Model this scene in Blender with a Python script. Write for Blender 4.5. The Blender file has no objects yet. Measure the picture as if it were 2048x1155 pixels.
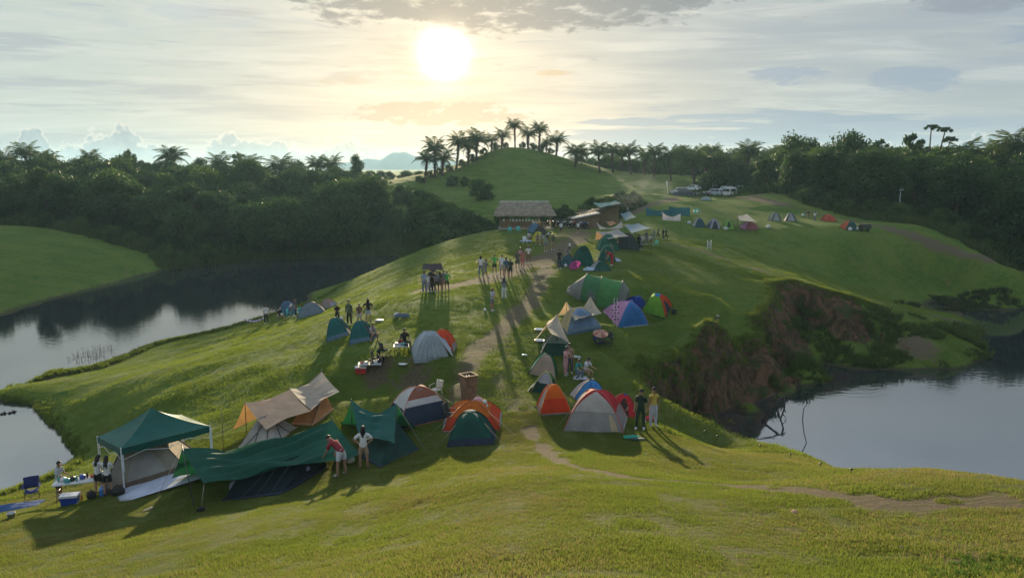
import bpy, bmesh, math, random
import numpy as np
from mathutils import Vector, Matrix, noise as mnoise
random.seed(7); np.random.seed(7)
R = math.radians
scn = bpy.context.scene
COL = scn.collection

# ------------------------------------------------------------------ camera
CAM_Z = 17.0; PITCH = R(9.06); FPX = 1518.0; PW, PH = 2048.0, 1155.0
cam_d = bpy.data.cameras.new('camera'); cam = bpy.data.objects.new('camera', cam_d); COL.objects.link(cam)
cam.location = (0, 0, CAM_Z); cam.rotation_euler = (math.pi/2 - PITCH, 0, 0)
cam_d.sensor_width = 36.0; cam_d.sensor_fit = 'HORIZONTAL'; cam_d.lens = 36.0*FPX/PW
cam_d.clip_start = 0.1; cam_d.clip_end = 6000
scn.camera = cam

def ray(px, py):
    u = (px-PW/2)/FPX; v = (PH/2-py)/FPX
    c, s = math.cos(PITCH), math.sin(PITCH)
    return np.array([u, c+v*s, -s+v*c])

# ------------------------------------------------------------------ render / exposure
scn.render.engine = 'CYCLES'
scn.cycles.use_denoising = True
scn.cycles.max_bounces = 6; scn.cycles.diffuse_bounces = 2; scn.cycles.glossy_bounces = 3
scn.cycles.transmission_bounces = 4; scn.cycles.transparent_max_bounces = 8; scn.cycles.volume_bounces = 0
scn.cycles.sample_clamp_indirect = 4
scn.view_settings.view_transform = 'Standard'; scn.view_settings.look = 'None'
scn.view_settings.gamma = 1.0; scn.view_settings.use_curve_mapping = False
scn.view_settings.exposure = 0.85

# ------------------------------------------------------------------ sun direction (the sun stands in view)
sd = ray(888, 108); sd = sd/np.linalg.norm(sd)
SUN_EL = math.asin(sd[2]); SUN_AZ = math.atan2(sd[0], sd[1])

class NT:
    """tiny helper for building node trees"""
    def __init__(s, tree): s.t = tree; tree.nodes.clear()
    def n(s, typ, **kw):
        nd = s.t.nodes.new(typ)
        for k, v in kw.items(): setattr(nd, k, v)
        return nd
    def put(s, sock, v):
        if isinstance(v, bpy.types.NodeSocket): s.t.links.new(v, sock)
        elif v is not None:
            if hasattr(sock.default_value, '__len__') and not hasattr(v, '__len__'): v = [v]*len(sock.default_value)
            if hasattr(v, '__len__') and len(sock.default_value) == 4 and len(v) == 3: v = (*v, 1)
            sock.default_value = v
    def m(s, op, a, b=None, c=None, clamp=False):
        nd = s.n('ShaderNodeMath', operation=op, use_clamp=clamp)
        for i, v in enumerate((a, b, c)):
            if v is not None: s.put(nd.inputs[i], v)
        return nd.outputs[0]
    def vm(s, op, a, b=None, out=0):
        nd = s.n('ShaderNodeVectorMath', operation=op); s.put(nd.inputs[0], a)
        if b is not None: s.put(nd.inputs[1], b)
        return nd.outputs[out]
    def ss(s, v, a, b, lo=0.0, hi=1.0):
        nd = s.n('ShaderNodeMapRange', interpolation_type='SMOOTHSTEP')
        s.put(nd.inputs[0], v); s.put(nd.inputs[1], a); s.put(nd.inputs[2], b); s.put(nd.inputs[3], lo); s.put(nd.inputs[4], hi)
        return nd.outputs[0]
    def mix(s, f, a, b, mode='MIX'):
        nd = s.n('ShaderNodeMix', data_type='RGBA', blend_type=mode)
        s.put(nd.inputs[0], f); s.put(nd.inputs[6], a); s.put(nd.inputs[7], b)
        return nd.outputs[2]
    def noise(s, vec, scale, detail=4, rough=.55, dist=0, out=0):
        nd = s.n('ShaderNodeTexNoise'); s.put(nd.inputs['Vector'], vec); s.put(nd.inputs['Scale'], scale)
        s.put(nd.inputs['Detail'], detail); s.put(nd.inputs['Roughness'], rough); s.put(nd.inputs['Distortion'], dist)
        return nd.outputs[out]
    def xyz(s, x, y, z):
        nd = s.n('ShaderNodeCombineXYZ')
        for i, v in enumerate((x, y, z)): s.put(nd.inputs[i], v)
        return nd.outputs[0]
    def ramp(s, f, stops, interp='LINEAR'):
        nd = s.n('ShaderNodeValToRGB'); s.put(nd.inputs[0], f); r = nd.color_ramp; r.interpolation = interp
        while len(r.elements) < len(stops): r.elements.new(.5)
        for e, (p, c) in zip(r.elements, stops):
            e.position = p; e.color = (c, c, c, 1) if not hasattr(c, '__len__') else (*c, 1)
        return nd.outputs[0]

# ------------------------------------------------------------------ world: nishita sky under thin high cloud
world = bpy.data.worlds.new('World'); scn.world = world; world.use_nodes = True
w = NT(world.node_tree)
tc = w.n('ShaderNodeTexCoord').outputs['Generated']
dirn = w.vm('NORMALIZE', tc)
sp = w.n('ShaderNodeSeparateXYZ'); w.put(sp.inputs[0], dirn); dx, dy, dz = sp.outputs
DEG = 180/math.pi
az = w.m('MULTIPLY', w.m('ARCTAN2', dx, dy), DEG)
el = w.m('MULTIPLY', w.m('ARCSINE', dz), DEG)
sky = w.n('ShaderNodeTexSky', sky_type='NISHITA', sun_disc=False, sun_elevation=SUN_EL, sun_rotation=SUN_AZ)
sky.air_density = 1.0; sky.dust_density = 2.0; sky.ozone_density = 1.0
phi = w.m('MULTIPLY', w.m('ARCCOSINE', w.m('MINIMUM', w.vm('DOT_PRODUCT', dirn, tuple(sd), out=1), 1.0)), DEG)
# thin veil of cirrostratus
glow_w = w.m('EXPONENT', w.m('MULTIPLY', phi, -1/10.0))
glow_n = w.m('EXPONENT', w.m('MULTIPLY', phi, -1/3.6))
side = w.ss(az, -35, 30)
cool = w.mix(side, (.44, .51, .49), (.32, .365, .40))
veil = w.mix(w.m('MULTIPLY', glow_w, 1.0, clamp=True), cool, (.56, .50, .42))
lowglow = w.m('MULTIPLY', w.ss(el, 9, 1), w.ss(w.m('ABSOLUTE', w.m('ADD', az, 4)), 26, 4))
veil = w.mix(w.m('MULTIPLY', lowglow, .5), veil, (.74, .56, .40))
veil = w.mix(w.ss(el, 10, 32, 0, .75), veil, (.50, .62, .82))  # overhead sky out of view brightened as added fill for grass and ponds
veil = w.mix(w.m('MULTIPLY', glow_n, .3), veil, (1.05, .92, .76), 'MIX')
# long streaks, seen in perspective on a high sheet
zz = w.m('ADD', w.m('MAXIMUM', dz, 0.0), .10)
pl = w.xyz(w.m('DIVIDE', dx, zz), w.m('MULTIPLY', w.m('DIVIDE', dy, zz), 2.6), 0.0)
st = w.noise(pl, 1.15, 7, .58, .6)
st2 = w.noise(w.xyz(w.m('MULTIPLY', az, .045), w.m('MULTIPLY', el, .55), 3.1), 1.6, 6, .6, .4)
veil = w.mix(w.ss(st, .42, .68, 0, .34), veil, w.mix(glow_w, (.60, .62, .62), (1.0, .88, .66)))
veil = w.mix(w.ss(st2, .48, .62, 0, .62), veil, w.mix(glow_w, (.28, .33, .40), (.46, .38, .28)))
veil = w.mix(w.ss(st2, .46, .30, 0, .28), veil, w.mix(glow_w, (.66, .66, .62), (1.1, .92, .62)))
def blob(a0, e0, ra, re, soft=.55):
    a = w.m('DIVIDE', w.m('SUBTRACT', az, a0), ra); e = w.m('DIVIDE', w.m('SUBTRACT', el, e0), re)
    r = w.m('SQRT', w.m('ADD', w.m('MULTIPLY', a, a), w.m('MULTIPLY', e, e)))
    return w.ss(r, 1.0, 1.0-soft)
plc = w.xyz(w.m('DIVIDE', dx, zz), w.m('DIVIDE', dy, zz), 0.0)
nf = w.noise(w.xyz(w.m('MULTIPLY', az, .38), w.m('MULTIPLY', el, 1.0), .7), 1.35, 8, .63, .3)
nb = w.noise(w.xyz(w.m('MULTIPLY', az, .10), w.m('MULTIPLY', el, .50), 5.3), 1.9, 9, .66, .5)
nh = w.noise(w.xyz(w.m('MULTIPLY', az, .055), w.m('MULTIPLY', el, .85), 9.3), 1.9, 9, .62, .5)
def patch(base, mask, nz, lo, hi, col, amt):
    nz = w.m('ADD', w.m('MULTIPLY', w.m('SUBTRACT', nz, .5), 1.7), .5)
    f = w.m('MULTIPLY', w.ss(w.m('ADD', nz, w.m('MULTIPLY', w.m('SUBTRACT', mask, 1.0), .5)), lo, hi), amt)
    return w.mix(f, base, col)
grey = w.mix(glow_w, (.16, .195, .235), (.20, .215, .225))
# dark altocumulus bank at the top, running on above the frame
top_m = w.m('MAXIMUM', blob(-.5, 12.6, 25, 4.4, .5), w.ss(el, 13.0, 19.0, 0, .2))
veil = patch(veil, top_m, w.m('ADD', w.m('MULTIPLY', nf, .6), w.m('MULTIPLY', nb, .42)), .30, .52, grey, .95)
veil = patch(veil, blob(33, 11.2, 11, 2.8), nb, .26, .50, (.23, .26, .32), .85)
# grey flecks under the sun
veil = patch(veil, blob(-5.5, 3.9, 9, 1.3), nf, .26, .44, (.36, .31, .27), .95)
# blue stratus bands to the right
bl = (.235, .30, .40)
veil = patch(veil, blob(17, 2.7, 18, 1.9), nh, .22, .40, (.20, .275, .385), .92)
veil = patch(veil, blob(34, 2.3, 16, 1.8), nh, .28, .46, (.27, .33, .42), .7)
veil = patch(veil, blob(19.5, 6.2, 4.4, 1.0), nb, .30, .50, bl, .85)
veil = patch(veil, blob(27, 5.6, 4.2, 1.3), nb, .30, .50, bl, .8)
veil = patch(veil, blob(31, 8.0, 5.5, .9), nb, .38, .58, bl, .6)
veil = patch(veil, blob(-12.5, 6.1, 3.2, .45), nf, .38, .55, (.45, .40, .30), .6)
veil = patch(veil, blob(3.0, 6.8, 2.6, .30), nf, .34, .5, (.48, .36, .22), .7)
veil = patch(veil, blob(-27, 10, 18, 2.6), nb, .45, .66, (.38, .45, .50), .5)
# cumulus heaps on the horizon: their tops follow a height profile over azimuth
def az_of(px): return math.degrees(math.atan2(ray(px, 300)[0], ray(px, 300)[1]))
prof = [(-60, .3), (az_of(-60), 1.0), (az_of(5), .9), (az_of(30), 1.7), (az_of(55), 3.1), (az_of(85), 3.0), (az_of(105), 1.4), (az_of(150), 1.6),
        (az_of(195), 2.6), (az_of(260), 3.0), (az_of(275), 1.9), (az_of(345), 1.9), (az_of(372), 1.5), (az_of(395), .8), (az_of(412), 1.9),
        (az_of(470), 2.6), (az_of(520), 1.9), (az_of(560), 2.3), (az_of(610), 1.6), (az_of(680), 2.0), (az_of(740), 2.0), (az_of(790), 1.2), (az_of(850), .1),
        (az_of(1360), .1), (az_of(1395), 1.3), (az_of(1430), .7), (az_of(1560), 1.7), (az_of(1720), 1.4), (az_of(1850), 1.0), (az_of(1985), 2.5), (az_of(2060), 1.6), (60, .5)]
rf = w.m('DIVIDE', w.m('ADD', az, 60), 120.0, clamp=True)
hp = w.m('MULTIPLY', w.ramp(rf, [((a+60)/120, h/4) for a, h in prof], 'EASE'), 4.0)
v = w.n('ShaderNodeTexVoronoi', feature='SMOOTH_F1'); w.put(v.inputs['Vector'], w.xyz(az, el, .3)); v.inputs['Scale'].default_value = 1.0
v.inputs['Detail'].default_value = 2.0; v.inputs['Roughness'].default_value = .6; v.inputs['Smoothness'].default_value = .3
cn = w.noise(w.xyz(az, el, .2), 1.2, 7, .62, .3)
top = w.m('ADD', w.m('SUBTRACT', w.m('ADD', w.m('MULTIPLY', hp, .95), w.ss(hp, .2, .9, 0, .7)), w.m('MULTIPLY', v.outputs['Distance'], 1.0)), w.m('MULTIPLY', w.m('SUBTRACT', cn, .35), 1.6))
dd = w.m('SUBTRACT', top, el)                                  # > 0 inside the heap
cm = w.ss(dd, -.02, .16)
rim = w.m('MULTIPLY', w.ss(dd, .55, .05), .85)
cbody = w.mix(w.ss(cn, .35, .7), (.20, .275, .34), (.31, .385, .44))
crim = w.mix(glow_w, (.66, .65, .61), (1.05, .82, .50))
ccol = w.mix(rim, cbody, crim)
low = w.ss(el, 1.0, .0)
ccol = w.mix(w.m('MULTIPLY', low, .6), ccol, w.mix(glow_w, (.60, .58, .52), (.9, .70, .42)))
veil = w.mix(w.m('MULTIPLY', cm, w.ss(az, 20, -8, .75, 1.0)), veil, ccol)
# the sun behind thin cloud
aur = w.m('EXPONENT', w.m('MULTIPLY', w.m('MAXIMUM', w.m('SUBTRACT', phi, .9), 0.0), -2.6))
veil = w.mix(aur, veil, (6.5, 5.4, 3.9))
below = w.ss(el, .2, -1.5)
veil = w.mix(below, veil, (.20, .24, .24))
bgs = w.n('ShaderNodeBackground'); w.put(bgs.inputs[0], sky.outputs[0]); bgs.inputs[1].default_value = 0.08
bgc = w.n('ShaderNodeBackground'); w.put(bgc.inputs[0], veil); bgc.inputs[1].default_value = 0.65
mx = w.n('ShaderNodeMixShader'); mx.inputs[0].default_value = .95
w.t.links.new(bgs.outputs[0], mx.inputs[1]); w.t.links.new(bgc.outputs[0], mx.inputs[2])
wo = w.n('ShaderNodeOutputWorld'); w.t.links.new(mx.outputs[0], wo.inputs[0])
world.cycles.sampling_method = 'MANUAL'; world.cycles.sample_map_resolution = 1024

# ------------------------------------------------------------------ sun
sl = bpy.data.lights.new('sun', 'SUN'); sl.energy = 5.0; sl.angle = R(0.9); sl.color = (1.0, .80, .50)
so = bpy.data.objects.new('sun', sl); COL.objects.link(so); so.location = (-20, 150, 60)
so.rotation_euler = Vector(sd).to_track_quat('Z', 'Y').to_euler()

# ================================================================== helpers
def tag(o, label=None, cat=None, group=None, kind=None):
    if label: o['label'] = label
    if cat: o['category'] = cat
    if group: o['group'] = group
    if kind: o['kind'] = kind
    return o
def empty(name, loc=(0, 0, 0), rz=0, label=None, cat=None, group=None, scale=1):
    o = bpy.data.objects.new(name, None); COL.objects.link(o)
    o.empty_display_size = .2
    o.location = loc; o.rotation_euler = (0, 0, rz); o.scale = (scale,)*3
    return tag(o, label, cat, group)
def link_mesh(name, me, mat=None, parent=None):
    o = bpy.data.objects.new(name, me); COL.objects.link(o)
    if mat is not None and len(me.materials) == 0: me.materials.append(mat)
    if parent is not None: o.parent = parent
    return o
def share(name, me, mat, parent=None):
    """object on a shared mesh, with a material of its own"""
    if len(me.materials) == 0: me.materials.append(None)
    o = bpy.data.objects.new(name, me); COL.objects.link(o)
    o.material_slots[0].link = 'OBJECT'; o.material_slots[0].material = mat
    if parent is not None: o.parent = parent
    return o
def copy_tree(o, parent=None):
    c = o.copy(); COL.objects.link(c); c.parent = parent
    for ch in list(o.children): copy_tree(ch, c)
    return c
class MB:
    """collects shapes and links them as one mesh object"""
    def __init__(s): s.v = []; s.f = []; s.sm = []
    def add(s, vs, fs, smooth=False):
        b = len(s.v); s.v += [tuple(p) for p in vs]; s.f += [tuple(b+i for i in f) for f in fs]; s.sm += [smooth]*len(fs); return s
    def box(s, c, size, rot=None):
        cx, cy, cz = c; a, b, d = (k/2 for k in size)
        vs = [Vector((x, y, z)) for x in (-a, a) for y in (-b, b) for z in (-d, d)]
        if rot is not None: vs = [rot @ p for p in vs]
        vs = [p+Vector(c) for p in vs]
        return s.add(vs, [(0, 1, 3, 2), (4, 6, 7, 5), (0, 4, 5, 1), (2, 3, 7, 6), (0, 2, 6, 4), (1, 5, 7, 3)])
    def tube(s, pts, r, seg=6, cap=True, smooth=True):
        pts = [Vector(p) for p in pts]; n = len(pts)
        rs = r if hasattr(r, '__len__') else [r]*n
        ref = Vector((0, 0, 1)) if abs((pts[-1]-pts[0]).normalized().z) < .9 else Vector((1, 0, 0))
        vs = []
        for i, p in enumerate(pts):
            t = (pts[min(i+1, n-1)]-pts[max(i-1, 0)]).normalized()
            a = t.cross(ref).normalized() if t.cross(ref).length > 1e-4 else Vector((1, 0, 0)); b = t.cross(a).normalized()
            for k in range(seg):
                an = 2*math.pi*k/seg; vs.append(p+(a*math.cos(an)+b*math.sin(an))*rs[i])
        fs = [(i*seg+k, i*seg+(k+1) % seg, (i+1)*seg+(k+1) % seg, (i+1)*seg+k) for i in range(n-1) for k in range(seg)]
        if cap: fs += [tuple(range(seg))[::-1], tuple((n-1)*seg+k for k in range(seg))]
        return s.add(vs, fs, smooth)
    def lathe(s, prof, seg=16, c=(0, 0, 0), smooth=True):
        c = Vector(c); vs = []
        for r, z in prof:
            for k in range(seg):
                an = 2*math.pi*k/seg; vs.append(c+Vector((r*math.cos(an), r*math.sin(an), z)))
        n = len(prof)
        fs = [(i*seg+k, i*seg+(k+1) % seg, (i+1)*seg+(k+1) % seg, (i+1)*seg+k) for i in range(n-1) for k in range(seg)]
        fs += [tuple(range(seg))[::-1], tuple((n-1)*seg+k for k in range(seg))]
        return s.add(vs, fs, smooth)
    def ball(s, c, r, seg=8, rings=6):
        rr = r if hasattr(r, '__len__') else (r, r, r)
        vs = [(c[0]+rr[0]*math.sin(math.pi*i/rings)*math.cos(2*math.pi*k/seg), c[1]+rr[1]*math.sin(math.pi*i/rings)*math.sin(2*math.pi*k/seg),
               c[2]-rr[2]*math.cos(math.pi*i/rings)) for i in range(rings+1) for k in range(seg)]
        fs = [(i*seg+k, i*seg+(k+1) % seg, (i+1)*seg+(k+1) % seg, (i+1)*seg+k) for i in range(rings) for k in range(seg)]
        return s.add(vs, fs, True)
    def grid(s, fn, nu, nv, smooth=True):
        vs = [fn(i/nu, j/nv) for j in range(nv+1) for i in range(nu+1)]
        fs = [(j*(nu+1)+i, j*(nu+1)+i+1, (j+1)*(nu+1)+i+1, (j+1)*(nu+1)+i) for j in range(nv) for i in range(nu)]
        return s.add(vs, fs, smooth)
    def prism(s, poly, y0, y1):
        """polygon in xz swept along y"""
        n = len(poly); vs = [(x, y0, z) for x, z in poly]+[(x, y1, z) for x, z in poly]
        return s.add(vs, [tuple(range(n))[::-1], tuple(range(n, 2*n))]+[(i, (i+1) % n, n+(i+1) % n, n+i) for i in range(n)])
    def mesh(s, name='mesh'):
        me = bpy.data.meshes.new(name); me.from_pydata(s.v, [], s.f)
        me.polygons.foreach_set('use_smooth', s.sm); me.update(); return me
    def build(s, name, mat, parent=None, thick=0):
        o = link_mesh(name, s.mesh(name), mat, parent)
        if thick:
            md = o.modifiers.new('thickness', 'SOLIDIFY'); md.thickness = thick; md.offset = 0
        return o

def mat(name, col, rough=.7, **kw):
    """plain procedural material with a little grain"""
    m = bpy.data.materials.new(name); m.use_nodes = True; t = NT(m.node_tree)
    o = t.n('ShaderNodeOutputMaterial'); b = t.n('ShaderNodeBsdfPrincipled'); t.t.links.new(b.outputs[0], o.inputs[0])
    g = t.n('ShaderNodeTexCoord').outputs['Object']
    n = t.noise(g, kw.get('scale', 3.0), 4, .6)
    c = t.mix(t.ss(n, .3, .7), tuple(k*(1-kw.get('var', .12)) for k in col), tuple(min(1, k*(1+kw.get('var', .12))) for k in col))
    t.put(b.inputs['Base Color'], c); b.inputs['Roughness'].default_value = rough
    b.inputs['Metallic'].default_value = kw.get('metal', 0); b.inputs['Specular IOR Level'].default_value = kw.get('spec', .4)
    if kw.get('bump'):
        bm = t.n('ShaderNodeBump'); bm.inputs['Strength'].default_value = kw['bump']; bm.inputs['Distance'].default_value = kw.get('bd', .02)
        t.put(bm.inputs['Height'], t.noise(g, kw.get('bs', 12.0), 4, .6)); t.t.links.new(bm.outputs[0], b.inputs['Normal'])
    return m
_fab = {}
def fabric(col, trans=.36, rough=.75, wr=.6):
    """tent cloth: lets some light through, wrinkled, slightly faded"""
    k = (tuple(col), trans)
    if k in _fab: return _fab[k]
    m = bpy.data.materials.new('tent_cloth'); m.use_nodes = True; t = NT(m.node_tree)
    o = t.n('ShaderNodeOutputMaterial'); b = t.n('ShaderNodeBsdfPrincipled')
    g = t.n('ShaderNodeTexCoord').outputs['Object']
    n = t.noise(g, 1.7, 5, .6)
    c = t.mix(t.ss(n, .25, .75), tuple(x*.84 for x in col), tuple(min(1, x*1.12) for x in col))
    t.put(b.inputs['Base Color'], c); b.inputs['Roughness'].default_value = rough; b.inputs['Specular IOR Level'].default_value = .25
    bm = t.n('ShaderNodeBump'); bm.inputs['Strength'].default_value = wr; bm.inputs['Distance'].default_value = .05
    wv = t.noise(t.vm('MULTIPLY', g, (1, 1, .45)), 4.2, 5, .62, .6)
    t.put(bm.inputs['Height'], wv); t.t.links.new(bm.outputs[0], b.inputs['Normal'])
    tr = t.n('ShaderNodeBsdfTranslucent'); t.put(tr.inputs[0], t.mix(1.0, c, c, 'MIX')); t.t.links.new(bm.outputs[0], tr.inputs['Normal'])
    mx = t.n('ShaderNodeMixShader'); mx.inputs[0].default_value = trans
    t.t.links.new(b.outputs[0], mx.inputs[1]); t.t.links.new(tr.outputs[0], mx.inputs[2]); t.t.links.new(mx.outputs[0], o.inputs[0])
    _fab[k] = m; return m

# ================================================================== terrain
WATER = 0.0
def Wz(px, py, z):
    d = ray(px, py); k = (z-CAM_Z)/d[2]; return (d[0]*k, d[1]*k, z)
def Wy(px, py, y):
    d = ray(px, py); k = y/d[1]; return (d[0]*k, y, CAM_Z+d[2]*k)
CP = []
def zz_(*a):
    for px, py, z in a: CP.append(Wz(px, py, z))
def yy_(*a):
    for px, py, y in a: CP.append(Wy(px, py, y))
# the hill the camera stands on
CP += [(0, 0, 15.2), (0, -12, 15.6), (-12, 0, 14.2), (12, 0, 15.0), (0, 5, 13.1), (-14, 8, 10.8), (14, 7, 12.9), (-30, 0, 10), (30, 0, 11.5), (0, -40, 14), (-40, -30, 9), (40, -30, 10)]
yy_((1024, 1155, 10.5), (1024, 1050, 14.5), (1024, 960, 20), (1000, 890, 30), (1500, 1155, 10.6), (2048, 1155, 10.6), (1500, 1050, 14.5), (1950, 1020, 15.5),
    (2048, 964, 19), (1850, 948, 23), (1700, 943, 28), (1500, 965, 23), (1300, 930, 25), (500, 1155, 13.5), (500, 1050, 20), (240, 1100, 19), (0, 1155, 18), (0, 1045, 25.5),
    (120, 1002, 29), (730, 936, 28), (600, 980, 26.5), (760, 1050, 18))
zz_((250, 1000, 4.4), (400, 960, 4.9), (540, 890, 5.2), (700, 850, 5.3), (820, 850, 5.5), (1305, 852, 5.7), (1200, 870, 5.8), (1100, 830, 5.8))
# plateau
zz_((1000, 800, 5.8), (1150, 800, 5.9), (860, 735, 6.3), (740, 735, 6.1), (1000, 740, 6.2), (950, 700, 6.3), (1100, 650, 6.6), (1250, 655, 6.7), (1400, 640, 6.1), (1440, 600, 6.3), (1300, 560, 7.2),
    (1150, 540, 7.6), (1000, 540, 7.5), (1000, 500, 7.7), (900, 520, 6.9), (985, 621, 6.8), (1008, 597, 7.0), (870, 585, 7.1), (800, 600, 6.7), (820, 560, 5.8), (740, 600, 5.2),
    (700, 680, 5.8), (700, 640, 5.6), (600, 700, 4.9), (500, 680, 3.3), (560, 640, 2.4), (625, 630, 3.0), (740, 570, 3.6), (680, 600, 3.1), (640, 770, 5.2), (560, 800, 4.9), (450, 760, 4.2),
    (300, 800, 3.0), (200, 790, 1.7), (200, 860, 1.5), (250, 900, 2.9), (380, 850, 4.1), (350, 720, 1.4), (420, 700, 2.2), (100, 775, .6),
    (1250, 500, 8.0), (1330, 500, 7.5), (1180, 455, 8.4), (1240, 440, 8.6), (1100, 452, 8.3), (1350, 700, 5.0), (1450, 665, 4.9), (1250, 760, 5.8), (1200, 700, 6.4))
# left crest and what falls away behind it
zz_((1000, 459, 8.0), (900, 479, 7.2), (850, 498, 6.2), (800, 519, 5.0), (740, 544, 3.0), (700, 562, 2.0))
CP += [(-32, 128, -1.5), (-18, 131, 0.5), (-40, 118, -1.2), (-5, 136, 2.8), (8, 135, 4.5), (-30, 112, -1.2), (-36, 105, -1.0)]
# shores of the left pond
zz_((0, 779, 0), (60, 765, 0), (100, 746, 0), (150, 743, 0), (200, 731, 0), (250, 713, 0), (300, 691, 0), (340, 681, 0), (400, 669, 0), (450, 656, 0), (490, 646, 0.1), (560, 624, .1), (620, 602, .1), (680, 570, .1))
CP += [(*Wz(60, 700, 0)[:2], -2), (*Wz(200, 660, 0)[:2], -2.5), (*Wz(350, 610, 0)[:2], -2.5), (*Wz(500, 570, 0)[:2], -2.5), (*Wz(620, 545, 0)[:2], -2.5), (-90, 62, -2), (-110, 75, -1.5)]
# lower left pond
zz_((0, 802, 0), (40, 806, 0), (75, 821, 0), (100, 850, 0), (130, 886, 0), (151, 912, 0), (140, 933, 0), (100, 955, 0), (50, 975, 0), (0, 989, 0), (0, 790, .35), (50, 787, .5))
CP += [(*Wz(40, 890, 0)[:2], -1.8), (*Wz(-80, 890, 0)[:2], -2), (*Wz(-150, 800, 0)[:2], -1.2), (-45, 30, 0), (-75, 40, -1.5)]
# far left bank, the green mound and the wooded slope
zz_((0, 633, 0), (60, 613, 0), (140, 591, 0), (200, 576, 0), (270, 556, 0), (330, 541, 0), (0, 452, 6.5), (100, 458, 6.0), (160, 472, 5.0), (220, 492, 3.5), (280, 516, 1.8), (100, 530, 2.6), (0, 560, 1.8),
    (360, 534, .1), (420, 527, .1), (520, 518, .1), (620, 514, .1), (720, 510, .1), (800, 505, .3))
CP += [(-112, 158, 6), (-75, 165, 3.0), (-50, 160, 2.2), (-30, 160, 2.5), (-100, 190, 9), (-70, 200, 8.5), (-40, 190, 6.5), (-130, 225, 13), (-90, 235, 12.5), (-50, 230, 11.5), (-160, 190, 12), (-150, 160, 8),
       (-180, 260, 15.5), (-110, 280, 13), (-200, 130, 11), (-150, 100, 4), (-60, 270, 12.5)]
# the conical hill and its foot
yy_((1340, 385, 188), (1040, 293, 230), (990, 297, 229), (1090, 303, 229), (940, 322, 226), (860, 351, 216), (1150, 321, 228), (1250, 345, 225), (1350, 356, 218), (800, 378, 205), (1040, 340, 205), (950, 360, 203), (1150, 350, 205),
    (1040, 385, 182), (1150, 395, 172), (900, 400, 182), (1250, 375, 190), (1050, 430, 150), (1200, 405, 150), (1300, 387, 160), (1280, 418, 130), (880, 425, 165))
CP += [(2, 262, 17), (-30, 262, 12), (40, 262, 13), (0, 310, 10), (-60, 330, 10), (60, 310, 12)]
# car park, upper field and track
zz_((1380, 393, 10.2), (1450, 396, 10.2), (1520, 403, 10.1), (1350, 402, 10.4), (1300, 425, 9.8), (1270, 432, 9.3), (1400, 425, 10.0), (1500, 440, 9.2), (1600, 440, 9.1), (1650, 433, 9.4), (1740, 448, 8.8), (1700, 462, 8.3),
    (1400, 460, 8.4), (1500, 470, 7.8), (1420, 497, 7.4), (1600, 500, 6.2), (1700, 500, 6.3), (1800, 520, 4.7), (1850, 480, 7.1), (1950, 511, 5.5), (2048, 544, 4.0), (1900, 545, 3.0), (1600, 535, 4.9), (1700, 550, 3.4), (1800, 560, 2.3), (1900, 575, 1.2), (2048, 590, .6))
CP += [Wy(1420, 378, 195), Wy(1480, 376, 200), Wy(1420, 358, 215), Wy(1560, 385, 150), (*Wy(1700, 400, 150)[:2], 10.5), (*Wy(1850, 400, 135)[:2], 9.0), (*Wy(2000, 400, 125)[:2], 8.0), (60, 240, 15), (110, 220, 16), (150, 180, 15), (120, 150, 12), (110, 110, 8), (160, 120, 10), (140, 280, 17), (85, 185, 14)]
# ridge going down to the right
zz_((1330, 483, 7.7), (1450, 517, 6.9), (1540, 546, 6.3), (1620, 570, 5.6), (1700, 590, 4.6), (1800, 613, 3.0), (1880, 633, 1.6), (1955, 652, .1))
# right pond
zz_((1930, 632, 0), (1880, 622, 0.05), (1940, 624, 0), (2000, 621, 0), (2060, 616, 0))
yy_((1530, 886, 34), (1600, 912, 31.5))
CP += [(*Wz(2030, 650, 0)[:2], -2), (*Wz(1800, 850, 0)[:2], -2.5), (*Wz(1600, 820, 0)[:2], -2.2), (*Wz(1560, 870, 0)[:2], -1.2), (*Wz(2000, 800, 0)[:2], -2.5), (*Wz(1900, 900, 0)[:2], -2.0), (38, 32, -.5), (55, 30, -1), (75, 60, -2), (85, 85, -1.5), (95, 60, -1), (60, 15, 3), (20, 32, -.1), (22, 26, .8), (22, 20, 2.2), (18, 38, -.5), (16, 43, -.5)]
# beyond
for a in range(-75, 76, 15):
    CP.append((420*math.sin(R(a)), 420*math.cos(R(a)), 11)); CP.append((620*math.sin(R(a)), 620*math.cos(R(a)), 10))
CP += [(-250, 0, 8), (250, 0, 8), (0, -250, 8), (-200, -200, 8), (200, -200, 8), (-400, 0, 9), (400, 0, 9), (0, -400, 9), (-120, 20, 3), (120, 20, 3)]

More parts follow.
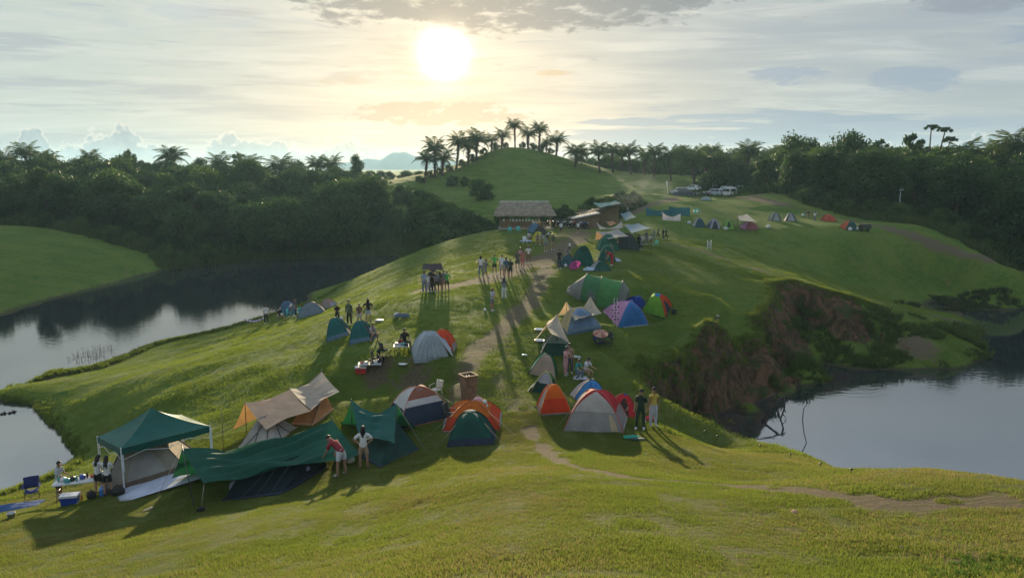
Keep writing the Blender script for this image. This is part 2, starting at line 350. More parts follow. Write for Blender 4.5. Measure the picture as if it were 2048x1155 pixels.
# the bay floor below the cliff
LP = []
for px, py, z in ((1400, 815, .1), (1460, 788, .2), (1555, 766, .2), (1570, 700, 1.3), (1590, 650, 2.4), (1650, 640, 2.6), (1600, 720, .6), (1700, 680, 1.2), (1720, 640, 2.6), (1760, 650, 2.2), (1800, 675, 1.7), (1850, 690, 1.5), (1900, 700, 1.2), (1850, 665, 1.9), (1920, 675, .9),
                  (1960, 706, .3), (1972, 718, -.05), (1555, 772, 0), (1620, 742, 0), (1700, 740, 0), (1780, 741, 0), (1870, 738, 0), (1940, 728, 0), (1945, 690, .1), (1958, 655, .1), (1880, 640, 1.3), (1820, 625, 2.3)): LP.append(Wz(px, py, z))
LP += [(*Wz(1480, 830, 0)[:2], -1.2), (*Wz(1650, 790, 0)[:2], -1.8), (*Wz(1850, 790, 0)[:2], -2.2), (*Wz(2020, 720, 0)[:2], -2), (*Wz(2000, 660, 0)[:2], -1.5), (*Wz(1430, 850, 0)[:2], -1.0), (*Wz(1410, 835, 0)[:2], -.5), (*Wz(1540, 800, 0)[:2], -.9), (*Wz(1500, 840, 0)[:2], -1.3), (*Wz(1560, 840, 0)[:2], -1.6), (*Wz(1600, 800, 0)[:2], -1.5), (*Wz(1600, 780, 0)[:2], -.9), (*Wz(1520, 870, 0)[:2], -1.6)]
edge_y = [(1530, 886, 34), (1470, 868, 35.5), (1400, 838, 36.5), (1330, 806, 37.5), (1283, 777, 39.5), (1272, 752, 43), (1300, 727, 46), (1340, 722, 48), (1368, 718, 49.5), (1380, 703, 51.5), (1470, 693, 55.5), (1480, 680, 57), (1514, 674, 57.5), (1522, 655, 59),
          (1508, 640, 60.5), (1535, 617, 63), (1552, 600, 65.5), (1541, 565, 72), (1580, 561, 74), (1640, 578, 73), (1700, 594, 72.5), (1752, 612, 72), (1770, 622, 71.5)]
edge_px = [(a, b, Wy(a, b, c)[2]) for a, b, c in edge_y]
BAY = [Wy(*p)[:2] for p in edge_y]
BAY_E = len(BAY)
for q_ in range(0, BAY_E-1):
    (ax, ay), (bx_, by_) = BAY[q_], BAY[q_+1] if q_+1 < BAY_E else BAY[q_]
    L_ = math.hypot(bx_-ax, by_-ay) or 1; nx_, ny_ = (by_-ay)/L_, -(bx_-ax)/L_      # bay lies to the right of the edge
    e_z = edge_px[q_][2]; mx_, my_ = (ax+bx_)/2, (ay+by_)/2
    CP.append((ax, ay, e_z)); CP.append((mx_-nx_*2.5, my_-ny_*2.5, (e_z+edge_px[q_+1][2])/2))
    if 6 <= q_ < BAY_E-4: CP.append((mx_+nx_*3, my_+ny_*3, e_z-.5))
    if q_ < 4: LP.append((mx_+nx_*4.5, my_+ny_*4.5, -1.6))
    else: LP.append((mx_+nx_*3, my_+ny_*3, .5 if my_ < 60 else 1.6))
BAY += [Wz(1830, 640, 2.2)[:2], Wz(1900, 655, 1.2)[:2], Wz(1960, 660, 0)[:2], Wz(2040, 690, 0)[:2], Wz(2040, 850, 0)[:2], (24, 40)]

def tps_fit(P, lam=.02):
    P = np.array(P, float); n = len(P); S = 100.0
    X = P[:, :2]/S; r2 = ((X[:, None]-X[None])**2).sum(-1)
    K = np.where(r2 > 0, .5*r2*np.log(r2+1e-12), 0)+lam*1e-3*np.eye(n)
    A = np.zeros((n+3, n+3)); A[:n, :n] = K; A[:n, n] = 1; A[:n, n+1:] = X; A[n, :n] = 1; A[n+1:, :n] = X.T
    c = np.linalg.solve(A, np.concatenate([P[:, 2], np.zeros(3)])); return X, c, S
def tps_eval(F, x, y):
    X, c, S = F; q = np.stack([x.ravel(), y.ravel()], 1)/S; out = np.empty(len(q)); n = len(X)
    for i in range(0, len(q), 20000):
        b = q[i:i+20000]; r2 = ((b[:, None, :]-X[None])**2).sum(-1)
        out[i:i+20000] = (.5*r2*np.log(r2+1e-12))@c[:n]+c[n]+b@c[n+1:]
    return out.reshape(x.shape)
def seg_dist(x, y, pts):
    """distance to a polyline"""
    d = np.full(x.shape, 1e9)
    for (ax, ay), (bx, by) in zip(pts[:-1], pts[1:]):
        vx, vy = bx-ax, by-ay; t = np.clip(((x-ax)*vx+(y-ay)*vy)/(vx*vx+vy*vy+1e-9), 0, 1)
        d = np.minimum(d, np.hypot(x-ax-t*vx, y-ay-t*vy))
    return d
def inside(x, y, poly):
    r = np.zeros(x.shape, bool); n = len(poly)
    for i in range(n):
        ax, ay = poly[i]; bx, by = poly[(i+1) % n]
        c = ((ay > y) != (by > y)) & (x < (bx-ax)*(y-ay)/((by-ay) or 1e-9)+ax); r ^= c
    return r
def sst(v, a, b):
    t = np.clip((v-a)/(b-a), 0, 1); return t*t*(3-2*t)
# value noise on arrays
_rg = np.random.RandomState(3); _tab = _rg.rand(256, 256)
def vn(x, y):
    xi = np.floor(x).astype(int); yi = np.floor(y).astype(int); fx = x-xi; fy = y-yi; fx = fx*fx*(3-2*fx); fy = fy*fy*(3-2*fy)
    a = _tab[xi & 255, yi & 255]; b = _tab[(xi+1) & 255, yi & 255]; c = _tab[xi & 255, (yi+1) & 255]; d = _tab[(xi+1) & 255, (yi+1) & 255]
    return (a*(1-fx)+b*fx)*(1-fy)+(c*(1-fx)+d*fx)*fy
def fbm(x, y, o=4):
    s = 0; a = .5
    for k in range(o): s = s+a*(vn(x*2**k+17*k, y*2**k+5*k)-.5); a *= .5
    return s

def axis(lo, fine0, fine1, hi, st, g):
    mid = list(np.arange(fine0, fine1, st)); a = []; v, s = fine0, st
    while v > lo: s *= g; v -= s; a.append(v)
    b = []; v, s = mid[-1], st
    while v < hi: s *= g; v += s; b.append(v)
    return np.array(a[::-1]+mid+b)
xs = axis(-2500, -38, 42, 2500, .32, 1.022); ys = axis(-500, 9, 84, 2600, .32, 1.022)
GX, GY = np.meshgrid(xs, ys)
F1 = tps_fit(CP); F2 = tps_fit(LP)
GZ = tps_eval(F1, GX, GY)
rad = np.hypot(GX, GY)
GZ = GZ*(1-sst(rad, 380, 600))+10*sst(rad, 380, 600)
# hollow in the plateau beside the path
hx, hy, _ = Wz(775, 772, 5.4)
er = np.hypot((GX-hx)/4.6, (GY-hy)/2.9)+.25*fbm(GX*.6, GY*.6)
GZ -= 1.4*sst(er, 1.08, .62)
# cliff and bay
m1 = (GX > 0) & (GX < 90) & (GY > 25) & (GY < 110)
bx, by = GX[m1], GY[m1]
sdist = seg_dist(bx, by, BAY+[BAY[0]]); ins = inside(bx, by, BAY)
sdv = np.where(ins, sdist, -sdist)+1.1*fbm(bx*.35, by*.35, 4)+.5*fbm(bx*1.1, by*1.1, 3)
# sharp along the cliff, soft where the bay opens out to the spur and the water
tipw = sst(np.hypot(bx-Wz(1960, 690, 0)[0], by-Wz(1960, 690, 0)[1]), 17, 8)
wid = (2.2+5.5*sst(by, 43, 38))*(1-tipw)+7.0*tipw
wid = wid*np.clip(1+1.7*fbm(bx*.9, by*.5, 3)+.8*fbm(bx*2.3, by*2.3, 2), .45, 1.9)
low = np.clip(tps_eval(F2, bx, by), -4, 6)
k = sst(sdv, 0, 1)*0
k = np.clip(sdv/wid, 0, 1); k = k**.8
talus = sst(sdv, 0, 6)
z0 = GZ[m1]
GZ[m1] = np.where(sdv > 0, z0*(1-k)+low*k, z0)
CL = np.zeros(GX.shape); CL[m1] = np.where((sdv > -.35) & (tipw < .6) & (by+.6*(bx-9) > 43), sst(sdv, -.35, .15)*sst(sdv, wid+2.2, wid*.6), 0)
# lumps, tussocks
nearf = 1-sst(rad, 120, 260)
GZ += nearf*(.28*fbm(GX*.16, GY*.16, 3)+.10*fbm(GX*.9, GY*.9, 3)+.05*fbm(GX*2.6, GY*2.6, 2))
GZ += (1-nearf)*1.6*fbm(GX*.03, GY*.03, 4)
# small cattle terraces across the left flank
fl = sst(GX, -2, -14)*sst(GY, 30, 50)*(1-sst(GY, 112, 125))*sst(GZ, .4, 1.2)
GZ += fl*.05*np.sin((GX*.55-GY*1.05)*1.15+5*fbm(GX*.12, GY*.12, 3))*(.5+vn(GX*.2, GY*.2))
def hz(x, y):
    i = int(np.clip(np.searchsorted(xs, x)-1, 0, len(xs)-2)); j = int(np.clip(np.searchsorted(ys, y)-1, 0, len(ys)-2))
    fx = (x-xs[i])/(xs[i+1]-xs[i]); fy = (y-ys[j])/(ys[j+1]-ys[j])
    a, b, c, d = GZ[j, i], GZ[j, i+1], GZ[j+1, i], GZ[j+1, i+1]
    return float((a*(1-fx)+b*fx)*(1-fy)+(c*(1-fx)+d*fx)*fy)
def G(px, py, t0=8.0, water=False):
    """ground point seen at a pixel of the photograph"""
    d = ray(px, py); t = t0; prev = t0
    while t < 900:
        p = d*t; z = CAM_Z+p[2]; h = hz(p[0], p[1])
        if water: h = max(h, WATER)
        if z <= h:
            lo, hi = prev, t
            for _ in range(18):
                mi = (lo+hi)/2; p = d*mi
                hh = hz(p[0], p[1]); hh = max(hh, WATER) if water else hh
                if CAM_Z+p[2] <= hh: hi = mi
                else: lo = mi
            p = d*hi; return Vector((p[0], p[1], hz(p[0], p[1])))
        prev = t; t += .15+t*.004
    p = d*200/d[1]; return Vector((p[0], p[1], hz(p[0], p[1])))
def on(x, y): return Vector((x, y, hz(x, y)))
def vsort(px, y):
    """ground point in the direction of an image column, at forward distance y"""
    d = ray(px, 335); return on(d[0]*y/d[1], y)

# bare-earth paths (distance fields)
def gp(*pts): return [tuple(G(px, py)[:2]) for px, py in pts]
dirt = np.zeros(GX.shape)
near = (rad < 260) & (GX > -70) & (GX < 130) & (GY > 2)
nx, ny = GX[near], GY[near]
wob = 1.3*fbm(nx*.5, ny*.5, 4)+.9*fbm(nx*2.2, ny*2.2, 3)
acc = np.zeros(nx.shape)
for pts, wd, am in ((gp((1060, 860), (1090, 900), (1150, 935), (1260, 955), (1400, 965), (1560, 980), (1700, 998), (1850, 1012), (1980, 1008), (2100, 1015)), .6, .74),
                    (gp((1500, 972), (1650, 990), (1800, 1010), (1950, 1000)), 1.6, .62),
                    (gp((925, 790), (935, 740), (955, 700), (990, 670), (1020, 645), (1050, 615)), 1.3, .58),
                    (gp((1060, 860), (1040, 820), (1010, 770), (1000, 720), (1005, 680)), .8, .38),
                    (gp((1130, 890), (1100, 930), (1000, 985), (860, 1010)), .35, .4),
                    (gp((850, 578), (900, 572), (960, 562), (1020, 545), (1060, 525), (1100, 510), (1150, 480), (1165, 465)), 2.0, .7),
                    (gp((990, 670), (1020, 645), (1050, 615)), .6, .7), (gp((1050, 615), (1075, 575), (1090, 540), (1110, 505)), 1.3, .6),
                    (gp((1110, 500), (1140, 470), (1165, 452), (1190, 444)), 2.8, .45),
                    (gp((1150, 452), (1230, 440), (1270, 425), (1310, 407), (1350, 396)), 1.8, 1.0),
                    (gp((1400, 398), (1470, 395), (1510, 390)), 3.0, .6), (gp((1490, 394), (1520, 399), (1560, 408)), 2.4, 1.0),
                    (gp((1560, 409), (1640, 428), (1700, 440), (1745, 449)), .6, .75),
                    (gp((1740, 450), (1790, 462), (1850, 480), (1910, 497), (1980, 520), (2060, 546)), 1.05, .8),
                    (gp((1330, 484), (1450, 518), (1540, 547), (1700, 591), (1800, 614), (1880, 634)), .5, .6),
                    (gp((1880, 634), (1950, 652)), .8, .9)):
    d_ = seg_dist(nx, ny, pts); acc = np.maximum(acc, am*sst(d_+wob*.5*wd**.5, wd*1.25, wd*.3))
# worn patches
for px, py, r_, am in ((1150, 480, 2.5, .3), (1420, 1090, 1.2, .45), (1650, 1060, 1.6, .3), (1290, 960, .9, .4), (1900, 1110, 1.6, .5), (820, 765, 1.6, .7), (1000, 770, 2.5, .35), (760, 728, 1.0, .7), (1840, 690, 2.5, .7), (1400, 1040, 2.2, .22)):
    c_ = G(px, py); acc = np.maximum(acc, am*sst(np.hypot(nx-c_.x, (ny-c_.y))+wob*1.4, r_*1.2, r_*.3))
dirt[near] = acc
dry = np.clip(np.where(dirt > 0, dirt*1.3, 0)+sst(GY, 46, 20)*.75+.35*sst(GX, -6, 6)*sst(GY, 60, 40)+.4*sst(np.abs(GX-6), 22, 6)*sst(GY, 60, 74)*sst(GY, 112, 90), 0, 1)

nxn, nyn = len(xs), len(ys)
me = bpy.data.meshes.new('ground')
V = np.stack([GX, GY, GZ], -1).reshape(-1, 3)
idx = np.arange(nxn*nyn).reshape(nyn, nxn)
Q = np.stack([idx[:-1, :-1], idx[:-1, 1:], idx[1:, 1:], idx[1:, :-1]], -1).reshape(-1, 4)
me.vertices.add(len(V)); me.vertices.foreach_set('co', V.ravel())
me.loops.add(Q.size); me.loops.foreach_set('vertex_index', Q.ravel().astype(np.int32))
me.polygons.add(len(Q)); me.polygons.foreach_set('loop_start', np.arange(0, Q.size, 4, dtype=np.int32))
me.polygons.foreach_set('use_smooth', np.ones(len(Q), bool))
for nm, arr in (('dirt', dirt), ('cliff', CL), ('dry', dry)):
    at = me.attributes.new(nm, 'FLOAT', 'POINT'); at.data.foreach_set('value', arr.ravel().astype(np.float32))
me.update(calc_edges=True); me.validate()

gm = bpy.data.materials.new('ground'); gm.use_nodes = True; t = NT(gm.node_tree)
o_ = t.n('ShaderNodeOutputMaterial'); b_ = t.n('ShaderNodeBsdfPrincipled'); t.t.links.new(b_.outputs[0], o_.inputs[0])
P = t.n('ShaderNodeNewGeometry').outputs['Position']
def att(nm): a = t.n('ShaderNodeAttribute', attribute_name=nm); return a.outputs['Fac']
aD, aC, aY = att('dirt'), att('cliff'), att('dry')
n1 = t.noise(P, .22, 5, .6); n2 = t.noise(P, 1.6, 6, .65); n3 = t.noise(P, 9.0, 5, .7); n4 = t.noise(P, 38.0, 3, .7)
g1 = t.mix(t.ss(n1, .35, .65), (.060, .125, .014), (.108, .165, .024))
g1 = t.mix(t.ss(n2, .38, .68, 0, .6), g1, (.140, .180, .030))
dryc = t.mix(t.ss(n3, .35, .65), (.092, .108, .022), (.135, .130, .040))
g2 = t.mix(t.m('MULTIPLY', aY, t.ss(n2, .25, .6, .55, 1.0)), g1, dryc)
g2 = t.mix(t.ss(n3, .50, .72, 0, .5), g2, t.mix(t.ss(n1, .3, .7), (.038, .075, .014), (.085, .085, .026)))
g2 = t.mix(t.ss(n4, .55, .75, 0, .35), g2, (.030, .050, .010))
g2 = t.mix(t.m('MULTIPLY', t.ss(t.noise(P, .55, 7, .72), .57, .68), .6), g2, (.150, .140, .055))
soil = t.mix(t.ss(n3, .3, .7), (.098, .080, .048), (.160, .130, .085))
g2 = t.mix(t.m('MULTIPLY', t.ss(t.noise(P, .55, 7, .72), .57, .68), .6), g2, (.150, .140, .055))
soil = t.mix(t.ss(n4, .5, .75, 0, .6), soil, (.12, .08, .05))
df = t.ss(t.m('ADD', aD, t.m('ADD', t.m('MULTIPLY', t.m('SUBTRACT', n3, .5), 1.1), t.m('MULTIPLY', t.m('SUBTRACT', n2, .5), 1.0))), .34, .66)
c1 = t.mix(df, g2, soil)
cstr = t.noise(t.vm('MULTIPLY', P, (1, 1, .55)), 1.3, 8, .72, .8)
cl = t.mix(t.ss(cstr, .36, .62), (.036, .023, .014), (.150, .085, .048))
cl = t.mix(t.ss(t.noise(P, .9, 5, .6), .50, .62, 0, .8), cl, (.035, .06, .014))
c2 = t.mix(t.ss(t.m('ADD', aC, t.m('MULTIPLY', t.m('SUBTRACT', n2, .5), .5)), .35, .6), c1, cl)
zp = t.n('ShaderNodeSeparateXYZ'); t.put(zp.inputs[0], P)
c2 = t.mix(t.m('MULTIPLY', t.ss(t.m('ADD', zp.outputs[2], t.m('MULTIPLY', t.m('SUBTRACT', n2, .5), .5)), .26, .06), .85), c2, (.050, .038, .026))
t.put(b_.inputs['Base Color'], c2); b_.inputs['Roughness'].default_value = .95; b_.inputs['Specular IOR Level'].default_value = .12
b_.inputs['Sheen Weight'].default_value = .0
hgt = t.m('ADD', t.m('MULTIPLY', n3, 1.0), t.m('ADD', t.m('MULTIPLY', n4, .55), t.m('MULTIPLY', t.noise(t.vm('MULTIPLY', P, (1, 2.6, 1)), 1.3, 5, .65), 1.8)))
zq = t.n('ShaderNodeSeparateXYZ'); t.put(zq.inputs[0], P)
ter = t.m('MULTIPLY', t.m('SINE', t.m('ADD', t.m('MULTIPLY', zq.outputs[2], 7.0), t.m('MULTIPLY', t.noise(P, .12, 5, .6), 16.0))), t.ss(zq.outputs[1], 120, 170, 0, 2.6))
hgt = t.m('ADD', hgt, ter)
bp = t.n('ShaderNodeBump'); bp.inputs['Strength'].default_value = .9; bp.inputs['Distance'].default_value = .13; t.put(bp.inputs['Height'], hgt)
t.t.links.new(bp.outputs[0], b_.inputs['Normal'])
ground = link_mesh('ground', me, gm); tag(ground, kind='structure')

# ------------------------------------------------------------------ water
wm = bpy.data.materials.new('pond_water'); wm.use_nodes = True; t = NT(wm.node_tree)
o_ = t.n('ShaderNodeOutputMaterial'); b_ = t.n('ShaderNodeBsdfPrincipled'); t.t.links.new(b_.outputs[0], o_.inputs[0])
P = t.n('ShaderNodeNewGeometry').outputs['Position']
t.put(b_.inputs['Base Color'], (.022, .026, .030)); b_.inputs['Roughness'].default_value = .035; b_.inputs['IOR'].default_value = 4.5
wn = t.m('ADD', t.noise(t.vm('MULTIPLY', P, (1, 1.8, 1)), 1.1, 3, .5), t.m('MULTIPLY', t.noise(P, 5.5, 3, .55), .22))
amp = t.ss(t.noise(P, .045, 3, .5), .38, .66, .25, 1.0)
bp = t.n('ShaderNodeBump'); bp.inputs['Distance'].default_value = .018; t.put(bp.inputs['Strength'], t.m('MULTIPLY', amp, .5)); t.put(bp.inputs['Height'], wn)
t.t.links.new(bp.outputs[0], b_.inputs['Normal'])
wb = MB(); wb.grid(lambda u, v: (-230+u*400, 12+v*158, WATER), 40, 20)
tag(wb.build('pond_water', wm), kind='structure')

# ================================================================== vegetation
def leafmat(name, dark, light, trans=.35, rough=.6, sc=.35):
    m = bpy.data.materials.new(name); m.use_nodes = True; t = NT(m.node_tree)
    o = t.n('ShaderNodeOutputMaterial'); b = t.n('ShaderNodeBsdfPrincipled')
    oi = t.n('ShaderNodeObjectInfo').outputs['Random']
    P = t.n('ShaderNodeNewGeometry'); n = t.noise(P.outputs['Position'], sc, 4, .6)
    f = t.m('ADD', t.m('MULTIPLY', t.m('SUBTRACT', n, .5), 1.6), t.m('ADD', t.m('MULTIPLY', oi, .5), .25), clamp=True)
    f = t.m('ADD', t.m('MULTIPLY', P.outputs['Random Per Island'], .35), t.m('MULTIPLY', f, .65), clamp=True)
    c = t.mix(f, dark, light)
    t.put(b.inputs['Base Color'], c); b.inputs['Roughness'].default_value = rough; b.inputs['Specular IOR Level'].default_value = .15
    tr = t.n('ShaderNodeBsdfTranslucent'); t.put(tr.inputs[0], t.mix(.5, c, tuple(min(1, k*1.7) for k in light)))
    mx = t.n('ShaderNodeMixShader'); mx.inputs[0].default_value = trans
    t.t.links.new(b.outputs[0], mx.inputs[1]); t.t.links.new(tr.outputs[0], mx.inputs[2]); t.t.links.new(mx.outputs[0], o.inputs[0])
    return m
M_leaf = leafmat('broad_leaves', (.010, .032, .011), (.052, .100, .022))
M_leaf2 = leafmat('light_leaves', (.030, .070, .014), (.085, .14, .026), .4)
M_frond = leafmat('palm_fronds', (.022, .050, .016), (.070, .110, .030), .35)
M_bark = mat('bark', (.075, .055, .040), .95, bump=.6)
M_grass = leafmat('grass_blades', (.055, .105, .014), (.155, .190, .032), .5, .7, .30)
M_dry = leafmat('dry_grass_blades', (.105, .108, .030), (.225, .195, .072), .5, .7, .30)
M_reed = leafmat('tall_grass', (.035, .070, .016), (.095, .125, .032), .45, .7, .3)
RS = np.random.RandomState(11)

def leaf_cloud(centers, radii, n, size, flat=.8, seed=0, shell=.55):
    """small leaf faces spread through lobes"""
    r = np.random.RandomState(seed); C_ = np.array(centers); Rr = np.array(radii)
    w_ = Rr**2; pick = r.choice(len(C_), n, p=w_/w_.sum())
    d = r.normal(size=(n, 3)); d /= np.linalg.norm(d, axis=1)[:, None]
    q = shell+(1-shell)*r.rand(n)**.6; q *= 1+.22*r.normal(size=n)*.6
    p = C_[pick]+d*(Rr[pick]*q)[:, None]*np.array([1, 1, flat])
    nr = d*.7+r.normal(size=(n, 3))*.6; nr /= np.linalg.norm(nr, axis=1)[:, None]
    a = np.cross(nr, r.normal(size=(n, 3))); a /= np.linalg.norm(a, axis=1)[:, None]; b = np.cross(nr, a)
    s = size*(.6+.8*r.rand(n))[:, None]
    v = np.stack([p-a*s, p+b*s*.55, p+a*s, p-b*s*.55], 1).reshape(-1, 3)
    f = np.arange(4*n).reshape(n, 4)
    return v, f
def np_mesh(name, v, f):
    me = bpy.data.meshes.new(name); k = f.shape[1]
    me.vertices.add(len(v)); me.vertices.foreach_set('co', np.ascontiguousarray(v, float).ravel())
    me.loops.add(f.size); me.loops.foreach_set('vertex_index', np.ascontiguousarray(f, np.int32).ravel())
    me.polygons.add(len(f)); me.polygons.foreach_set('loop_start', np.arange(0, f.size, k, dtype=np.int32)); me.update(calc_edges=True)
    return me
def tree_meshes(h, cr, seed, n=4200, size=.24, base=.35, flat=.85, lobes=13, airy=False):
    r = np.random.RandomState(seed); tb = MB()
    lean = r.normal(size=2)*.05*h
    top = Vector((lean[0], lean[1], h*.72))
    tb.tube([(0, 0, -.6), (lean[0]*.2, lean[1]*.2, h*.25), (lean[0]*.6, lean[1]*.6, h*.5), top], [h*.024, h*.02, h*.014, h*.007], 7)
    cs, rs = [], []
    for k in range(lobes):
        an = 2.4*k+r.rand(); q = (k+.5)/lobes; rr = cr*(.25+.75*math.sin(math.pi*min(.98, .18+.75*q)))*(.55+.5*r.rand())
        z = h*(base+(.92-base)*q); c = (lean[0]*q+rr*math.cos(an)*.8, lean[1]*q+rr*math.sin(an)*.8, z)
        if k == lobes-1: c = (lean[0], lean[1], h*.9)
        cs.append(c); rs.append(cr*(.30+.26*r.rand())*(.7 if airy else 1))
        s = h*(base*.7+.5*q*(1-base)); p0 = Vector((lean[0]*s/h, lean[1]*s/h, s))
        tb.tube([p0, p0.lerp(Vector(c), .5)+Vector((0, 0, .04*h)), c], [h*.009, h*.006, h*.002], 5)
    v, f = leaf_cloud(cs, rs, n, size, flat, seed, .3 if not airy else .1)
    return tb.mesh('trunk'), np_mesh('crown', v, f)
TREES = [tree_meshes(9, 3.6, 1), tree_meshes(9, 4.2, 2, 4800), tree_meshes(9, 3.1, 3, base=.25), tree_meshes(9, 3.8, 4, 4600, base=.2, lobes=16), tree_meshes(9, 2.8, 5, 1500, .26, .5, .6, 10, True), tree_meshes(9, 4.4, 6, 5000, .24, .3, .7, 16)]
BUSH = [tree_meshes(3, 1.8, 21+k, 1500, .17, .12, .9, 9) for k in range(3)]

def add_tree(i, p, sc, label, group, m=None, cat='tree', name='tree', wide=1.0):
    e = empty(name, p-Vector((0, 0, .15)), random.random()*6.28, label, cat, group)
    e.scale = (sc*wide, sc*wide, sc)
    share('trunk', TREES[i][0] if name != 'bush' else BUSH[i][0], M_bark, e)
    share('crown', TREES[i][1] if name != 'bush' else BUSH[i][1], m or M_leaf, e)
    return e
def in_poly(x, y, poly): return bool(inside(np.array([x]), np.array([y]), poly)[0])
def scatter(poly, step, jit=.45, seed=0):
    r = random.Random(seed); xs_ = [p[0] for p in poly]; ys_ = [p[1] for p in poly]; out = []
    y = min(ys_); row = 0
    while y < max(ys_):
        s = step*(1+max(0, y-150)*.004); x = min(xs_)+(row % 2)*s/2
        while x < max(xs_):
            a, b = x+r.uniform(-jit, jit)*s, y+r.uniform(-jit, jit)*s
            if in_poly(a, b, poly): out.append((a, b))
            x += s
        y += s*.9; row += 1
    return out
def ycap(x, y):
    '''highest crown top that leaves the flank of the round hill in view'''
    px = 1024+x/y*1499; yt = 308 if px < 560 else 308+(px-560)*.22 if px < 720 else 343+(px-720)*.22 if px < 800 else 361+(px-800)*.42
    return CAM_Z+(335-yt)/1518*y
LF = [(-108, 148), (-86, 145), (-70, 141), (-59, 134), (-46, 141), (-30, 153), (-21, 155), (-27, 172), (-38, 203), (-46, 243), (-75, 256), (-150, 262), (-190, 230), (-150, 140)]
for a, b in scatter(LF, 7.6, seed=4):
    if abs(a)/b > .74: continue
    p = on(a, b); crest = sst(np.array(b), 205, 240)
    h = random.uniform(6.0, 9.0)-(1.6 if b > 215 else 0)
    if a > -42 and b > 200: h *= .62
    if 138 < b < 200: h = random.uniform(7.5, 12.0)
    h = min(h, ycap(a, b)-p.z-random.random()*2.2)
    if h < 1.6: continue
    i = random.choice((0, 1, 2, 3, 5, 5)) if not (b > 225 and random.random() < .3) else 4
    lt = random.random() > .88
    add_tree(i, p, h/9, ('lighter green tree ' if lt else 'dark leafy tree ')+('of the lowest rank above the far shore of the left pond' if b < 150 else 'on the skyline of the wooded slope across the left pond' if b > 222 else 'in the wooded gap left of the round hill' if a/b > -.24 else 'in the middle of the wooded slope across the left pond' if b < 190 else 'high on the wooded slope across the left pond'), 'trees on the slope across the left pond', M_leaf2 if lt else M_leaf, wide=random.uniform(.95, 1.25))
RF = [(50, 160), (52, 140), (56, 124), (64, 115), (74, 107), (92, 102), (125, 112), (150, 190), (100, 235), (74, 215), (54, 182)]
for a, b in scatter(RF, 7.4, seed=9):
    if abs(a)/b > .76: continue
    p = on(a, b); h = random.uniform(8.0, 11.0)
    if a > 85 and b < 140: h *= .8
    h = min(h, CAM_Z+(335-(294+8*random.random()+(10 if a/b < .40 else 0)))/1518*b-p.z)
    if h < 2: continue
    lt = random.random() > .8
    add_tree(random.choice((0, 1, 2, 3, 5)), p, h/9, ('lighter green tree ' if lt else 'dark leafy tree ')+('in the front rank of the wood, beside the dirt road' if b < 128 else 'at the corner of the wood behind the car park' if a/b < .42 else 'deep in the wood on the right' if b < 175 else 'at the back of the wood on the right'), 'trees of the wood on the right', M_leaf2 if lt else M_leaf, wide=random.uniform(.9, 1.2))
for a, b in scatter([(20, 262), (80, 262), (100, 300), (85, 330), (15, 320)], 7.5, seed=21):
    add_tree(random.choice((0, 1, 2, 5)), on(a, b), random.uniform(.8, .98), 'distant tree behind the row of palms', 'distant trees behind the row of palms', M_leaf, wide=1.2)
for a, b in scatter([(-84, 268), (-20, 272), (-18, 305), (-90, 305)], 7, seed=22):
    add_tree(random.choice((0, 1, 2, 5)), on(a, b), max(.3, min(.8, (CAM_Z-1.2-hz(a, b))/9)), 'low distant tree in the gap before the far hills', 'distant trees left of the round hill', M_leaf, wide=1.4)
for a, b in scatter([(26, 232), (80, 222), (90, 262), (24, 262)], 5.5, seed=23):
    add_tree(random.randrange(3), on(a, b), random.uniform(.8, 1.4), 'bush in the undergrowth beneath the palm row', 'bushes under the row of palms', M_leaf, 'bush', 'bush', 1.5)
# taller single trees that stand out against the sky
for px, py_top, y, i, lab in ((1578, 266, 160, 3, 'tall round-headed tree standing highest at the near corner of the right wood'), (1625, 278, 165, 0, 'broad tree beside the tall round-headed one, above the wood edge'),
                              (1700, 264, 158, 5, 'spreading tree with an open crown against the clouds over the middle of the right wood'), (1760, 268, 172, 4, 'thin sparse tree between the spreading one and the slender pair'),
                              (1822, 254, 158, 4, 'slender airy tree beside the three rosette-topped trees'), (1843, 268, 165, 4, 'shorter airy tree just left of the rosette-topped trees'),
                              (1590, 330, 150, 1, 'lighter green tree at the near corner of the wood by the parked cars')):
    p = vsort(px, y); d = ray(px, py_top); zt = CAM_Z+d[2]*y/d[1]; h = zt-p.z
    add_tree(i, p, h/9.3, lab, None, M_leaf if i != 1 else M_leaf2, wide=.62 if i == 4 else .8)
for px, py_top, y, lab in ((262, 296, 228, 'small dark tree sticking up near the left end of the wooded skyline'), (343, 288, 226, 'tallest tree on the wooded skyline across the left pond'), (713, 309, 232, 'lone small round tree at the low end of the wooded skyline'), (478, 300, 228, 'bushy tree on the skyline between the palms of the wooded slope')):
    p = vsort(px, y); d = ray(px, py_top); h = CAM_Z+d[2]*y/d[1]-p.z
    add_tree(random.choice((0, 4, 2)), p, h/9.3, lab, None, wide=.6)

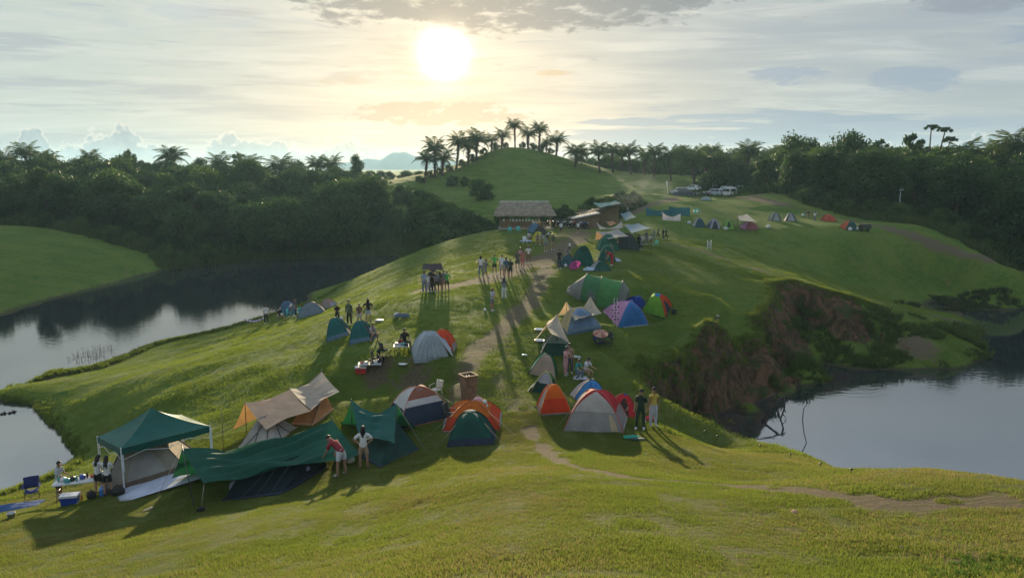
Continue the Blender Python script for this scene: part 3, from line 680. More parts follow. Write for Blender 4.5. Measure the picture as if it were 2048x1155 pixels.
# slender trees with a rosette of leaves on each stem
for px, py_top, y, lab in ((1856, 252, 156, 'leftmost of three slender rosette-topped trees above the wood'), (1884, 257, 156, 'tall leaning rosette-topped tree, tallest of the right two'), (1896, 276, 155, 'lowest of the three rosette-topped trees above the wood')):
    p = vsort(px, y); d = ray(px, py_top); h = CAM_Z+d[2]*y/d[1]-p.z
    e = empty('slender_tree', p, 0, lab, 'tree', 'rosette-topped trees above the wood')
    dx_ = 0 if px == 1856 else -1.8
    tb = MB(); tb.tube([(dx_, 0, 0), (dx_*.5, 0, h*.6), (0, 0, h*.97)], [.22, .16, .10], 6)
    rs_ = []
    r = random.Random(px)
    for k in range(9):
        an = k*.7+r.random(); L = r.uniform(1.0, 1.5); rs_.append((L*math.cos(an), L*math.sin(an), h+.25*r.random()-.42*L)); tb.tube([(0, 0, h*.95), (rs_[-1][0]*.6, rs_[-1][1]*.6, h+.15), rs_[-1]], [.05, .04, .02], 4)
    tb.build('trunk', M_bark, e)
    v, f = leaf_cloud(rs_+[(x*.5, y*.5, h) for x, y, z in rs_], [.34]*18, 520, .20, .8, px, .1); link_mesh('crown', np_mesh('crown', v, f), M_leaf, e)

# ------------------------------------------------------------------ palms
def frond_mesh(L, seed, droop):
    r = random.Random(seed); mb = MB(); N = 16
    def sp_(t): return Vector((L*t*(1-.18*t*droop), 0, L*(.62*t-(.55+.42*droop)*t*t)))
    mb.tube([sp_(i/6) for i in range(7)], [.07, .06, .05, .04, .03, .02, .01], 4)
    for k in range(2, N+1):
        t = k/N; p = sp_(t); ll = L*.34*math.sin(math.pi*min(.97, .16+.8*t))*r.uniform(.8, 1.15)
        for s in (-1, 1):
            a = Vector((.55+.35*t, s*1.0, -.28-.35*r.random()-.2*droop)).normalized()*ll; wd = Vector((.055, 0, .0))
            mb.add([p-wd, p+wd, p+a*.6+wd*.8+Vector((0, 0, .03)), p+a+Vector((0, 0, -.12*ll)), p+a*.6-wd*.8], [(0, 1, 2, 3, 4)])
    return mb.mesh('frond')
FR = [frond_mesh(3.9, k, dr) for k, dr in enumerate((.55, .8, 1.0, 1.25, .3))]
def ptrunk(h, seed):
    r = random.Random(seed); mb = MB(); cx = r.uniform(-.3, .3); n = 9
    mb.tube([(cx*math.sin(i/n*2), 0, h*i/n-.4*(i == 0)) for i in range(n+1)], [.27+.04*math.sin(i*2.1) for i in range(n)]+[.42], 8)
    for i in range(26):        # old frond stubs
        z = h*(.35+.63*i/26); an = i*2.4; c = Vector((cx*math.sin(z/h*2), 0, z)); o = Vector((math.cos(an), math.sin(an), 0))
        mb.tube([c+o*.25, c+o*.62+Vector((0, 0, .28))], [.09, .05], 4)
    return mb.mesh('trunk'), Vector((cx*math.sin(2), 0, h))
PT = [ptrunk(h, k) for k, h in enumerate((4.2, 5.2, 3.2, 6.0))]
def crown_spec(n, seed):
    r = random.Random(seed); out = []
    for k in range(n):
        q = k/n; out.append((k*2.39996+r.uniform(-.2, .2), -(1.30-1.45*q)+r.uniform(-.1, .1), r.uniform(.85, 1.1), (4 if q < .15 else 0 if q < .4 else 1 if q < .65 else 2 if q < .85 else 3)))
    return out
_jc = {}
def joined_crown(v, nf):
    if (v, nf) in _jc: return _jc[(v, nf)]
    vs, fs = [], []; b = 0
    for an, pit, s, fi in crown_spec(nf, v*7+3):
        M_ = Matrix.Rotation(an, 4, 'Z') @ Matrix.Rotation(pit*.75, 4, 'Y') @ Matrix.Scale(s, 4); me = FR[fi]
        vs += [M_ @ x.co for x in me.vertices]; fs += [[b+i for i in p_.vertices] for p_ in me.polygons]; b += len(me.vertices)
    me = bpy.data.meshes.new('crown'); me.from_pydata([tuple(x) for x in vs], [], fs); me.update(); _jc[(v, nf)] = me; return me
def palm(p, sc, v, label, group, detail, nf=26, rz=None):
    e = empty('palm_tree', p-Vector((0, 0, .1)), random.random()*6.28 if rz is None else rz, label, 'palm tree', group, sc)
    e.rotation_euler = (random.uniform(-.11, .11), random.uniform(-.11, .11), e.rotation_euler.z); e.scale = (sc*random.uniform(.78, 1.08),)*2+(sc*random.uniform(.88, 1.06),)
    share('trunk', PT[v][0], M_bark, e); top = PT[v][1]
    if detail:
        for an, pit, s, fi in crown_spec(nf, random.randint(0, 999)):
            o = share('frond', FR[fi], M_frond, e); o.location = top; o.rotation_euler = (0, pit*.75, an); o.scale = (s,)*3
    else:
        o = share('crown', joined_crown(v, nf), M_frond, e); o.location = top
    return e
HILL = [(849, 300, 208, 3, 'lowest palm at the left foot of the palm row on the round hill'), (869, 270, 213, 1, 'second palm from the left on the flank of the round hill'), (884, 302, 214, 2, 'short palm tucked right of the second one on the hill flank'),
        (912, 261, 219, 1, 'third tall palm up the left flank of the round hill'), (936, 276, 223, 2, 'short bushy palm between two taller ones on the left flank'), (953, 258, 224, 0, 'palm with a spike of young leaves above its crown on the hill'),
        (982, 272, 229, 2, 'short palm half hidden just left of the hilltop'), (1003, 256, 231, 2, 'palm immediately left of the tallest one on the summit'), (1030, 240, 230, 3, 'tallest palm, on the very summit of the round hill'),
        (1056, 258, 231, 2, 'bushy palm just right of the summit palm'), (1077, 248, 229, 1, 'second tallest palm, right of the summit'), (1092, 280, 230, 2, 'dwarf palm low between the two right-hand summit palms'), (1112, 265, 227, 0, 'last tall palm on the right shoulder of the round hill')]
for k, (px, pt, y, v, lab) in enumerate(HILL):
    p = vsort(px, y); h = CAM_Z+(335-pt)/1518*y*1.0-p.z; full = PT[v][1].z+2.1
    palm(p, max(.45, min(1.35, h/full)), v, lab, 'palms on the round hill', True, 24 if v != 2 else 18)
for px, y in ((860, 214), (878, 217), (898, 219), (925, 222), (945, 225), (968, 228), (990, 231), (1012, 232), (1045, 232), (1066, 231), (1084, 231), (1100, 229), (840, 209)):
    add_tree(px % 3, vsort(px, y), random.uniform(.5, .8), 'low bush among the palms on the round hill', 'bushes among the palms on the round hill', M_leaf, 'bush', 'bush', 1.3)
for px, pt, y, v in ((1150, 286, 214, 2), (1163, 296, 222, 0), (1200, 292, 212, 0), (1226, 286, 218, 1), (1262, 290, 220, 1), (1308, 292, 214, 1), (1343, 291, 210, 1), (1290, 300, 226, 0), (1243, 298, 230, 0)):
    p = vsort(px, y); h = CAM_Z+(335-pt)/1518*y-p.z; full = PT[v][1].z+2.1
    palm(p, max(.5, min(1.35, h/full)), v, 'oil palm in the row running right from the foot of the round hill', 'row of palms beyond the car park', True, 24)
r = random.Random(5)
for k in range(64):
    px = r.uniform(1350, 1565); y = r.uniform(222, 275); v = r.randrange(4)
    if px < 1390: y = r.uniform(238, 280)
    p = vsort(px, y); pt = r.uniform(292, 312); h = CAM_Z+(335-pt)/1518*y-p.z
    palm(p, max(.6, min(1.3, h/(PT[v][1].z+2.1))), v, 'oil palm in the dense grove behind the car park', 'palm grove behind the car park', False)
for k, (px, pt, y) in enumerate(((1390, 302, 200), (1432, 298, 198), (1470, 290, 200), (1500, 286, 202), (1530, 288, 196), (1410, 306, 206), (1452, 300, 206))):
    p = vsort(px, y); v = k % 4; h = CAM_Z+(335-pt)/1518*y-p.z
    palm(p, max(.6, min(1.4, h/(PT[v][1].z+2.1))), v, 'oil palm along the front edge of the grove behind the car park', 'front palms of the grove', True, 24)
for px, pt, y, lab, g in ((12, 290, 222, 'palm at the far left end of the skyline', 'palms left'), (56, 288, 215, 'large palm beside the far left one on the skyline', 'palms left'), (100, 300, 222, 'third palm from the left end of the skyline', 'palms left'),
                       (440, 297, 228, None, 0), (350, 300, 234, None, 0), (185, 310, 232, None, 0), (560, 309, 234, None, 0), (632, 314, 230, None, 0), (662, 310, 236, None, 0), (495, 300, 226, None, 0)):
    v = random.randrange(3); p = vsort(px, y); h = CAM_Z+(335-pt)/1518*y-p.z
    palm(p, max(.6, min(1.6, (h+.5)/(PT[v][1].z+2.1))), v, lab or 'palm head rising out of the wooded skyline across the left pond', 'palms on the left skyline', lab is not None, 22)
for px, pt, y, lab in ((1940, 281, 150, 'palm above the right wood, left of the highest one'), (2020, 268, 150, 'highest palm over the right end of the wood'), (1988, 286, 156, 'low palm between two taller ones over the right wood')):
    v = 3; p = vsort(px, y); h = CAM_Z+(335-pt)/1518*y-p.z
    palm(p, max(.6, min(2.0, h/(PT[v][1].z+2.1))), v, lab, 'palms over the right wood', True, 22)

# ------------------------------------------------------------------ bushes
for px, py, s, lab in ((962, 400, 1.5, 'dark round bush on the slope of the round hill'), (905, 372, .9, 'small bush high on the left slope of the round hill'), (930, 372, .8, 'small bush beside the other on the left slope of the round hill')):
    add_tree(0, G(px, py), s, lab, None, M_leaf, 'bush', 'bush', 1.2)
BP = [(-19, 150), (-14, 142), (-2, 137), (12, 137), (20, 138), (26, 146), (22, 150), (14, 146), (6, 147), (-6, 160), (-14, 185), (-24, 200), (-30, 195), (-24, 175)]
for a, b in scatter(BP, 3.2, seed=2):
    sc_ = min(random.uniform(.7, 1.3)*(1.25 if a < -8 else .75), (ycap(a, b)-hz(a, b))/3.1 if a < -4 else 9)
    if sc_ < .25: continue
    add_tree(random.randrange(3), on(a, b), sc_, 'dark bush in the thicket at the foot of the round hill', 'bushes behind the thatched hut', random.choice((M_leaf, M_leaf, M_leaf2)), 'bush', 'bush', 1.15)
for a, b in scatter([(10, 124), (15, 121), (21, 130), (24, 140), (18, 144), (10, 136)], 3.4, seed=3):
    add_tree(random.randrange(3), on(a, b), random.uniform(.6, 1.0), 'low bush in the gully behind the bamboo shelter', 'bushes behind the bamboo shelter', M_leaf, 'bush', 'bush', 1.2)
for a, b in scatter([(53, 150), (49, 138), (53, 124), (57, 116), (65, 110), (76, 103), (95, 96), (96, 103), (76, 112), (66, 118), (58, 128), (54, 145)], 3.4, seed=8):
    add_tree(random.randrange(3), on(a, b), random.uniform(.55, 1.0), 'low bush along the edge of the right wood', 'bushes at the edge of the right wood', random.choice((M_leaf, M_leaf2)), 'bush', 'bush', 1.3)
for a, b in scatter([(-98, 141), (-80, 139), (-62, 131), (-45, 137), (-29, 149), (-30, 153), (-46, 143), (-60, 138), (-80, 145), (-98, 148)], 3.3, seed=12):
    if hz(a, b) > .1: add_tree(random.randrange(3), on(a, b), random.uniform(.5, .9), 'low bush at the water edge below the wooded slope', 'bushes along the far shore of the left pond', random.choice((M_leaf, M_leaf2)), 'bush', 'bush', 1.3)
for px, py, s in ((1425, 372, 1.6), (1448, 370, 1.7), (1470, 372, 1.5), (1410, 378, 1.2), (1490, 374, 1.3)):
    add_tree(random.randrange(3), vsort(px, 197 if px != 1410 else 193), s, 'dark bush behind the parked vans', 'bushes behind the parked vans', M_leaf, 'bush', 'bush', 1.2)

# ------------------------------------------------------------------ instanced ground cover
def blades(n, rad_, h, wd, seed, lean=.5):
    r = np.random.RandomState(seed); a = r.rand(n)*6.283; q = rad_*np.sqrt(r.rand(n)); px, py = q*np.cos(a), q*np.sin(a)
    hh = h*(.5+.7*r.rand(n)); la = r.rand(n)*6.283; lx, ly = np.cos(la)*hh*lean*r.rand(n), np.sin(la)*hh*lean*r.rand(n); wa = r.rand(n)*6.283; wx, wy = np.cos(wa)*wd, np.sin(wa)*wd
    z0 = -h*.25*np.ones(n)
    v = np.stack([np.stack([px-wx, py-wy, z0], 1), np.stack([px+wx, py+wy, z0], 1), np.stack([px+lx*.4+wx*.6, py+ly*.4+wy*.6, hh*.6], 1), np.stack([px+lx, py+ly, hh], 1)], 1).reshape(-1, 3)
    return np_mesh('tuft', v, np.arange(4*n).reshape(n, 4))
def gn_scatter(name, pts, scl, tuft, material, label, cat):
    n = len(pts); me = bpy.data.meshes.new(name); me.vertices.add(n); me.vertices.foreach_set('co', np.ascontiguousarray(pts, float).ravel())
    a = me.attributes.new('s', 'FLOAT', 'POINT'); a.data.foreach_set('value', np.ascontiguousarray(scl, np.float32))
    r = me.attributes.new('r', 'FLOAT_VECTOR', 'POINT'); rv = np.zeros((n, 3), np.float32); rv[:, 2] = RS.rand(n)*6.283; r.data.foreach_set('vector', rv.ravel())
    me.update(); o = link_mesh(name, me); o['kind'] = 'stuff'; o['label'] = label; o['category'] = cat
    tuft.materials.clear(); tuft.materials.append(material)
    src = bpy.data.objects.new('tuft_source', tuft)
    g = bpy.data.node_groups.new('scatter', 'GeometryNodeTree'); g.interface.new_socket('Geometry', in_out='INPUT', socket_type='NodeSocketGeometry'); g.interface.new_socket('Geometry', in_out='OUTPUT', socket_type='NodeSocketGeometry')
    N = g.nodes; L = g.links; i_ = N.new('NodeGroupInput'); o_2 = N.new('NodeGroupOutput'); m2 = N.new('GeometryNodeMeshToPoints'); ip = N.new('GeometryNodeInstanceOnPoints'); oi = N.new('GeometryNodeObjectInfo')
    oi.inputs['Object'].default_value = src; oi.inputs['As Instance'].default_value = True
    a1 = N.new('GeometryNodeInputNamedAttribute'); a1.data_type = 'FLOAT'; a1.inputs[0].default_value = 's'
    a2 = N.new('GeometryNodeInputNamedAttribute'); a2.data_type = 'FLOAT_VECTOR'; a2.inputs[0].default_value = 'r'
    L.new(i_.outputs[0], m2.inputs[0]); L.new(m2.outputs[0], ip.inputs['Points']); L.new(oi.outputs['Geometry'], ip.inputs['Instance']); L.new(a1.outputs[0], ip.inputs['Scale']); L.new(a2.outputs[0], ip.inputs['Rotation']); L.new(ip.outputs[0], o_2.inputs[0])
    md = o.modifiers.new('scatter', 'NODES'); md.node_group = g
    return o
def gz(x, y):
    """vector height lookup"""
    i = np.clip(np.searchsorted(xs, x)-1, 0, len(xs)-2); j = np.clip(np.searchsorted(ys, y)-1, 0, len(ys)-2)
    fx = (x-xs[i])/(xs[i+1]-xs[i]); fy = (y-ys[j])/(ys[j+1]-ys[j])
    def s(A): return (A[j, i]*(1-fx)+A[j, i+1]*fx)*(1-fy)+(A[j+1, i]*(1-fx)+A[j+1, i+1]*fx)*fy
    return s(GZ), s(dirt), s(CL)
def field(n, x0, x1, y0, y1, wedge=.72, power=1.0, seed=0):
    r = np.random.RandomState(seed); y = y0+(y1-y0)*r.rand(n)**power; x = x0+(x1-x0)*r.rand(n); k = np.abs(x) < y*wedge+1.5; x, y = x[k], y[k]
    z, d, c = gz(x, y); return x, y, z, d, c
x, y, z, d, c = field(330000, -26, 26, 9.5, 34, power=1.25, seed=1)
k = (z > .12) & (d+.35*(vn(x*1.3, y*1.3)-.5) < .55) & (RS.rand(len(x)) < -.05+1.5*vn(x*1.6, y*1.6)*(.5+vn(x*.4+5, y*.4))); x, y, z = x[k], y[k], z[k]
s1 = .55+.75*vn(x*.45, y*.45)*(.6+.7*RS.rand(len(x)))
sel = (RS.rand(len(x))+.9*(vn(x*.35+9, y*.35)-.5)) < .62
pts = np.stack([x, y, z], 1)
gn_scatter('short_grass', pts[sel], s1[sel], blades(20, .13, .055, .006, 3), M_grass, 'short green lawn grass covering the near slope', 'grass')
gn_scatter('dry_grass', pts[~sel], s1[~sel]*.9, blades(18, .13, .045, .006, 4, .9), M_dry, 'short yellowed grass mixed into the near slope', 'grass')
x, y, z, d, c = field(150000, -58, 52, 32, 112, power=1.5, seed=2)
k = (z > .15) & (d+.35*(vn(x*1.3, y*1.3)-.5) < .4) & (c < .3) & (RS.rand(len(x)) < (.1+1.1*vn(x*.5, y*.5))*(1-sst(y, 85, 110))); x, y, z = x[k], y[k], z[k]
gn_scatter('plateau_grass', np.stack([x, y, z], 1), .6+.8*vn(x*.3, y*.3)*(.6+.7*RS.rand(len(x))), blades(40, .34, .048, .012, 5, .9), leafmat('plateau_grass', (.064, .120, .015), (.17, .21, .032), .5, .7, .3), 'lawn grass of the camp ridge and its flanks', 'grass')
# rank tall grass: pond edges, bay floor, edge of the woods
def patch_pts(poly, n, seed, cond=None):
    r = np.random.RandomState(seed); P_ = np.array(poly); x = P_[:, 0].min()+(np.ptp(P_[:, 0]))*r.rand(n); y = P_[:, 1].min()+np.ptp(P_[:, 1])*r.rand(n)
    k = inside(x, y, poly); x, y = x[k], y[k]; z, d, c = gz(x, y); k = (z > -.12) & (d < .5)
    if cond is not None: k &= cond(x, y, z, c)
    return np.stack([x[k], y[k], z[k]], 1)
reed = blades(60, .42, .55, .011, 6, .8)
bayp = patch_pts(BAY, 9000, 3, lambda x, y, z, c: (y > 46) & (z > .08) & (z < 3.6) & (vn(x*.35, y*.35)+.12*(c < .4) > .50))
gn_scatter('bay_weeds', bayp, .35+.9*RS.rand(len(bayp))**2, reed, M_reed, 'rank green weeds on the floor of the eroded bay', 'weeds')
sh = patch_pts([(-40, 128), (-58, 126), (-64, 133), (-96, 142), (-96, 146), (-62, 142), (-46, 143), (-30, 152), (-19, 158), (0, 142), (-6, 137), (-18, 140), (-28, 145)], 6000, 5)
gn_scatter('shore_reeds', sh, 1.2+1.4*RS.rand(len(sh)), blades(40, .5, .62, .03, 7, .5), M_reed, 'tall pale grass along the far shore of the left pond', 'reeds')
for nm_, pl_, n_ in (('undergrowth', [(a, b+3) for a, b in LF], 16000), ('undergrowth', [(a, b) for a, b in RF], 9000)):
    ug = patch_pts(pl_, n_, 31); gn_scatter(nm_, ug, 2.2+2.2*RS.rand(len(ug)), blades(36, .5, .5, .05, 41, .7), M_leaf, 'dark undergrowth between the trees', 'undergrowth')
r1 = patch_pts([(53, 150), (50, 136), (53, 120), (56, 112), (66, 104), (76, 97), (95, 84), (120, 84), (120, 100), (90, 104), (76, 110), (66, 117), (58, 127)], 9000, 6)
gn_scatter('roadside_weeds', r1, 1.0+1.2*RS.rand(len(r1)), blades(40, .5, .5, .03, 8, .6), M_reed, 'tall weeds between the dirt road and the right wood', 'weeds')
a_ = Wz(1780, 600, .6); b_2 = Wz(2048, 605, .6)
r2 = patch_pts([tuple(G(a, b)[:2]) for a, b in ((1785, 606), (1850, 585), (1960, 582), (2048, 596), (2080, 612), (1940, 622), (1860, 620))], 2600, 7, lambda x, y, z, c: vn(x*.3, y*.3) > .42)
gn_scatter('inlet_weeds', r2, .4+.6*RS.rand(len(r2)), blades(40, .4, .7, .02, 9, .5), leafmat('dark_weeds', (.025, .045, .016), (.075, .09, .035)), 'dark weeds at the head of the right inlet', 'weeds')
# fringe along the left pond banks and on top of the near right bank
def fringe(pxs, n, off, sc0, sc1, name, label, mt, seed=0, w_=.5, tf=None):
    r = random.Random(seed); P_ = []
    pts = [G(px, py) for px, py in pxs]
    for k in range(n):
        q = r.random()*(len(pts)-1); i = int(q); p = pts[i].lerp(pts[i+1], q-i); x_, y_ = p.x+r.gauss(0, w_), p.y+off+r.gauss(0, w_); zq = hz(x_, y_)
        if zq > -.05: P_.append((x_, y_, zq))
    return gn_scatter(name, np.array(P_), np.array([r.uniform(sc0, sc1) for _ in P_]), tf or blades(30, .22, .5, .010, 10+seed, .5), mt, label, 'grass')
fringe(((0, 778), (60, 764), (100, 748), (150, 745), (200, 733), (250, 715), (300, 693), (340, 683), (400, 671), (450, 658), (560, 626), (680, 574)), 1500, .2, .3, .8, 'bank_grass', 'ragged grass along the near bank of the left pond', M_grass, 1, .4)
fringe(((0, 803), (40, 807), (75, 822), (100, 851), (130, 887), (151, 914), (140, 935), (100, 957), (0, 991)), 900, -.1, .3, .7, 'pond_edge_grass', 'ragged grass around the small lower left pond', M_grass, 2, .3)
fringe(((1460, 866), (1530, 892), (1600, 916), (1700, 946), (1850, 952), (1960, 960), (2048, 966)), 160, .3, .15, .4, 'crest_grass', 'taller grass stems on the brow above the right pond', M_dry, 3, .45, blades(4, .3, .4, .004, 33, .5))
fringe([e_[:2] for e_ in edge_px[5:]], 1500, .0, .35, .8, 'cliff_top_grass', 'overhanging grass along the top edge of the eroded cliff', M_grass, 4, .4)
# broad leafed weeds by the bottom right corner
fringe(((1900, 1150), (1960, 1138), (2040, 1120)), 120, 0, .35, .6, 'corner_weeds', 'patch of greener weeds on the near slope at lower right', M_leaf2, 5, .35, blades(26, .2, .16, .022, 31, 1.2))

# ================================================================== placing by the photograph
FWD = Vector((0, math.cos(PITCH), -math.sin(PITCH)))
def depth(p): return (Vector(p)-cam.location).dot(FWD)
def mpp(p): return depth(p)/FPX                      # metres per photo pixel at a point
def gy(px, y):
    """ground point that shows in image column px at forward distance y"""
    py = 600
    for _ in range(8):
        q = Wy(px, py, y); z = hz(q[0], q[1]); v = Vector((q[0], q[1], z))-cam.location
        py = PH/2-FPX*(v.dot(Vector((0, math.sin(PITCH), math.cos(PITCH)))))/v.dot(FWD)
    return Vector((q[0], q[1], z))
def up(px, py, y): return Vector(Wy(px, py, y))
def gnormal(p, s=.9):
    return Vector((hz(p.x-s, p.y)-hz(p.x+s, p.y), hz(p.x, p.y-s)-hz(p.x, p.y+s), 2*s)).normalized()
def settle(e, p, rz, amt=1.0):
    """stand an object on sloping ground"""
    n = Vector((0, 0, 1)).lerp(gnormal(p), amt).normalized(); q = n.to_track_quat('Z', 'Y')
    m = Matrix.Rotation(0, 4, 'Z'); x = Vector((math.cos(rz), math.sin(rz), 0)); x = (x-n*x.dot(n)).normalized(); y = n.cross(x)
    e.rotation_euler = Matrix((x, y, n)).transposed().to_euler(); e.location = p

ORANGE = (.62, .17, .022); REDOR = (.60, .075, .025); GREEN = (.010, .085, .062); TEAL = (.012, .11, .11); NAVY = (.022, .035, .065); BEIGE = (.42, .35, .26); TAN = (.42, .24, .13); GREY = (.26, .26, .25)
LGREY = (.42, .43, .44); WHITE = (.62, .62, .62); RED = (.42, .025, .035); BLUE = (.04, .20, .50); PINK = (.60, .30, .50); LIME = (.22, .55, .06); BROWN = (.32, .13, .085); DGREEN = (.012, .055, .040); MESHG = (.09, .10, .10)
CREAM = (.50, .40, .22); ROYAL = (.02, .07, .38); YELLOW = (.55, .55, .05); FGREEN = (.02, .16, .05); BLUEG = (.10, .17, .24); DKGREY = (.06, .07, .075)
M_pole = mat('pole_steel', (.10, .10, .11), .4, metal=.6); M_white_steel = mat('white_enamel_steel', (.62, .65, .68), .4); M_rope = mat('guy_rope', (.40, .36, .28), .8); M_dark = mat('dark_plastic', (.02, .02, .022), .5)

def arc(c, t, h, ex=2.05, hub=.04):
    r = 1-(1-hub)*(t**.92); return Vector((c[0]*r, c[1]*r, h*(1-max(0, (r-hub)/(1-hub))**ex)))
def dome(name, label, p, rz, w_, d_, h, sides, pole=DKGREY, group=None, extras=(), floor=DKGREY, sag=.10, cat='tent', fly=None, corners=None, settle_amt=1.0, legs_out=False):
    """crossed-pole tent; sides = per side list of (kind, s0, s1, t0, t1, colour, translucency)"""
    e = empty(name, p, 0, label, cat, group); settle(e, p, rz, settle_amt)
    cs = corners or [(-w_/2, -d_/2), (w_/2, -d_/2), (w_/2, d_/2), (-w_/2, d_/2)]; n = len(cs); rnd = random.Random(int(abs(p.x*37+p.y*11)))
    ph = rnd.random()*9
    def pt(k, s, t, off=0):
        a = arc(cs[k % n], t, h); b = arc(cs[(k+1) % n], t, h); q = a.lerp(b, s)
        f = 1-sag*4*s*(1-s)*math.sin(math.pi*min(1, t+.08))
        wr = .016*math.sin(s*19+ph+k)*math.sin(math.pi*t)+.012*math.sin((s*8+t*7)*2.1+k*2+ph)
        m = f+off+wr*min(1, 4*s*(1-s)+.1)/max(.6, w_*.5)
        return Vector((q.x*m, q.y*m, q.z*(1-.04*sag*10*s*(1-s)*t)-.04*(t == 0)))
    for k in range(n):
        for i, pa in enumerate(sides[k % len(sides)]):
            kind, s0, s1, t0, t1, colr = pa[:6]; tr = pa[6] if len(pa) > 6 else .36
            mb = MB(); off = 0 if i == 0 or kind == 'panel' and s0 == 0 and s1 == 1 else .012*i/max(.7, w_/2)
            shape = 'arch' if kind in ('door', 'window', 'vent') else None
            def f(u, v):
                t = t0+(t1-t0)*v
                ww = 1 if not shape else (1-.92*v**2.2 if kind == 'door' else (1-.55*v**2))
                s = (s0+s1)/2+(s1-s0)*(u-.5)*ww
                return pt(k, s, t, off)
            mb.grid(f, 10, 9); o = mb.build(kind, fabric(colr, tr), e)
    for k in range(n//2 if n == 4 else n):
        mb = MB(); o_ = .012
        pts = [arc(cs[k], t/10, h)*(1.012) for t in range(11)]
        if n == 4: pts += [arc(cs[k+2], t/10, h)*1.012 for t in range(9, -1, -1)]
        mb.tube(pts, .018*max(1, w_/2.6), 5); mb.build('pole', fabric(pole, .05) if pole is not None else M_pole, e)
    mb = MB(); z = .05; cc = [(x*1.015, y*1.015) for x, y in cs]
    mb.add([(x, y, -.14) for x, y in cc]+[(x*.985, y*.985, z) for x, y in cc], [tuple(range(n))[::-1], tuple(range(n, 2*n))]+[(i, (i+1) % n, n+(i+1) % n, n+i) for i in range(n)])
    mb.build('groundsheet', fabric(floor, .05), e)
    for ex in extras: ex(e, pt, h, cs)
    return e
def full(c, tr=.38): return [('panel', 0, 1, 0, 1, c, tr)]
def band(lo, hi, t=.35, tr=.38): return [('panel', 0, 1, 0, t, lo, tr), ('panel', 0, 1, t, 1, hi, tr)]
def place(px, py, wpx, hpx, rz=0.0, asp=.85, wf=1.0):
    """ground centre and real size from the outline a tent has in the photograph"""
    f = G(px, py); m = mpp(f); c, s = abs(math.cos(rz)), abs(math.sin(rz))
    W = wpx*m; w_ = W/(c+asp*s)*wf; d_ = w_*asp; back = (s*w_+c*d_)/2
    q = on(f.x*(1+back/f.y), f.y+back); sl = (CAM_Z-q.z)/q.y
    h = hpx*mpp(q)-back*sl*.8
    return q, w_, d_, max(h/1.10, w_*.38)
def fly(colr, t0=.55, grow=.05, drop=.0, tr=.3, ss=(0, 1, 2, 3)):
    """rain cover over the top of a dome"""
    def f(e, pt, h, cs):
        mb = MB()
        for k in ss:
            def g(u, v, k=k):
                a = t0-.06*abs(math.sin(u*math.pi)); q = pt(k, u, a+(1-a)*v, grow); return q+Vector((0, 0, .035+.02*v))
            mb.grid(g, 8, 5)
        mb.build('rainfly', fabric(colr, tr), e)
    return f
def guys(ks=(0, 1, 2, 3), t=.45, L=1.5):
    def f(e, pt, h, cs):
        for k in ks:
            a = arc(cs[k], t, h)*1.02; d = Vector((cs[k][0], cs[k][1], 0)).normalized()
            mb = MB(); mb.tube([a, Vector((cs[k][0], cs[k][1], 0))+d*L*.6+Vector((0, 0, .02))], .008, 3); mb.build('guy_rope', M_rope, e)
    return f
def flap(k, s0, s1, t0, t1, colr, out=.35):
    """door flap or awning standing away from a side"""
    def f(e, pt, h, cs):
        mb = MB(); mb.grid(lambda u, v: pt(k, s0+(s1-s0)*u, t0+(t1-t0)*v, .02+out*(1-v)**1.3*math.sin(math.pi*(.2+.6*u))), 6, 6); mb.build('door_flap', fabric(colr, .3), e)
    return f
def strips(k, ss, colr, t0=.02, t1=.95):
    def f(e, pt, h, cs):
        for s in ss:
            mb = MB(); mb.tube([pt(k, .5+(s-.5)*(1-.25*i/8), t0+(t1-t0)*i/8, .02) for i in range(9)], .014, 4); mb.build('seam', fabric(colr, .05), e)
    return f

# ---- big domes near the camera
q, w_, d_, h = place(946, 862, 118, 62, .0, .9)
dome('dome_tent', 'orange dome tent with a red lower band, behind the dark green one', q, .0, w_, d_, h, [band(REDOR, ORANGE, .30, .4)], pole=(.30, .08, .02), floor=GREY, extras=(strips(0, (.5,), (.4, .1, .02)), guys((0, 1))))
q, w_, d_, h = place(944, 891, 95, 72, .0, .8)
h *= 1.03
def door_v(e, pt, h, cs):
    mb = MB(); mb.tube([pt(0, .06, .02, .02), pt(0, .30, .35, .02), pt(0, .5, .60, .02), pt(0, .5, .93, .02)], .012, 4); mb.tube([pt(0, .94, .02, .02), pt(0, .70, .35, .02), pt(0, .5, .60, .02)], .012, 4); mb.build('zip_seam', fabric((.02, .12, .09), .1), e)
    for sgn in (-1, 1):   # rolled cream vents beside the hub
        mb = MB(); mb.tube([pt(0, .5+sgn*.42, .62, .03), pt(0, .5+sgn*.46, .74, .05), pt(0, .5+sgn*.40, .86, .05)], [.035, .05, .03], 6); mb.build('rolled_vent', fabric((.55, .50, .38), .1), e)
    mb = MB(); mb.ball((0, 0, h+.03), (.26, .12, .06), 8, 5); mb.build('top_vent', fabric((.5, .46, .36), .1), e)
dome('dome_tent', 'dark green dome tent standing in front of the orange one beside the path', q, .0, w_, d_, h, [[('panel', 0, 1, 0, 1, GREEN, .12), ('door', .10, .90, .0, .66, (.008, .060, .050), .1), ('skirt', 0, 1, 0, .10, NAVY, .05)], band(NAVY, GREEN, .10), band(NAVY, GREEN, .10), band(NAVY, GREEN, .10)], pole=(.01, .06, .05), floor=NAVY, extras=(door_v, guys((0, 1), .4, 1.0)))
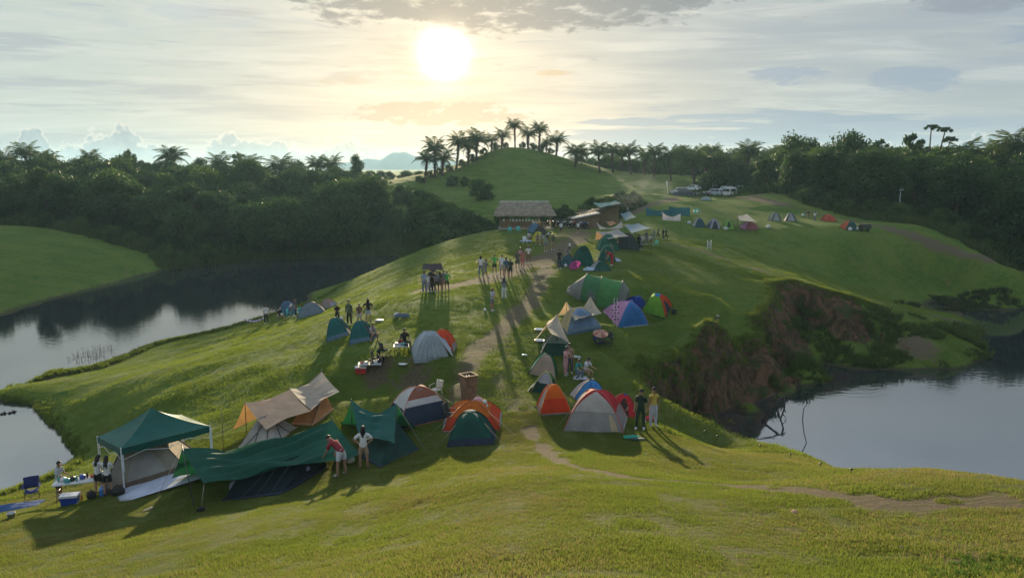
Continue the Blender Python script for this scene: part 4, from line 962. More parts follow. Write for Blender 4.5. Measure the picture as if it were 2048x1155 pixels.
# brown and white family dome
q, w_, d_, h = place(840, 857, 146, 84, .42, .75)
dome('family_tent', 'large brown and white family dome with a navy base', q, .50, w_, d_, h*1.05, [[('panel', 0, 1, 0, .30, NAVY, .1), ('panel', 0, 1, .30, .45, WHITE), ('panel', 0, 1, .45, 1, BROWN), ('vent', .28, .72, .74, .94, LGREY)], [('panel', 0, 1, 0, .26, NAVY, .1), ('panel', 0, 1, .26, 1, BROWN), ('window', .12, .55, .30, .60, (.10, .11, .12), .1), ('skirt', 0, 1, 0, .07, (.42, .14, .09))], band(NAVY, BROWN, .3), [('panel', 0, 1, 0, .25, NAVY), ('panel', 0, 1, .25, 1, WHITE, .35)]],
     pole=(.50, .20, .14), floor=(.35, .13, .09), extras=(guys((1, 2), .5, 1.6), fly(BROWN, .80, .03, ss=(0, 1)), strips(1, (.78,), (.5, .2, .14), .0, .5)), sag=.04)
# red and grey dome
q, w_, d_, h = place(1192, 869, 142, 87, -.25, .85)
dome('dome_tent', 'biggest red and grey dome tent in front of the two standing men', q, -.22, w_, d_, h*1.08, [[('panel', 0, 1, 0, .27, GREY, .2), ('panel', 0, 1, .27, 1, RED, .35), ('door', .02, .98, .27, .96, (.40, .37, .33), .2), ('window', .80, .92, .02, .24, (.45, .35, .22), .2)], [('panel', 0, 1, 0, .25, GREY), ('panel', 0, 1, .25, 1, RED, .35)], full(RED), [('panel', 0, 1, 0, .27, LGREY), ('panel', 0, 1, .27, 1, RED), ('panel', .0, .72, .27, .62, LGREY), ('window', .15, .66, .10, .62, MESHG, .15)]],
     pole=(.50, .10, .09), floor=GREY, extras=(guys((0,), .4, 1.0), fly(RED, .78, .03, ss=(3,))), sag=.05)
q, w_, d_, h = place(1107, 831, 68, 60, .12, .85)
dome('dome_tent', 'bright orange dome tent left of the red and grey one', q, .12, w_, d_, h*1.1, [[('panel', 0, 1, 0, .30, REDOR, .45), ('panel', 0, 1, .30, 1, ORANGE, .45)], band(REDOR, ORANGE, .3, .4), band(REDOR, ORANGE, .3, .4), [('panel', 0, 1, 0, .3, REDOR), ('panel', 0, 1, .3, 1, (.55, .22, .12)), ('window', .2, .8, .05, .6, (.50, .42, .38))]], pole=(.62, .22, .05), floor=GREY, extras=(guys((1,), .5, .8), guys((0,), .3, .5)))
q, w_, d_, h = place(1176, 806, 78, 50, .1, .85)
def smile(e, pt, h, cs):
    mb = MB(); mb.tube([pt(0, .34, .68, .03), pt(0, .32, .52, .03), pt(0, .42, .42, .03), pt(0, .58, .42, .03), pt(0, .68, .52, .03), pt(0, .66, .68, .03)], .02, 4); mb.build('window_trim', fabric(ROYAL, .05), e)
dome('dome_tent', 'sky blue and white dome tent behind the red and grey one', q, .1, w_, d_, h*1.15, [[('panel', 0, 1, 0, 1, (.05, .25, .55), .35)], full(WHITE), full(WHITE), full((.55, .46, .42))], pole=NAVY, extras=(smile,))
q, w_, d_, h = place(1240, 832, 74, 50, -.2, .85)
dome('dome_tent', 'red dome tent with its doorway open, half hidden beside the standing men', q, -.2, w_, d_, h*1.1, [[('panel', 0, 1, 0, 1, (.50, .03, .04), .35), ('door', .30, .80, .0, .62, (.03, .02, .02), .0)], full((.50, .03, .04)), full(RED), full(RED)], pole=(.3, .02, .03), extras=(fly(ROYAL, .90, .02, ss=(0, 1)),))
# left centre
q, w_, d_, h = place(860, 734, 82, 54, .25, .85)
def drape(e, pt, h, cs):
    mb = MB(); mb.grid(lambda u, v: pt(1, u*.9, .05*(1-v)+.42*v, .02+.42*(1-v)**1.2*(.6+.4*u))+Vector((0, 0, -.02+.05*math.sin(u*14)*(1-v))), 10, 6); mb.build('loose_cover', fabric((.36, .42, .47), .2), e)
dome('covered_tent', 'pale blue-grey tent draped in a loose cover, in front of the orange-red dome', q, .25, w_, d_, h*1.12, [full((.36, .42, .47), .22)], pole=(.30, .36, .42), floor=(.3, .35, .4), extras=(drape, strips(0, (.2, .36, .52, .68, .84), (.24, .30, .36), 0, .7), guys((1, 0), .4, 1.0)), sag=.03)
q, w_, d_, h = place(884, 703, 60, 42, -.1, .9)
dome('dome_tent', 'orange-red dome tent tucked behind the pale blue-grey covered one', q, -.1, w_, d_, h*1.15, [full((.58, .09, .03), .35), band(GREY, (.58, .09, .03), .14), full((.58, .09, .03)), full((.58, .09, .03), .35)], pole=(.45, .08, .03), floor=GREY, extras=(strips(0, (.5,), (.40, .06, .03)),))
for px, py, lab, rz in ((680, 677, 'left of the twin green dome tents on the slope', .1), (727, 684, 'right of the twin green dome tents, its door open to one side', -.1)):
    q, w_, d_, h = place(px, py, 52, 42, rz, .9)
    dome('dome_tent', lab, q, rz, w_, d_, h*1.18, [band(BLUEG, TEAL, .10, .1), [('panel', 0, 1, 0, 1, TEAL, .1), ('door', .15, .85, 0, .75, (.02, .03, .03), 0)], full(TEAL), full(TEAL)], pole=(.03, .10, .09), group='twin green domes', floor=BLUEG, extras=(fly((.12, .20, .14), .86, .02),))
q, w_, d_, h = place(625, 631, 62, 30, .1, .8)
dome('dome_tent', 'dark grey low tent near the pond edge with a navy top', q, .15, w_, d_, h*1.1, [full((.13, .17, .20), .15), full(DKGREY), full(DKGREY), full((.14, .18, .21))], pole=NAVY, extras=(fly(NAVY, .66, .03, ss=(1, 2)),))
q, w_, d_, h = place(657, 616, 36, 19, -.3, .9)
dome('dome_tent', 'small grey tent with pink-red trim behind the dark grey one', q, -.3, w_, d_, h*1.1, [full((.32, .27, .27)), band((.35, .38, .40), (.42, .25, .22), .3), full(GREY), full((.35, .22, .22))], pole=(.35, .08, .08))
q, w_, d_, h = place(578, 630, 40, 30, .1, .8)
dome('dome_tent', 'slate blue tent at the pond edge behind the people with the plastic chairs', q, .1, w_, d_, h*1.1, [full((.06, .12, .20), .15)], pole=NAVY)
# right centre
q, w_, d_, h = place(1086, 756, 62, 48, -.12, .9)
dome('dome_tent', 'pinkish beige dome tent with green side panels beside the path', q, -.12, w_, d_, h*1.12, [full((.42, .30, .24), .3), full(FGREEN), full(FGREEN), full((.10, .32, .20), .35)], pole=(.01, .08, .06), floor=DGREEN)
q, w_, d_, h = place(1090, 788, 56, 46, -.30, .85)
dome('dome_tent', 'dark green tent with pale grey covers thrown open, before the beige and green dome', q, -.30, w_, d_, h*1.1, [band(DGREEN, (.34, .36, .37), .28), band(DGREEN, FGREEN, .4), full(DGREEN), band((.30, .34, .37), (.10, .16, .12), .5)], pole=(.35, .36, .10), floor=DGREEN, extras=(flap(3, .1, .9, .0, .55, (.34, .38, .40), .55), flap(0, .2, .8, .25, .8, (.36, .38, .39), .12), fly((.30, .36, .14), .84, .03, ss=(0, 3))))
q, w_, d_, h = place(1112, 712, 64, 42, -.05, .85)
def windows2(e, pt, h, cs):
    for s in (.50, .58):
        mb = MB(); mb.grid(lambda u, v: pt(0, s+.05*(u-.5)*(1-.6*v), .42+.25*v, .03), 3, 4); mb.build('window', M_dark, e)
dome('dome_tent', 'green and grey dome tent under the lower beige tarp, with two dark vents', q, -.05, w_, d_, h*1.12, [band(DGREEN, (.17, .22, .19), .32, .2), full(DGREEN), full(DGREEN), full((.17, .22, .19))], pole=(.3, .33, .3), floor=DGREEN, extras=(windows2,))
q, w_, d_, h = place(1160, 668, 78, 44, .1, .8)
dome('dome_tent', 'cream dome tent with a blue doorway under the upper beige tarp', q, .22, w_, d_, h*1.12, [[('panel', 0, 1, 0, 1, (.22, .33, .50), .3), ('door', .15, .85, .05, .9, (.16, .26, .42), .3), ('skirt', 0, 1, 0, .08, (.2, .3, .4))], full(CREAM), full(CREAM), full(CREAM, .3)], pole=(.40, .38, .30), floor=BLUEG)
q, w_, d_, h = place(1250, 655, 82, 44, .0, .85)
dome('dome_tent', 'half pink, half blue dome tent beside the tall balloon stand', q, .42, w_*.9, d_*.9, h*1.12, [[('panel', 0, 1, 0, 1, (.05, .22, .55), .3), ('door', .15, .85, .05, .85, (.04, .18, .46), .3)], full((.05, .20, .5)), full(PINK), full(PINK, .3)], pole=(.30, .25, .45), floor=LGREY)
q, w_, d_, h = place(1273, 620, 38, 22, .0, .9)
dome('dome_tent', 'small crumpled royal blue tent between the pink-blue and the lime domes', q, .3, w_, d_, h*1.1, [full(ROYAL), full(ROYAL), full(WHITE), full(ROYAL)], pole=(.05, .10, .3), sag=.16)
q, w_, d_, h = place(1313, 638, 60, 40, .0, .9)
dome('dome_tent', 'lime green and orange dome tent with a blue cap', q, -.55, w_*.85, d_*.85, h*1.12, [full(LIME, .4), [('panel', 0, 1, 0, 1, REDOR, .4), ('door', .35, .75, 0, .42, NAVY, .1)], full(REDOR), full(LIME)][:], pole=(.2, .2, .06), floor=DGREEN, extras=(fly((.03, .25, .55), .86, .02),))
# upper camp
q, w_, d_, h = place(1166, 533, 44, 40, .1, .9)
dome('dome_tent', 'larger dark green dome tent by the worn track, behind the pink umbrella', q, .1, w_, d_, h*1.1, [full(GREEN, .15), [('panel', 0, 1, 0, 1, GREEN, .15), ('door', .2, .8, 0, .7, DKGREY, .05)], full(GREEN), full(GREEN)], pole=(.05, .14, .12), extras=(fly(DGREEN, .55, .06, ss=(0, 1)),))
q, w_, d_, h = place(1213, 523, 40, 32, -.1, .9)
dome('dome_tent', 'green dome tent behind the person in red at the upper camp', q, -.1, w_, d_, h*1.1, [full(GREEN, .15)], pole=(.10, .20, .16))
q, w_, d_, h = place(1200, 543, 44, 28, .25, .8)
dome('collapsed_tent', 'half collapsed dark green tent with a white sheet, front right of the upper camp', q, .25, w_, d_, h*.8, [full(GREEN, .12), full(GREEN), full(GREEN), full(LGREY)], pole=NAVY, sag=.3)
q, w_, d_, h = place(1134, 534, 34, 28, .0, .8)
dome('dome_tent', 'small dark blue-green tent hidden behind people left of the green dome', q, .0, w_, d_, h*.95, [full((.03, .09, .11), .15)], pole=NAVY)
q, w_, d_, h = place(1069, 466, 30, 20, .1, .8)
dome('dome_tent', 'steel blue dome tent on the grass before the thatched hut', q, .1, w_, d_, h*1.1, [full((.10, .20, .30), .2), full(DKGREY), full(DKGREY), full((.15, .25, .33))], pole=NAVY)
q, w_, d_, h = place(1080, 470, 28, 18, -.1, .8)
dome('dome_tent', 'dark brown dome tent just right of the steel blue one by the hut', q, -.1, w_, d_, h*1.1, [full((.05, .045, .04), .1)], pole=DKGREY)
q, w_, d_, h = place(1077, 484, 28, 20, .0, .8)
dome('dome_tent', 'yellow dome tent with people sitting in front of it', q, .0, w_, d_, h*1.1, [full(YELLOW, .35)], pole=(.4, .35, .04))
# far field
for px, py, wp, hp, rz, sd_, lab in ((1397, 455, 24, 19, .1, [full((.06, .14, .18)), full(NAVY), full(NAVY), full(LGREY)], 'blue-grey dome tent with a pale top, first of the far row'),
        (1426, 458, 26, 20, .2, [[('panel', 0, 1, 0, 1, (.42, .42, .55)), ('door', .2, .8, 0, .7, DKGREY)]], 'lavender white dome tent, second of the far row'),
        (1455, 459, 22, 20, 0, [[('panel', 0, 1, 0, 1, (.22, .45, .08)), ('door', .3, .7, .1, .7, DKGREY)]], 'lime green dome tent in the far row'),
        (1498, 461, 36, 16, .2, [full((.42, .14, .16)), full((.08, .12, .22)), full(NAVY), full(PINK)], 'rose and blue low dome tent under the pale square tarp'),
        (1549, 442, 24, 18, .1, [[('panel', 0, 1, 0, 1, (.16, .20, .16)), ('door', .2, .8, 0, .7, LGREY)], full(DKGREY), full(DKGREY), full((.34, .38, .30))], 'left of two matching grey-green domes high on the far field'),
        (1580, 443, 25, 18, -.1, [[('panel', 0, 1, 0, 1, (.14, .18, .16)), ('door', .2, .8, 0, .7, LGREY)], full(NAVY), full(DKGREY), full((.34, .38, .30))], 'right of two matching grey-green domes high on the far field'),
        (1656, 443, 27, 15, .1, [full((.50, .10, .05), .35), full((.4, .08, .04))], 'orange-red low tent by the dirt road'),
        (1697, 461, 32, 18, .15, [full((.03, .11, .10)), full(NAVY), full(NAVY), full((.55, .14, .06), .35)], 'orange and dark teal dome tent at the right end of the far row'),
        (1412, 401, 20, 8, .0, [full((.35, .42, .42))], 'pale grey tent pitched beside the parked cars')):
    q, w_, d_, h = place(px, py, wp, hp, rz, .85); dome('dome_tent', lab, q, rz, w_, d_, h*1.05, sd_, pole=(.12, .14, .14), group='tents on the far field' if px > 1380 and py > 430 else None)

# ---- tunnel tent
def tunnel():
    p0 = G(1158, 602); p1 = G(1230, 616); mid = (p0+p1)/2; m = mpp(mid); L = 4.6; h = 2.05; wd = 2.6
    e = empty('tunnel_tent', mid, 0, 'long green tunnel tent with grey ends, largest tent of the middle camp', 'tent'); settle(e, on(mid.x+.1, mid.y+1.0), -.36, .8)
    def hoop(x, a): return Vector((x, wd/2*math.cos(a)*(1+.0*x), h*math.sin(a)**.8))
    def skin(x0, x1, nm, c, sc0=1, sc1=1, tr=.35):
        mb = MB()
        def f(u, v):
            x = x0+(x1-x0)*u; sc = sc0+(sc1-sc0)*u; q = hoop(x, math.pi*v); s_ = 1-.05*math.sin(math.pi*u)*(1 if sc0 == sc1 else 0)
            return Vector((q.x, q.y*sc*s_, q.z*sc*s_-.04))
        mb.grid(f, 8, 18); mb.build(nm, fabric(c, tr), e)
    G2 = (.09, .28, .09)
    skin(-1.1, .2, 'panel', (.07, .22, .09)); skin(.2, 1.9, 'panel', G2); skin(-2.6, -1.1, 'end_panel', GREY, .25, 1)
    skin(1.9, 2.5, 'end_panel', (.20, .22, .20), 1, .7)
    for x in (-1.1, .2, 1.9):
        mb = MB(); mb.tube([hoop(x, math.pi*i/14)*1.012 for i in range(15)], .022, 5); mb.build('pole', M_pole, e)
    mb = MB(); mb.grid(lambda u, v: Vector((-.6+.75*u, -wd/2*(.98-.42*v**2)-.06, .05+1.5*v)), 4, 6); mb.build('door', fabric((.12, .16, .13), .2), e)
    mb = MB(); mb.grid(lambda u, v: Vector((2.2+.34*v*.2, (-.8+1.6*u)*(1-.4*v), .1+1.3*v)), 4, 4); mb.build('door', fabric((.10, .13, .12), .1), e)
    return e
tunnel()

# ---- tarps
def tarp(name, label, A, B, C, D, colr, sag=.35, parent=None, C2=None, D2=None, tr=.3, poles=(), esag=.25, ropes=(), cat='tarp', group=None, wr=.03, c2=None):
    """cloth slung from the ridge A-B down to the edge C-D (and C2-D2 on the other side)"""
    A, B, C, D = (Vector(v) for v in (A, B, C, D)); base = on(A.lerp(C, .5).x, A.lerp(C, .5).y)
    e = empty(name, base, 0, label, cat, group) if parent is None else parent; o = e.location.copy(); sd = random.random()*9
    def wing(C, D, nm, cc, flip=1):
        mb = MB()
        def f(u, v):
            r_ = A.lerp(B, u)-Vector((0, 0, sag*4*u*(1-u))); ed = C.lerp(D, u); mid = (A+B)/2-(C+D)/2
            ed = ed+(r_-ed)*esag*4*u*(1-u)*.35
            q = r_.lerp(ed, v); q.z -= esag*.35*math.sin(math.pi*v)
            L = (B-A).length
            wv = wr*(math.sin((v*9+2.2*math.sin(u*3+sd))*2.3+sd)*math.sin(math.pi*u)*(1 if sag > .2 else .4)+.5*math.sin(u*L*3.1+v*2+sd))
            wv += wr*.9*math.sin(v*26+3.5*math.sin(u*2.6+sd)+2*mnoise.noise(Vector((u*3, v*3, sd))))*math.sin(math.pi*u)*(1 if sag > .3 else .25)
            return q+Vector((0, 0, wv))-o
        mb.grid(f, 30, 40); mb.build(nm, fabric(cc, tr, wr=.5), e)
    wing(C, D, 'tarp_sheet', colr)
    if C2 is not None: wing(Vector(C2), Vector(D2), 'tarp_sheet', c2 or colr)
    for t_ in poles:
        t_ = Vector(t_[0]), Vector(t_[1]); mb = MB(); mb.tube([t_[1]-o-Vector((0, 0, .05)), t_[0]-o+Vector((0, 0, .08))], .018, 6); mb.build('pole', M_pole, e)
    for a, b in ropes:
        mb = MB(); mb.tube([Vector(a)-o, Vector(b)-o], .009, 4); mb.build('guy_rope', M_rope, e)
    return e
def gp_(px, y, dz=0): q = gy(px, y); return Vector((q.x, q.y, q.z+dz))
# long green tarp, near left
GT = (.010, .080, .052); GT_BACKLIT = (.016, .12, .045)  # second green: light coming through the far wings put into the cloth colour
A = up(364, 893, 26.6); B = up(664, 836, 30.2)
pl = G(388, 1012); pr = gy(668, 30.2)
tarp('long_tarp', 'long dark green tarp sagging between two poles in the left foreground', A, B, up(408, 968, 25.3), up(722, 908, 28.6), GT, sag=.55, C2=up(344, 958, 28.6), D2=up(610, 880, 32.4), tr=.22, esag=.16, wr=.10, c2=GT_BACKLIT,
     poles=((A, pl), (B, pr)), ropes=((A, gp_(300, 25.6)), (up(408, 968, 25.3), gp_(402, 24.9))))
# second green tarp over the A-frame tent
A = up(703, 800, 32.2); B = up(793, 808, 30.6)
tarp('ridge_tarp', 'dark green tarp with two peaks over the green A-frame tent', A, B, up(720, 882, 29.0), up(788, 886, 27.9), (.012, .10, .085), sag=.42, C2=up(680, 853, 33.8), D2=up(836, 856, 32.6), tr=.25, esag=.35, wr=.04, c2=GT_BACKLIT,
     poles=((A, gy(704, 32.2)), (B, gy(795, 30.6))), ropes=((B, gp_(852, 29.6)), (up(836, 856, 32.6), gp_(862, 31.6))))
# tan and beige tarps
A = up(490, 805, 33.6); B = up(579, 779, 35.2)
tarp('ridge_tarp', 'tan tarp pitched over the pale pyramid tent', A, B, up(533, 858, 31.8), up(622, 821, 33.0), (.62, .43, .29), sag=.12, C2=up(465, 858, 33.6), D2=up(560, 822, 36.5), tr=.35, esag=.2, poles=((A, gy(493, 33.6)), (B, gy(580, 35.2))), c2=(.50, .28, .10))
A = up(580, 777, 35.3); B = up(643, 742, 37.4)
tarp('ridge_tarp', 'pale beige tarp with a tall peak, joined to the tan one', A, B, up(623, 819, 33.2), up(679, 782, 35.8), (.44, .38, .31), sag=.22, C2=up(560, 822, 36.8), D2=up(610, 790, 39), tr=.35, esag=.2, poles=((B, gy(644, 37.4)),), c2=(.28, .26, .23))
# beige tarps of the right camp
A = up(1113, 628, 52.5); B = up(1070, 683, 47.5)
A = up(1114, 628, 50.5)
A = up(1114, 628, 45.2); B = up(1092, 649, 44.2)
tarp('ridge_tarp', 'lower cream tarp with a single peak beside the path', A, B, up(1140, 687, 41.8), up(1104, 668, 41.8), (.42, .36, .28), sag=.12, C2=up(1098, 640, 46.6), D2=up(1068, 683, 43.4), tr=.35, poles=((A, gy(1114, 45.2)), (B, gy(1092, 44.2))), ropes=((up(1140, 687, 41.8), gp_(1146, 41.2)),), esag=.2, c2=(.50, .38, .25))
A = up(1133, 601, 49.6); B = up(1181, 592, 50.6)
tarp('ridge_tarp', 'upper cream tarp with two peaks over the cream and blue dome', A, B, up(1150, 641, 46.4), up(1204, 627, 48.0), (.42, .37, .30), sag=.8, C2=up(1113, 633, 50.5), D2=up(1160, 622, 53), tr=.35, poles=((A, gy(1133, 49.6)), (B, gy(1181, 50.6))), esag=.3, c2=(.50, .38, .22))
# upper camp shelters
SC = 84
A = up(1193, 444, 92); B = up(1244, 441, 90)
tarp('square_tarp', 'beige tarp highest and furthest back in the cluster of shelters', A, B, up(1200, 458, 88), up(1246, 456, 88), (.38, .34, .31), sag=.8, poles=((A, gy(1193, 92)), (B, gy(1244, 90))), esag=.3)
A = up(1193, 462, 86); B = up(1236, 457, 86)
tarp('ridge_tarp', 'beige and grey tarp with orange lining at the front of the shelter cluster', A, B, up(1218, 478, 82), up(1258, 472, 82), (.34, .32, .31), sag=.2, C2=up(1190, 480, 85), D2=up(1212, 478, 86), poles=((A, gy(1193, 86)), (up(1258, 472, 82), gy(1257, 82))), c2=(.50, .30, .16), esag=.2)
A = up(1250, 449, 88); B = up(1276, 446, 89)
tarp('square_tarp', 'blue tarp spread over the right side of the shelter cluster', A, B, up(1264, 466, 81), up(1304, 456, 84), (.10, .22, .32), sag=.1, poles=((up(1264, 466, 81), gy(1264, 81)), (up(1304, 456, 84), gy(1303, 84)), (A, gy(1250, 88))), esag=.2)
A = up(1241, 426, 103); B = up(1258, 421, 104)
tarp('square_tarp', 'small blue-grey tarp in front of the bamboo shelter', A, B, up(1252, 442, 98), up(1272, 434, 99), (.13, .22, .27), sag=.15, poles=((A, gy(1241, 103)), (up(1272, 434, 99), gy(1272, 99))), esag=.2)
tp_ = up(1215, 441, 95)
tarp('ridge_tarp', 'small orange-lined tarp peeking over the highest beige one', up(1213, 443, 95), up(1226, 441, 95), up(1222, 452, 93), up(1234, 446, 93), (.45, .22, .12), sag=.05, poles=((up(1213, 443, 95), gy(1213, 95)),))
# dark curtain tents beneath
for px, py, wp, hp, rz, c, lab in ((1215, 501, 46, 26, .1, (.02, .13, .08), 'green tent under the front beige tarp of the shelter cluster'), (1252, 499, 52, 30, .05, (.05, .065, .07), 'long dark tent in the middle of the shelter cluster')):
    q, w_, d_, h = place(px, py, wp, hp, rz, .6); dome('dome_tent', lab, q, rz, w_, d_, max(h, 1.7), [full(c, .1)], pole=DKGREY, sag=.02)
# far field tarps
yb = G(1318, 433).y; yc = G(1360, 433).y; yw = G(1343, 449).y
A = up(1292, 415, yb+1); B = up(1345, 416, yb+.5)
tarp('tarp_wall', 'low teal tarp wall stretched along the top of the far field', A, B, up(1292, 431, yb), up(1345, 434, yb-.3), (.015, .10, .11), sag=.4, tr=.15, poles=((A, gy(1292, yb+1)), (B, gy(1345, yb+.5))))
A = up(1338, 413, yc+1.6); B = up(1380, 414, yc+1)
tarp('tarp_wall', 'teal tarp wall end overlapping behind the white tarp', A, B, up(1340, 433, yc+.8), up(1380, 433, yc), (.012, .085, .10), sag=.1, tr=.15, poles=((B, gy(1380, yc+1)),))
A = up(1325, 425, yw); B = up(1361, 427, yw)
tarp('square_tarp', 'white tarp sheet stretched upright on the far field', A, B, up(1325, 440, yw-.6), up(1361, 442, yw-.6), (.42, .40, .42), sag=.5, poles=((A, gy(1325, yw)), (B, gy(1361, yw))), esag=.1)
A = up(1476, 432, 112); B = up(1494, 428, 113)
tarp('square_tarp', 'pale square tarp over the rose and blue low dome', A, B, up(1479, 441, 106), up(1514, 444, 105), (.42, .38, .33), sag=.05, poles=((A, gy(1476, 112)), (up(1514, 444, 105), gy(1513, 105)), (up(1479, 441, 106), gy(1479, 106))), esag=.1)

# ---- pyramid tents under the tan tarps, A-frame tent, tent under the canopy
def pyramid(name, label, base, top, h, col_, door_c, seams, rz=0, floor=None, extra=None):
    """base = four ground corners (metres, local), top = ridge ends"""
    pass
def wall_tent(label, quad, ridge, cols, lines=(), name='ridge_tent', doorc=None, floorc=GREY, skirt=None):
    """quad: four ground points; ridge: two points in the air; built as four sloping cloth walls"""
    c = sum((Vector(q) for q in quad), Vector())/4; e = empty(name, on(c.x, c.y), 0, label, 'tent'); o = e.location.copy()
    Q = [Vector(q)-o for q in quad]; Rg = [Vector(r)-o for r in ridge]
    sides = [(Q[0], Q[1], Rg[1], Rg[0]), (Q[1], Q[2], Rg[1], Rg[1]), (Q[2], Q[3], Rg[0], Rg[1]), (Q[3], Q[0], Rg[0], Rg[0])]
    ctr = sum(Q, Vector())/4
    for k, (a, b, c_, d) in enumerate(sides):
        mb = MB()
        def f(u, v, a=a, b=b, c_=c_, d=d):
            q = a.lerp(b, u).lerp(d.lerp(c_, u), v); s = .10*math.sin(math.pi*v)*math.sin(math.pi*u)
            return q+(ctr-q).normalized()*s+Vector((0, 0, .012*math.sin(u*23+k)*math.sin(v*3)-(.08 if v == 0 else 0)))
        mb.grid(f, 12, 10); mb.build('panel', fabric(cols[k % len(cols)], .25), e)
    for k, (u0, v0, u1, v1) in lines:
        a, b, c_, d = sides[k]; g = lambda u, v: a.lerp(b, u).lerp(d.lerp(c_, u), v)
        nrm = (b-a).cross(d-a).normalized(); nrm = nrm if nrm.dot(a-ctr) > 0 else -nrm
        mb = MB(); mb.tube([g(u0+(u1-u0)*i/6, v0+(v1-v0)*i/6)+(ctr-g(u0+(u1-u0)*i/6, v0+(v1-v0)*i/6)).normalized()*.10*math.sin(math.pi*(v0+(v1-v0)*i/6))*math.sin(math.pi*(u0+(u1-u0)*i/6))+nrm*.03 for i in range(7)], .018, 4); mb.build('seam', fabric(DKGREY, .05), e)
    mb = MB(); n = 4; z = .04; cc = [ctr+(q-ctr)*1.02 for q in Q]
    mb.add([c-Vector((0, 0, .15)) for c in cc]+[c+Vector((0, 0, z)) for c in cc], [(3, 2, 1, 0), (4, 5, 6, 7)]+[(i, (i+1) % 4, 4+(i+1) % 4, 4+i) for i in range(4)]); mb.build('groundsheet', fabric(floorc, .05), e)
    return e
wall_tent('pale grey pyramid tent under the tan tarp', (gy(477, 31.6), gy(548, 31.2), gy(594, 33.6), gy(515, 34.4)), (up(518, 834, 32.6), up(545, 826, 33.2)), [(.36, .33, .29), (.34, .32, .29), BEIGE, (.36, .33, .29)],
          lines=((0, (.16, .0, .5, .95)), (0, (.45, .0, .30, .7)), (0, (.80, 0, .78, .6)), (1, (.3, 0, .45, .9)), (1, (.7, 0, .55, .7)), (3, (.5, 0, .5, .9))), floorc=(.36, .28, .23))
wall_tent('orange-brown tent under the pale beige tarp', (gy(582, 34.2), gy(624, 33.6), gy(667, 35.6), gy(630, 38.0)), (up(612, 800, 35.4), up(648, 782, 36.6)), [(.42, .20, .07), (.46, .22, .08), TAN, TAN], lines=((0, (.97, .02, .97, .9)),), floorc=TAN)
wall_tent('dark green A-frame tent beneath the two-peaked tarp', (gy(716, 29.6), gy(760, 27.8), gy(838, 29.8), gy(770, 33.0)), (up(742, 845, 31.0), up(790, 838, 30.2)), [(.012, .075, .062), (.012, .050, .040), DGREEN, DGREEN],
          lines=((1, (.45, .05, .35, .55)), (0, (.9, .0, .9, .9))), floorc=NAVY)
wall_tent('long low navy tent under the sagging green tarp', (gy(446, 25.9), gy(560, 26.2), gy(655, 28.6), gy(520, 29.6)), (gp_(478, 26.25, .75), gp_(642, 28.8, .80)), [(.008, .018, .026), (.008, .014, .022), NAVY, (.01, .03, .035)], lines=((0, (.3, 0, .35, .8)), (0, (.55, 0, .5, .8)), (0, (.8, 0, .7, .9))), floorc=(.02, .03, .05))

q = gy(306, 30.6)
def cabin_front(e, pt, h, cs):
    mb = MB()
    mb.grid(lambda u, v: pt(0, .02+.96*u, .60+.22*v, .16*(1-v)+.02)+Vector((0, 0, .05)), 8, 4); mb.build('awning', fabric((.30, .23, .15), .2), e)
dome('cabin_tent', 'grey-beige cabin tent pitched under the green canopy', q, .26, 3.3, 2.7, 1.75, [[('panel', 0, 1, 0, 1, (.25, .23, .19), .2), ('door', .28, .78, .04, .62, (.30, .29, .27), .2), ('skirt', 0, 1, 0, .07, (.16, .12, .09))], full(BEIGE), full(BEIGE), [('panel', 0, 1, 0, 1, (.36, .31, .22), .25), ('window', .25, .75, .2, .6, (.16, .15, .13))]], pole=(.10, .10, .10), floor=(.18, .15, .12), extras=(cabin_front,), sag=.02)

